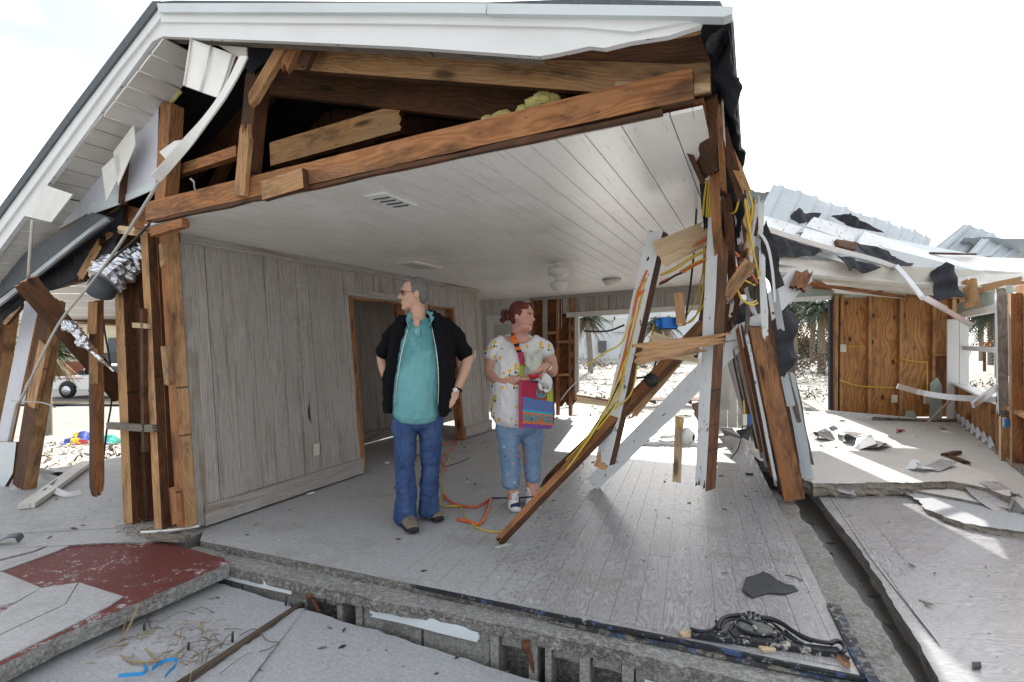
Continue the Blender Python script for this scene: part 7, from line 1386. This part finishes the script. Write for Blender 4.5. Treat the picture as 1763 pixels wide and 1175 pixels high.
# jacket
bm = bmesh.new()
etube(bm, [P(697, 552, .02), P(688, 575, -.02), P(681, 615, -.03), P(675, 655, -.02), P(671, 690, .0), P(671, 706, .0)], [(.05, .09), (.055, .115), (.052, .135), (.055, .14), (.045, .14), (.04, .135)])
etube(bm, [P(752, 550, .02), P(762, 575, -.02), P(768, 615, -.03), P(770, 655, -.01), P(768, 690, -.01), P(767, 706, .0)], [(.05, .09), (.065, .115), (.066, .135), (.062, .14), (.052, .14), (.045, .135)])
etube(bm, [P(722, 556, .10), P(722, 610, .12), P(720, 700, .13)], [(.16, .03), (.2, .035), (.19, .03)])
etube(bm, [P(693, 559, .02), P(676, 580, .03), P(660, 608, .06)], [(.070, .07), .064, .060]); etube(bm, [P(764, 559, .02), P(783, 582, .04), P(801, 610, .055)], [(.075, .07), .070, .064])
etube(bm, [P(702, 549, .03), P(715, 542, .10), P(738, 541, .10), P(752, 547, .03)], [.028, .035, .035, .028], Vector((0, 0, 1)))
jk = remesh('jacket', bm, .007, 'jacket_black', man, mr, 3, wrinkle(.014, 10, 1.3, 8))
tube('zip', [P(704, 560, -.10), P(691, 610, -.155), P(684, 655, -.16), P(680, 700, -.14)], .003, 'silver', jk, 5); tube('zip', [P(743, 560, -.10), P(752, 610, -.155), P(755, 655, -.16), P(754, 700, -.14)], .003, 'silver', jk, 5)
tube('cuff', [P(650, 611, -.01), P(657, 615, -.02), P(664, 612, .0)], .010, 'jacket_black', jk, 6)
# jeans
bm = bmesh.new(); etube(bm, [P(718, 694, .02), P(718, 725, .02)], [(.178, .125), (.185, .13)])
etube(bm, [P(697, 720, .01), P(697, 770, .0), P(698, 820, .0), P(699, 860, .0), P(698, 892, .0)], [(.098, .11), (.082, .092), (.074, .082), (.078, .088), (.084, .094)])
etube(bm, [P(741, 720, .04), P(742, 770, .06), P(740, 820, .09), P(739, 855, .11), P(739, 880, .12)], [(.098, .11), (.080, .09), (.070, .08), (.074, .085), (.080, .09)])
jn = remesh('jeans', bm, .007, 'denim_dark', man, mr, 3, wrinkle(.012, 9, 1.5, 5))
shoe(man, G(694, 893, 0)+Vector((0, 0, 0)), G(713, 921, 0), .105, 'shoe_taupe', 'tyre', 'tyre', 'shoe_taupe'); shoe(man, G(736, 878, 0), G(757, 901, 0), .105, 'shoe_taupe', 'tyre', 'tyre', 'shoe_taupe')
wt = P(787, 671, -.04); wdv = (P(786, 672, -.04)-P(799, 640, .03)).normalized(); w_ = root('wristwatch', wt); w_.parent = man; w_.matrix_basis = WM[man.name].inverted() @ WM[w_.name]
ring_ = [basis(wdv.cross(Vector((0, 1, 0))), wdv, wt) @ Vector((math.cos(a)*.033, math.sin(a)*.033, 0)) for a in [2*math.pi*i/20 for i in range(21)]]; bmr = bmesh.new(); tube_bm(bmr, [p-wt for p in ring_], .007, 6); bm_ob('strap', bmr, 'jacket_black', w_, Matrix.Translation(wt))
lathe('dial', [(.001, .008), (.016, .008), (.019, .004), (.019, -.002), (.001, -.002)], 'white_plastic', w_, basis(Vector((1, 0, .3)), Vector((.1, -1, .2)), wt+Vector((-.01, -.036, 0))), 18)
# ---------------------------------------------------------------- the woman
wr = G(898, 876, 0); wo = root('person', wr, 'red haired person in white lemon print shirt with a colourful striped shoulder bag', 'person')
P = lambda px, py, y=0.0: D(px, py, wr.y+y)
hc = P(899, 545, -.01); hf = frame(Vector((.86, -.50, -.06)))
bm = bmesh.new(); hq = head(bm, hc, hf, .98, True)
esph(bm, hq(.03, 0, -.085), hf, (.062, .062, .036)); esph(bm, hq(.045, .03, -.04), hf, (.04, .035, .045)); esph(bm, hq(.045, -.03, -.04), hf, (.04, .035, .045)); esph(bm, hq(.0, 0, -.10), hf, (.065, .06, .04))
etube(bm, [P(894, 562, .02), P(893, 578, .02), P(893, 594, .02)], [(.062, .064), (.068, .07), (.12, .08)])
etube(bm, [P(893, 590, .02), P(891, 620, .0), P(890, 680, .0), P(892, 715, .02)], [(.16, .10), (.17, .13), (.17, .13), (.18, .13)])
esph(bm, P(892, 588, -.045), I3, (.085, .06, .05))
etube(bm, [P(862, 598, .02), P(850, 618, .0), P(846, 645, -.01)], [.062, .066, .058]); etube(bm, [P(846, 643, -.01), P(866, 655, -.12), P(895, 654, -.22)], [.058, .052, .031])
etube(bm, [P(928, 598, .02), P(944, 614, .0), P(950, 634, -.04)], [.055, .056, .050]); etube(bm, [P(950, 633, -.04), P(949, 640, -.12), P(940, 629, -.22)], [.050, .046, .030])
hand(bm, P(895, 654, -.22), P(925, 652, -.27)-P(895, 654, -.22), Vector((.0, .25, 1)), .95, .35, .15, -1)
hand(bm, P(940, 629, -.22), P(915, 637, -.30)-P(940, 629, -.22), Vector((-.1, .8, -.5)), .92, .35, .15, 1)
for a, y0 in ((882, -.02), (915, .04)): etube(bm, [P(a-4, 720, y0), P(a, 800, y0), P(a+1, 862, y0)], [.08, .062, .038])
remesh('body', bm, .0055, 'skin_pink', wo, wr, 3)
hd = bmesh.new(); esph(hd, hq(-.026, 0, .036), hf, (.094, .086, .092)); esph(hd, hq(-.055, 0, -.015), hf, (.05, .07, .055)); esph(hd, hq(.03, .04, .085), hf, (.05, .035, .03)); esph(hd, hq(.03, -.04, .085), hf, (.05, .035, .03))
esph(hd, P(869, 541, .04), I3, (.036, .036, .042)); esph(hd, P(866, 551, .04), I3, (.028, .03, .026)); esph(hd, P(874, 545, .03), I3, (.03, .04, .04))
remesh('hair', hd, .005, 'hair_red', wo, wr, 2, lambda co: .004*noise.noise(Vector((co.x*40, co.y*40, co.z*70)))+.004*noise.noise(co*60))
tube('hair_clip', [P(872, 533, .0), P(866, 540, -.01), P(868, 550, .0)], .008, 'gunmetal', wo, 6)
for s_ in (-1, 1):
    bmh = bmesh.new(); esph(bmh, hq(.079, s_*.032, .008), hf, (.010, .013, .008)); remesh('eye', bmh, .003, 'eye_white', wo, wr, 1)
    bmh = bmesh.new(); esph(bmh, hq(.088, s_*.032, .007), hf, (.003, .005, .005)); bm_ob('iris', bmh, 'gunmetal', wo, Matrix.Identity(4), True)
    tube('eyebrow', [hq(.086, s_*.05, .024), hq(.094, s_*.032, .030), hq(.094, s_*.015, .026)], .003, 'hair_red', wo, 5); tube('eyelid', [hq(.083, s_*.047, .012), hq(.092, s_*.032, .017), hq(.088, s_*.018, .013)], .0022, 'lip', wo, 5)
tube('mouth', [hq(.086, -.024, -.064), hq(.098, 0, -.066), hq(.086, .024, -.064)], .005, 'lip', wo, 6); tube('teeth', [hq(.092, -.012, -.0655), hq(.100, 0, -.066), hq(.092, .012, -.0655)], .0022, 'eye_white', wo, 5)
ea = hq(-.005, .085, -.04); er_ = hq(-.005, -.085, -.04); ear_p = ea if ea.y < er_.y else er_
for z in (0, -.016, -.032): bmh = bmesh.new(); esph(bmh, ear_p+Vector((0, -.004, z)), I3, (.006, .006, .006)); bm_ob('earring', bmh, 'silver', wo, Matrix.Identity(4), True)
# shirt
bm = bmesh.new()
etube(bm, [P(892, 584, .03), P(892, 597, .02), P(891, 625, -.01), P(889, 660, -.02), P(889, 700, -.01), P(889, 717, .0)], [(.13, .08), (.195, .125), (.205, .165), (.205, .18), (.205, .17), (.205, .165)])
etube(bm, [P(866, 588, .02), P(855, 600, .01), P(848, 614, .0)], [(.06, .075), (.078, .085), (.080, .085)]); etube(bm, [P(920, 588, .02), P(935, 598, .01), P(942, 610, .0)], [(.06, .07), (.066, .08), (.066, .08)])
st_ = remesh('lemon_shirt', bm, .007, 'lemon_print', wo, wr, 4, wrinkle(.012, 9, .7, 2))
ch = bmesh.new(); esph(ch, P(896, 583, -.085), frame(Vector((0, -.8, .6))), (.030, .075, .05)); remesh('neckline_skin', ch, .005, 'skin_pink', wo, wr, 2)
# jeans, calves, socks, shoes
bm = bmesh.new(); etube(bm, [P(892, 706, .02), P(893, 735, .02)], [(.178, .14), (.188, .145)])
etube(bm, [P(875, 735, .0), P(878, 780, -.01), P(880, 812, -.02), P(880, 834, -.02)], [(.108, .115), (.086, .095), (.078, .086), (.075, .082)]); etube(bm, [P(915, 735, .04), P(917, 780, .04), P(917, 806, .04), P(917, 824, .04)], [(.10, .11), (.078, .09), (.068, .082), (.064, .078)])
remesh('capri_jeans', bm, .007, 'denim_light', wo, wr, 3, wrinkle(.009, 9, 1.3, 6))
for a, b, y0 in ((884, 858, -.02), (914, 850, .04)):
    so = bmesh.new(); etube(so, [P(a, b-11, y0), P(a, b+4, y0), P(a+1, b+16, y0-.02)], [.045, .043, .05]); sk = remesh('sock', so, .006, 'rubber_white', wo, wr, 2)
    for k in range(5): bmh = bmesh.new(); esph(bmh, P(a-8+k*4.2, b-6+(k % 2)*7, y0-.040+.004*abs(k-2)), I3, (.006, .004, .006)); bm_ob('sock_spot', bmh, 'cup_red' if k % 2 else 'navy', sk, Matrix.Identity(4), True)
shoe(wo, G(884, 868, 0)+Vector((0, .02, 0)), G(888, 884, 0), .095, 'navy', 'rubber_white', 'rubber_white', 'rubber_white', .08); shoe(wo, G(913, 862, 0), G(924, 878, 0), .095, 'navy', 'rubber_white', 'rubber_white', 'rubber_white', .08)
for pt, dv_ in ((P(893, 654, -.215), P(895, 654, -.22)-P(866, 655, -.12)), (P(942, 631, -.205), P(940, 629, -.22)-P(949, 640, -.12))):
    ax = dv_.normalized(); ring_ = [basis(ax.cross(Vector((0, 0, 1))), ax, pt) @ Vector((math.cos(a)*.036, math.sin(a)*.036, 0)) for a in [2*math.pi*i/20 for i in range(21)]]; bmr = bmesh.new(); tube_bm(bmr, [p-pt for p in ring_], .004, 6); bm_ob('bracelet', bmr, 'silver', wo, Matrix.Translation(pt))
# shoulder bag
bgc = P(924, 739, -.18); bag = root('shoulder_bag', bgc, 'colourful woven shoulder bag with peace sign and beach lettering worn by the red haired person', 'bag')
bm = bmesh.new(); etube(bm, [P(924, 660, -.20), P(924, 690, -.20), P(925, 715, -.20), P(925, 731, -.19)], [(.128, .03), (.135, .05), (.138, .055), (.125, .04)], Vector((1, 0, 0)), 28); remesh('bag_body', bm, .007, 'bag_purple', bag, bgc, 2)
def BP(px, py, y=-.258): return D(px, py, wr.y+y)
def patch(name, q, mat, y=-.258, parent=None):
    return quadprism(name, *[BP(a, b, y) for a, b in q], .006, mat, parent or bag, Vector((0, -1, 0)))
patch('side_strip', [(893, 738), (900, 738), (899, 655), (893, 654)], 'bag_pink'); patch('red_panel', [(900, 683), (924, 688), (923, 660), (899, 655)], 'bag_redstripe'); pq = patch('peace_panel', [(924, 688), (942, 691), (942, 664), (923, 660)], 'bag_rust'); patch('green_panel', [(942, 691), (952, 692), (951, 666), (942, 664)], 'bag_greenstripe')
patch('blue_band', [(900, 705), (952, 712), (952, 692), (900, 683)], 'bag_bluestripe'); patch('turquoise_band', [(900, 709), (952, 715), (952, 711.5), (900, 705)], 'bag_turq'); ob_ = patch('orange_band', [(900, 729), (952, 733), (952, 715), (900, 709)], 'bag_orange'); patch('lower_band', [(900, 737), (948, 739), (952, 733), (900, 729)], 'bag_purple')
pc0 = BP(932, 677, -.262); rr_ = .034
bmr = bmesh.new(); tube_bm(bmr, [Vector((math.cos(a)*rr_, 0, math.sin(a)*rr_)) for a in [2*math.pi*i/24 for i in range(25)]], .0052, 5)
for a in (90, 270, 225, 315): tube_bm(bmr, [Vector((0, 0, 0)), Vector((math.cos(R(a))*rr_, 0, math.sin(R(a))*rr_))], .0046, 5)
bm_ob('peace_sign', bmr, 'bag_turq', pq, Matrix.Translation(pc0))
fc = bpy.data.curves.new('lettering', 'FONT'); fc.body = 'PANAMA CITY BEACH'; fc.size = .1; fc.extrude = .0015; fc.align_x = 'CENTER'; fc.align_y = 'CENTER'; fc.offset = .0016
tx = bpy.data.objects.new('lettering', fc); COL.objects.link(tx); dg = bpy.context.evaluated_depsgraph_get(); tm = bpy.data.meshes.new_from_object(tx.evaluated_get(dg)); bpy.data.objects.remove(tx)
tm.name = 'lettering'; wmax = max(v.co.x for v in tm.vertices); wmin = min(v.co.x for v in tm.vertices); sx = .228/(wmax-wmin)
for v in tm.vertices: v.co.x = (v.co.x-(wmax+wmin)/2)*sx; v.co.y *= .78
tm.materials.clear(); tm.materials.append(M['bag_turq']); to = bpy.data.objects.new('lettering', tm)
link(to, basis(BP(952, 724)-BP(900, 719), Vector((0, -1, 0)), (BP(900, 719, -.262)+BP(952, 724, -.262))/2), ob_)
ribbon('strap', [P(883, 574, -.02), P(884, 580, -.115), P(888, 592, -.165), P(893, 604, -.185), P(896, 610, -.195)], .036, Vector((1, 0, 0)), .006, 'strap_orange', bag); ribbon('strap', [P(896, 607, -.196), P(898, 618, -.205), P(901, 628, -.212)], .048, Vector((1, 0, 0)), .010, 'bag_pink', bag); ribbon('strap', [P(898, 627, -.208), P(898, 645, -.215), P(897, 662, -.225)], .034, Vector((1, 0, 0)), .006, 'bag_lime', bag)
# things she holds
cb = bmesh.new()
for i in range(9): rsq = random.Random(i); a = P(918+rsq.uniform(-3, 3), 642, -.27); b = P(915+rsq.uniform(-10, 16), 606+rsq.uniform(-6, 14), -.25+rsq.uniform(-.03, .03)); etube(cb, [a, a.lerp(b, .5)+Vector((rsq.uniform(-.02, .02), 0, 0)), b], [.016, .020, .012], Vector((1, 0, 0)), 8, 3)
tag(remesh('lace_cloth', cb, .006, 'lace', None, P(918, 642, -.27), 1, wrinkle(.008, 30)), 'bunched grey green lace cloth held against the lemon shirt', 'cloth')
tag(lathe('red_bowl', [(.001, 0), (.03, .0), (.046, .018), (.05, .034), (.046, .034), (.03, .012), (.001, .008)], 'cup_red', None, Matrix.Translation(P(919, 652, -.29)), 20), 'small red bowl held in both hands over the bag', 'bowl')
cb = bmesh.new(); etube(cb, [P(936, 644, -.25), P(940, 655, -.26), P(942, 668, -.26), P(938, 674, -.27)], [(.022, .012), (.045, .016), (.035, .014), (.016, .01)]); etube(cb, [P(938, 648, -.25), P(930, 662, -.28), P(933, 672, -.28)], [.016, .02, .01])
tag(remesh('white_cloth', cb, .006, 'rubber_white', None, P(938, 674, -.26), 2, wrinkle(.008, 22)), 'crumpled white cloth hanging from her hand over the bag corner', 'cloth')
fk = root('cutlery', P(902, 638, -.30), 'two metal forks held together across the red bowl', 'forks')
for dy in (0, 4): tube('fork', [P(902, 634+dy, -.31), P(912, 642+dy, -.32), P(922, 650+dy*.5, -.31), P(944, 668+dy*.5, -.29)], .0045, 'grey_metal', fk, 6, .006)

bpy.data.scenes.remove(TMP)
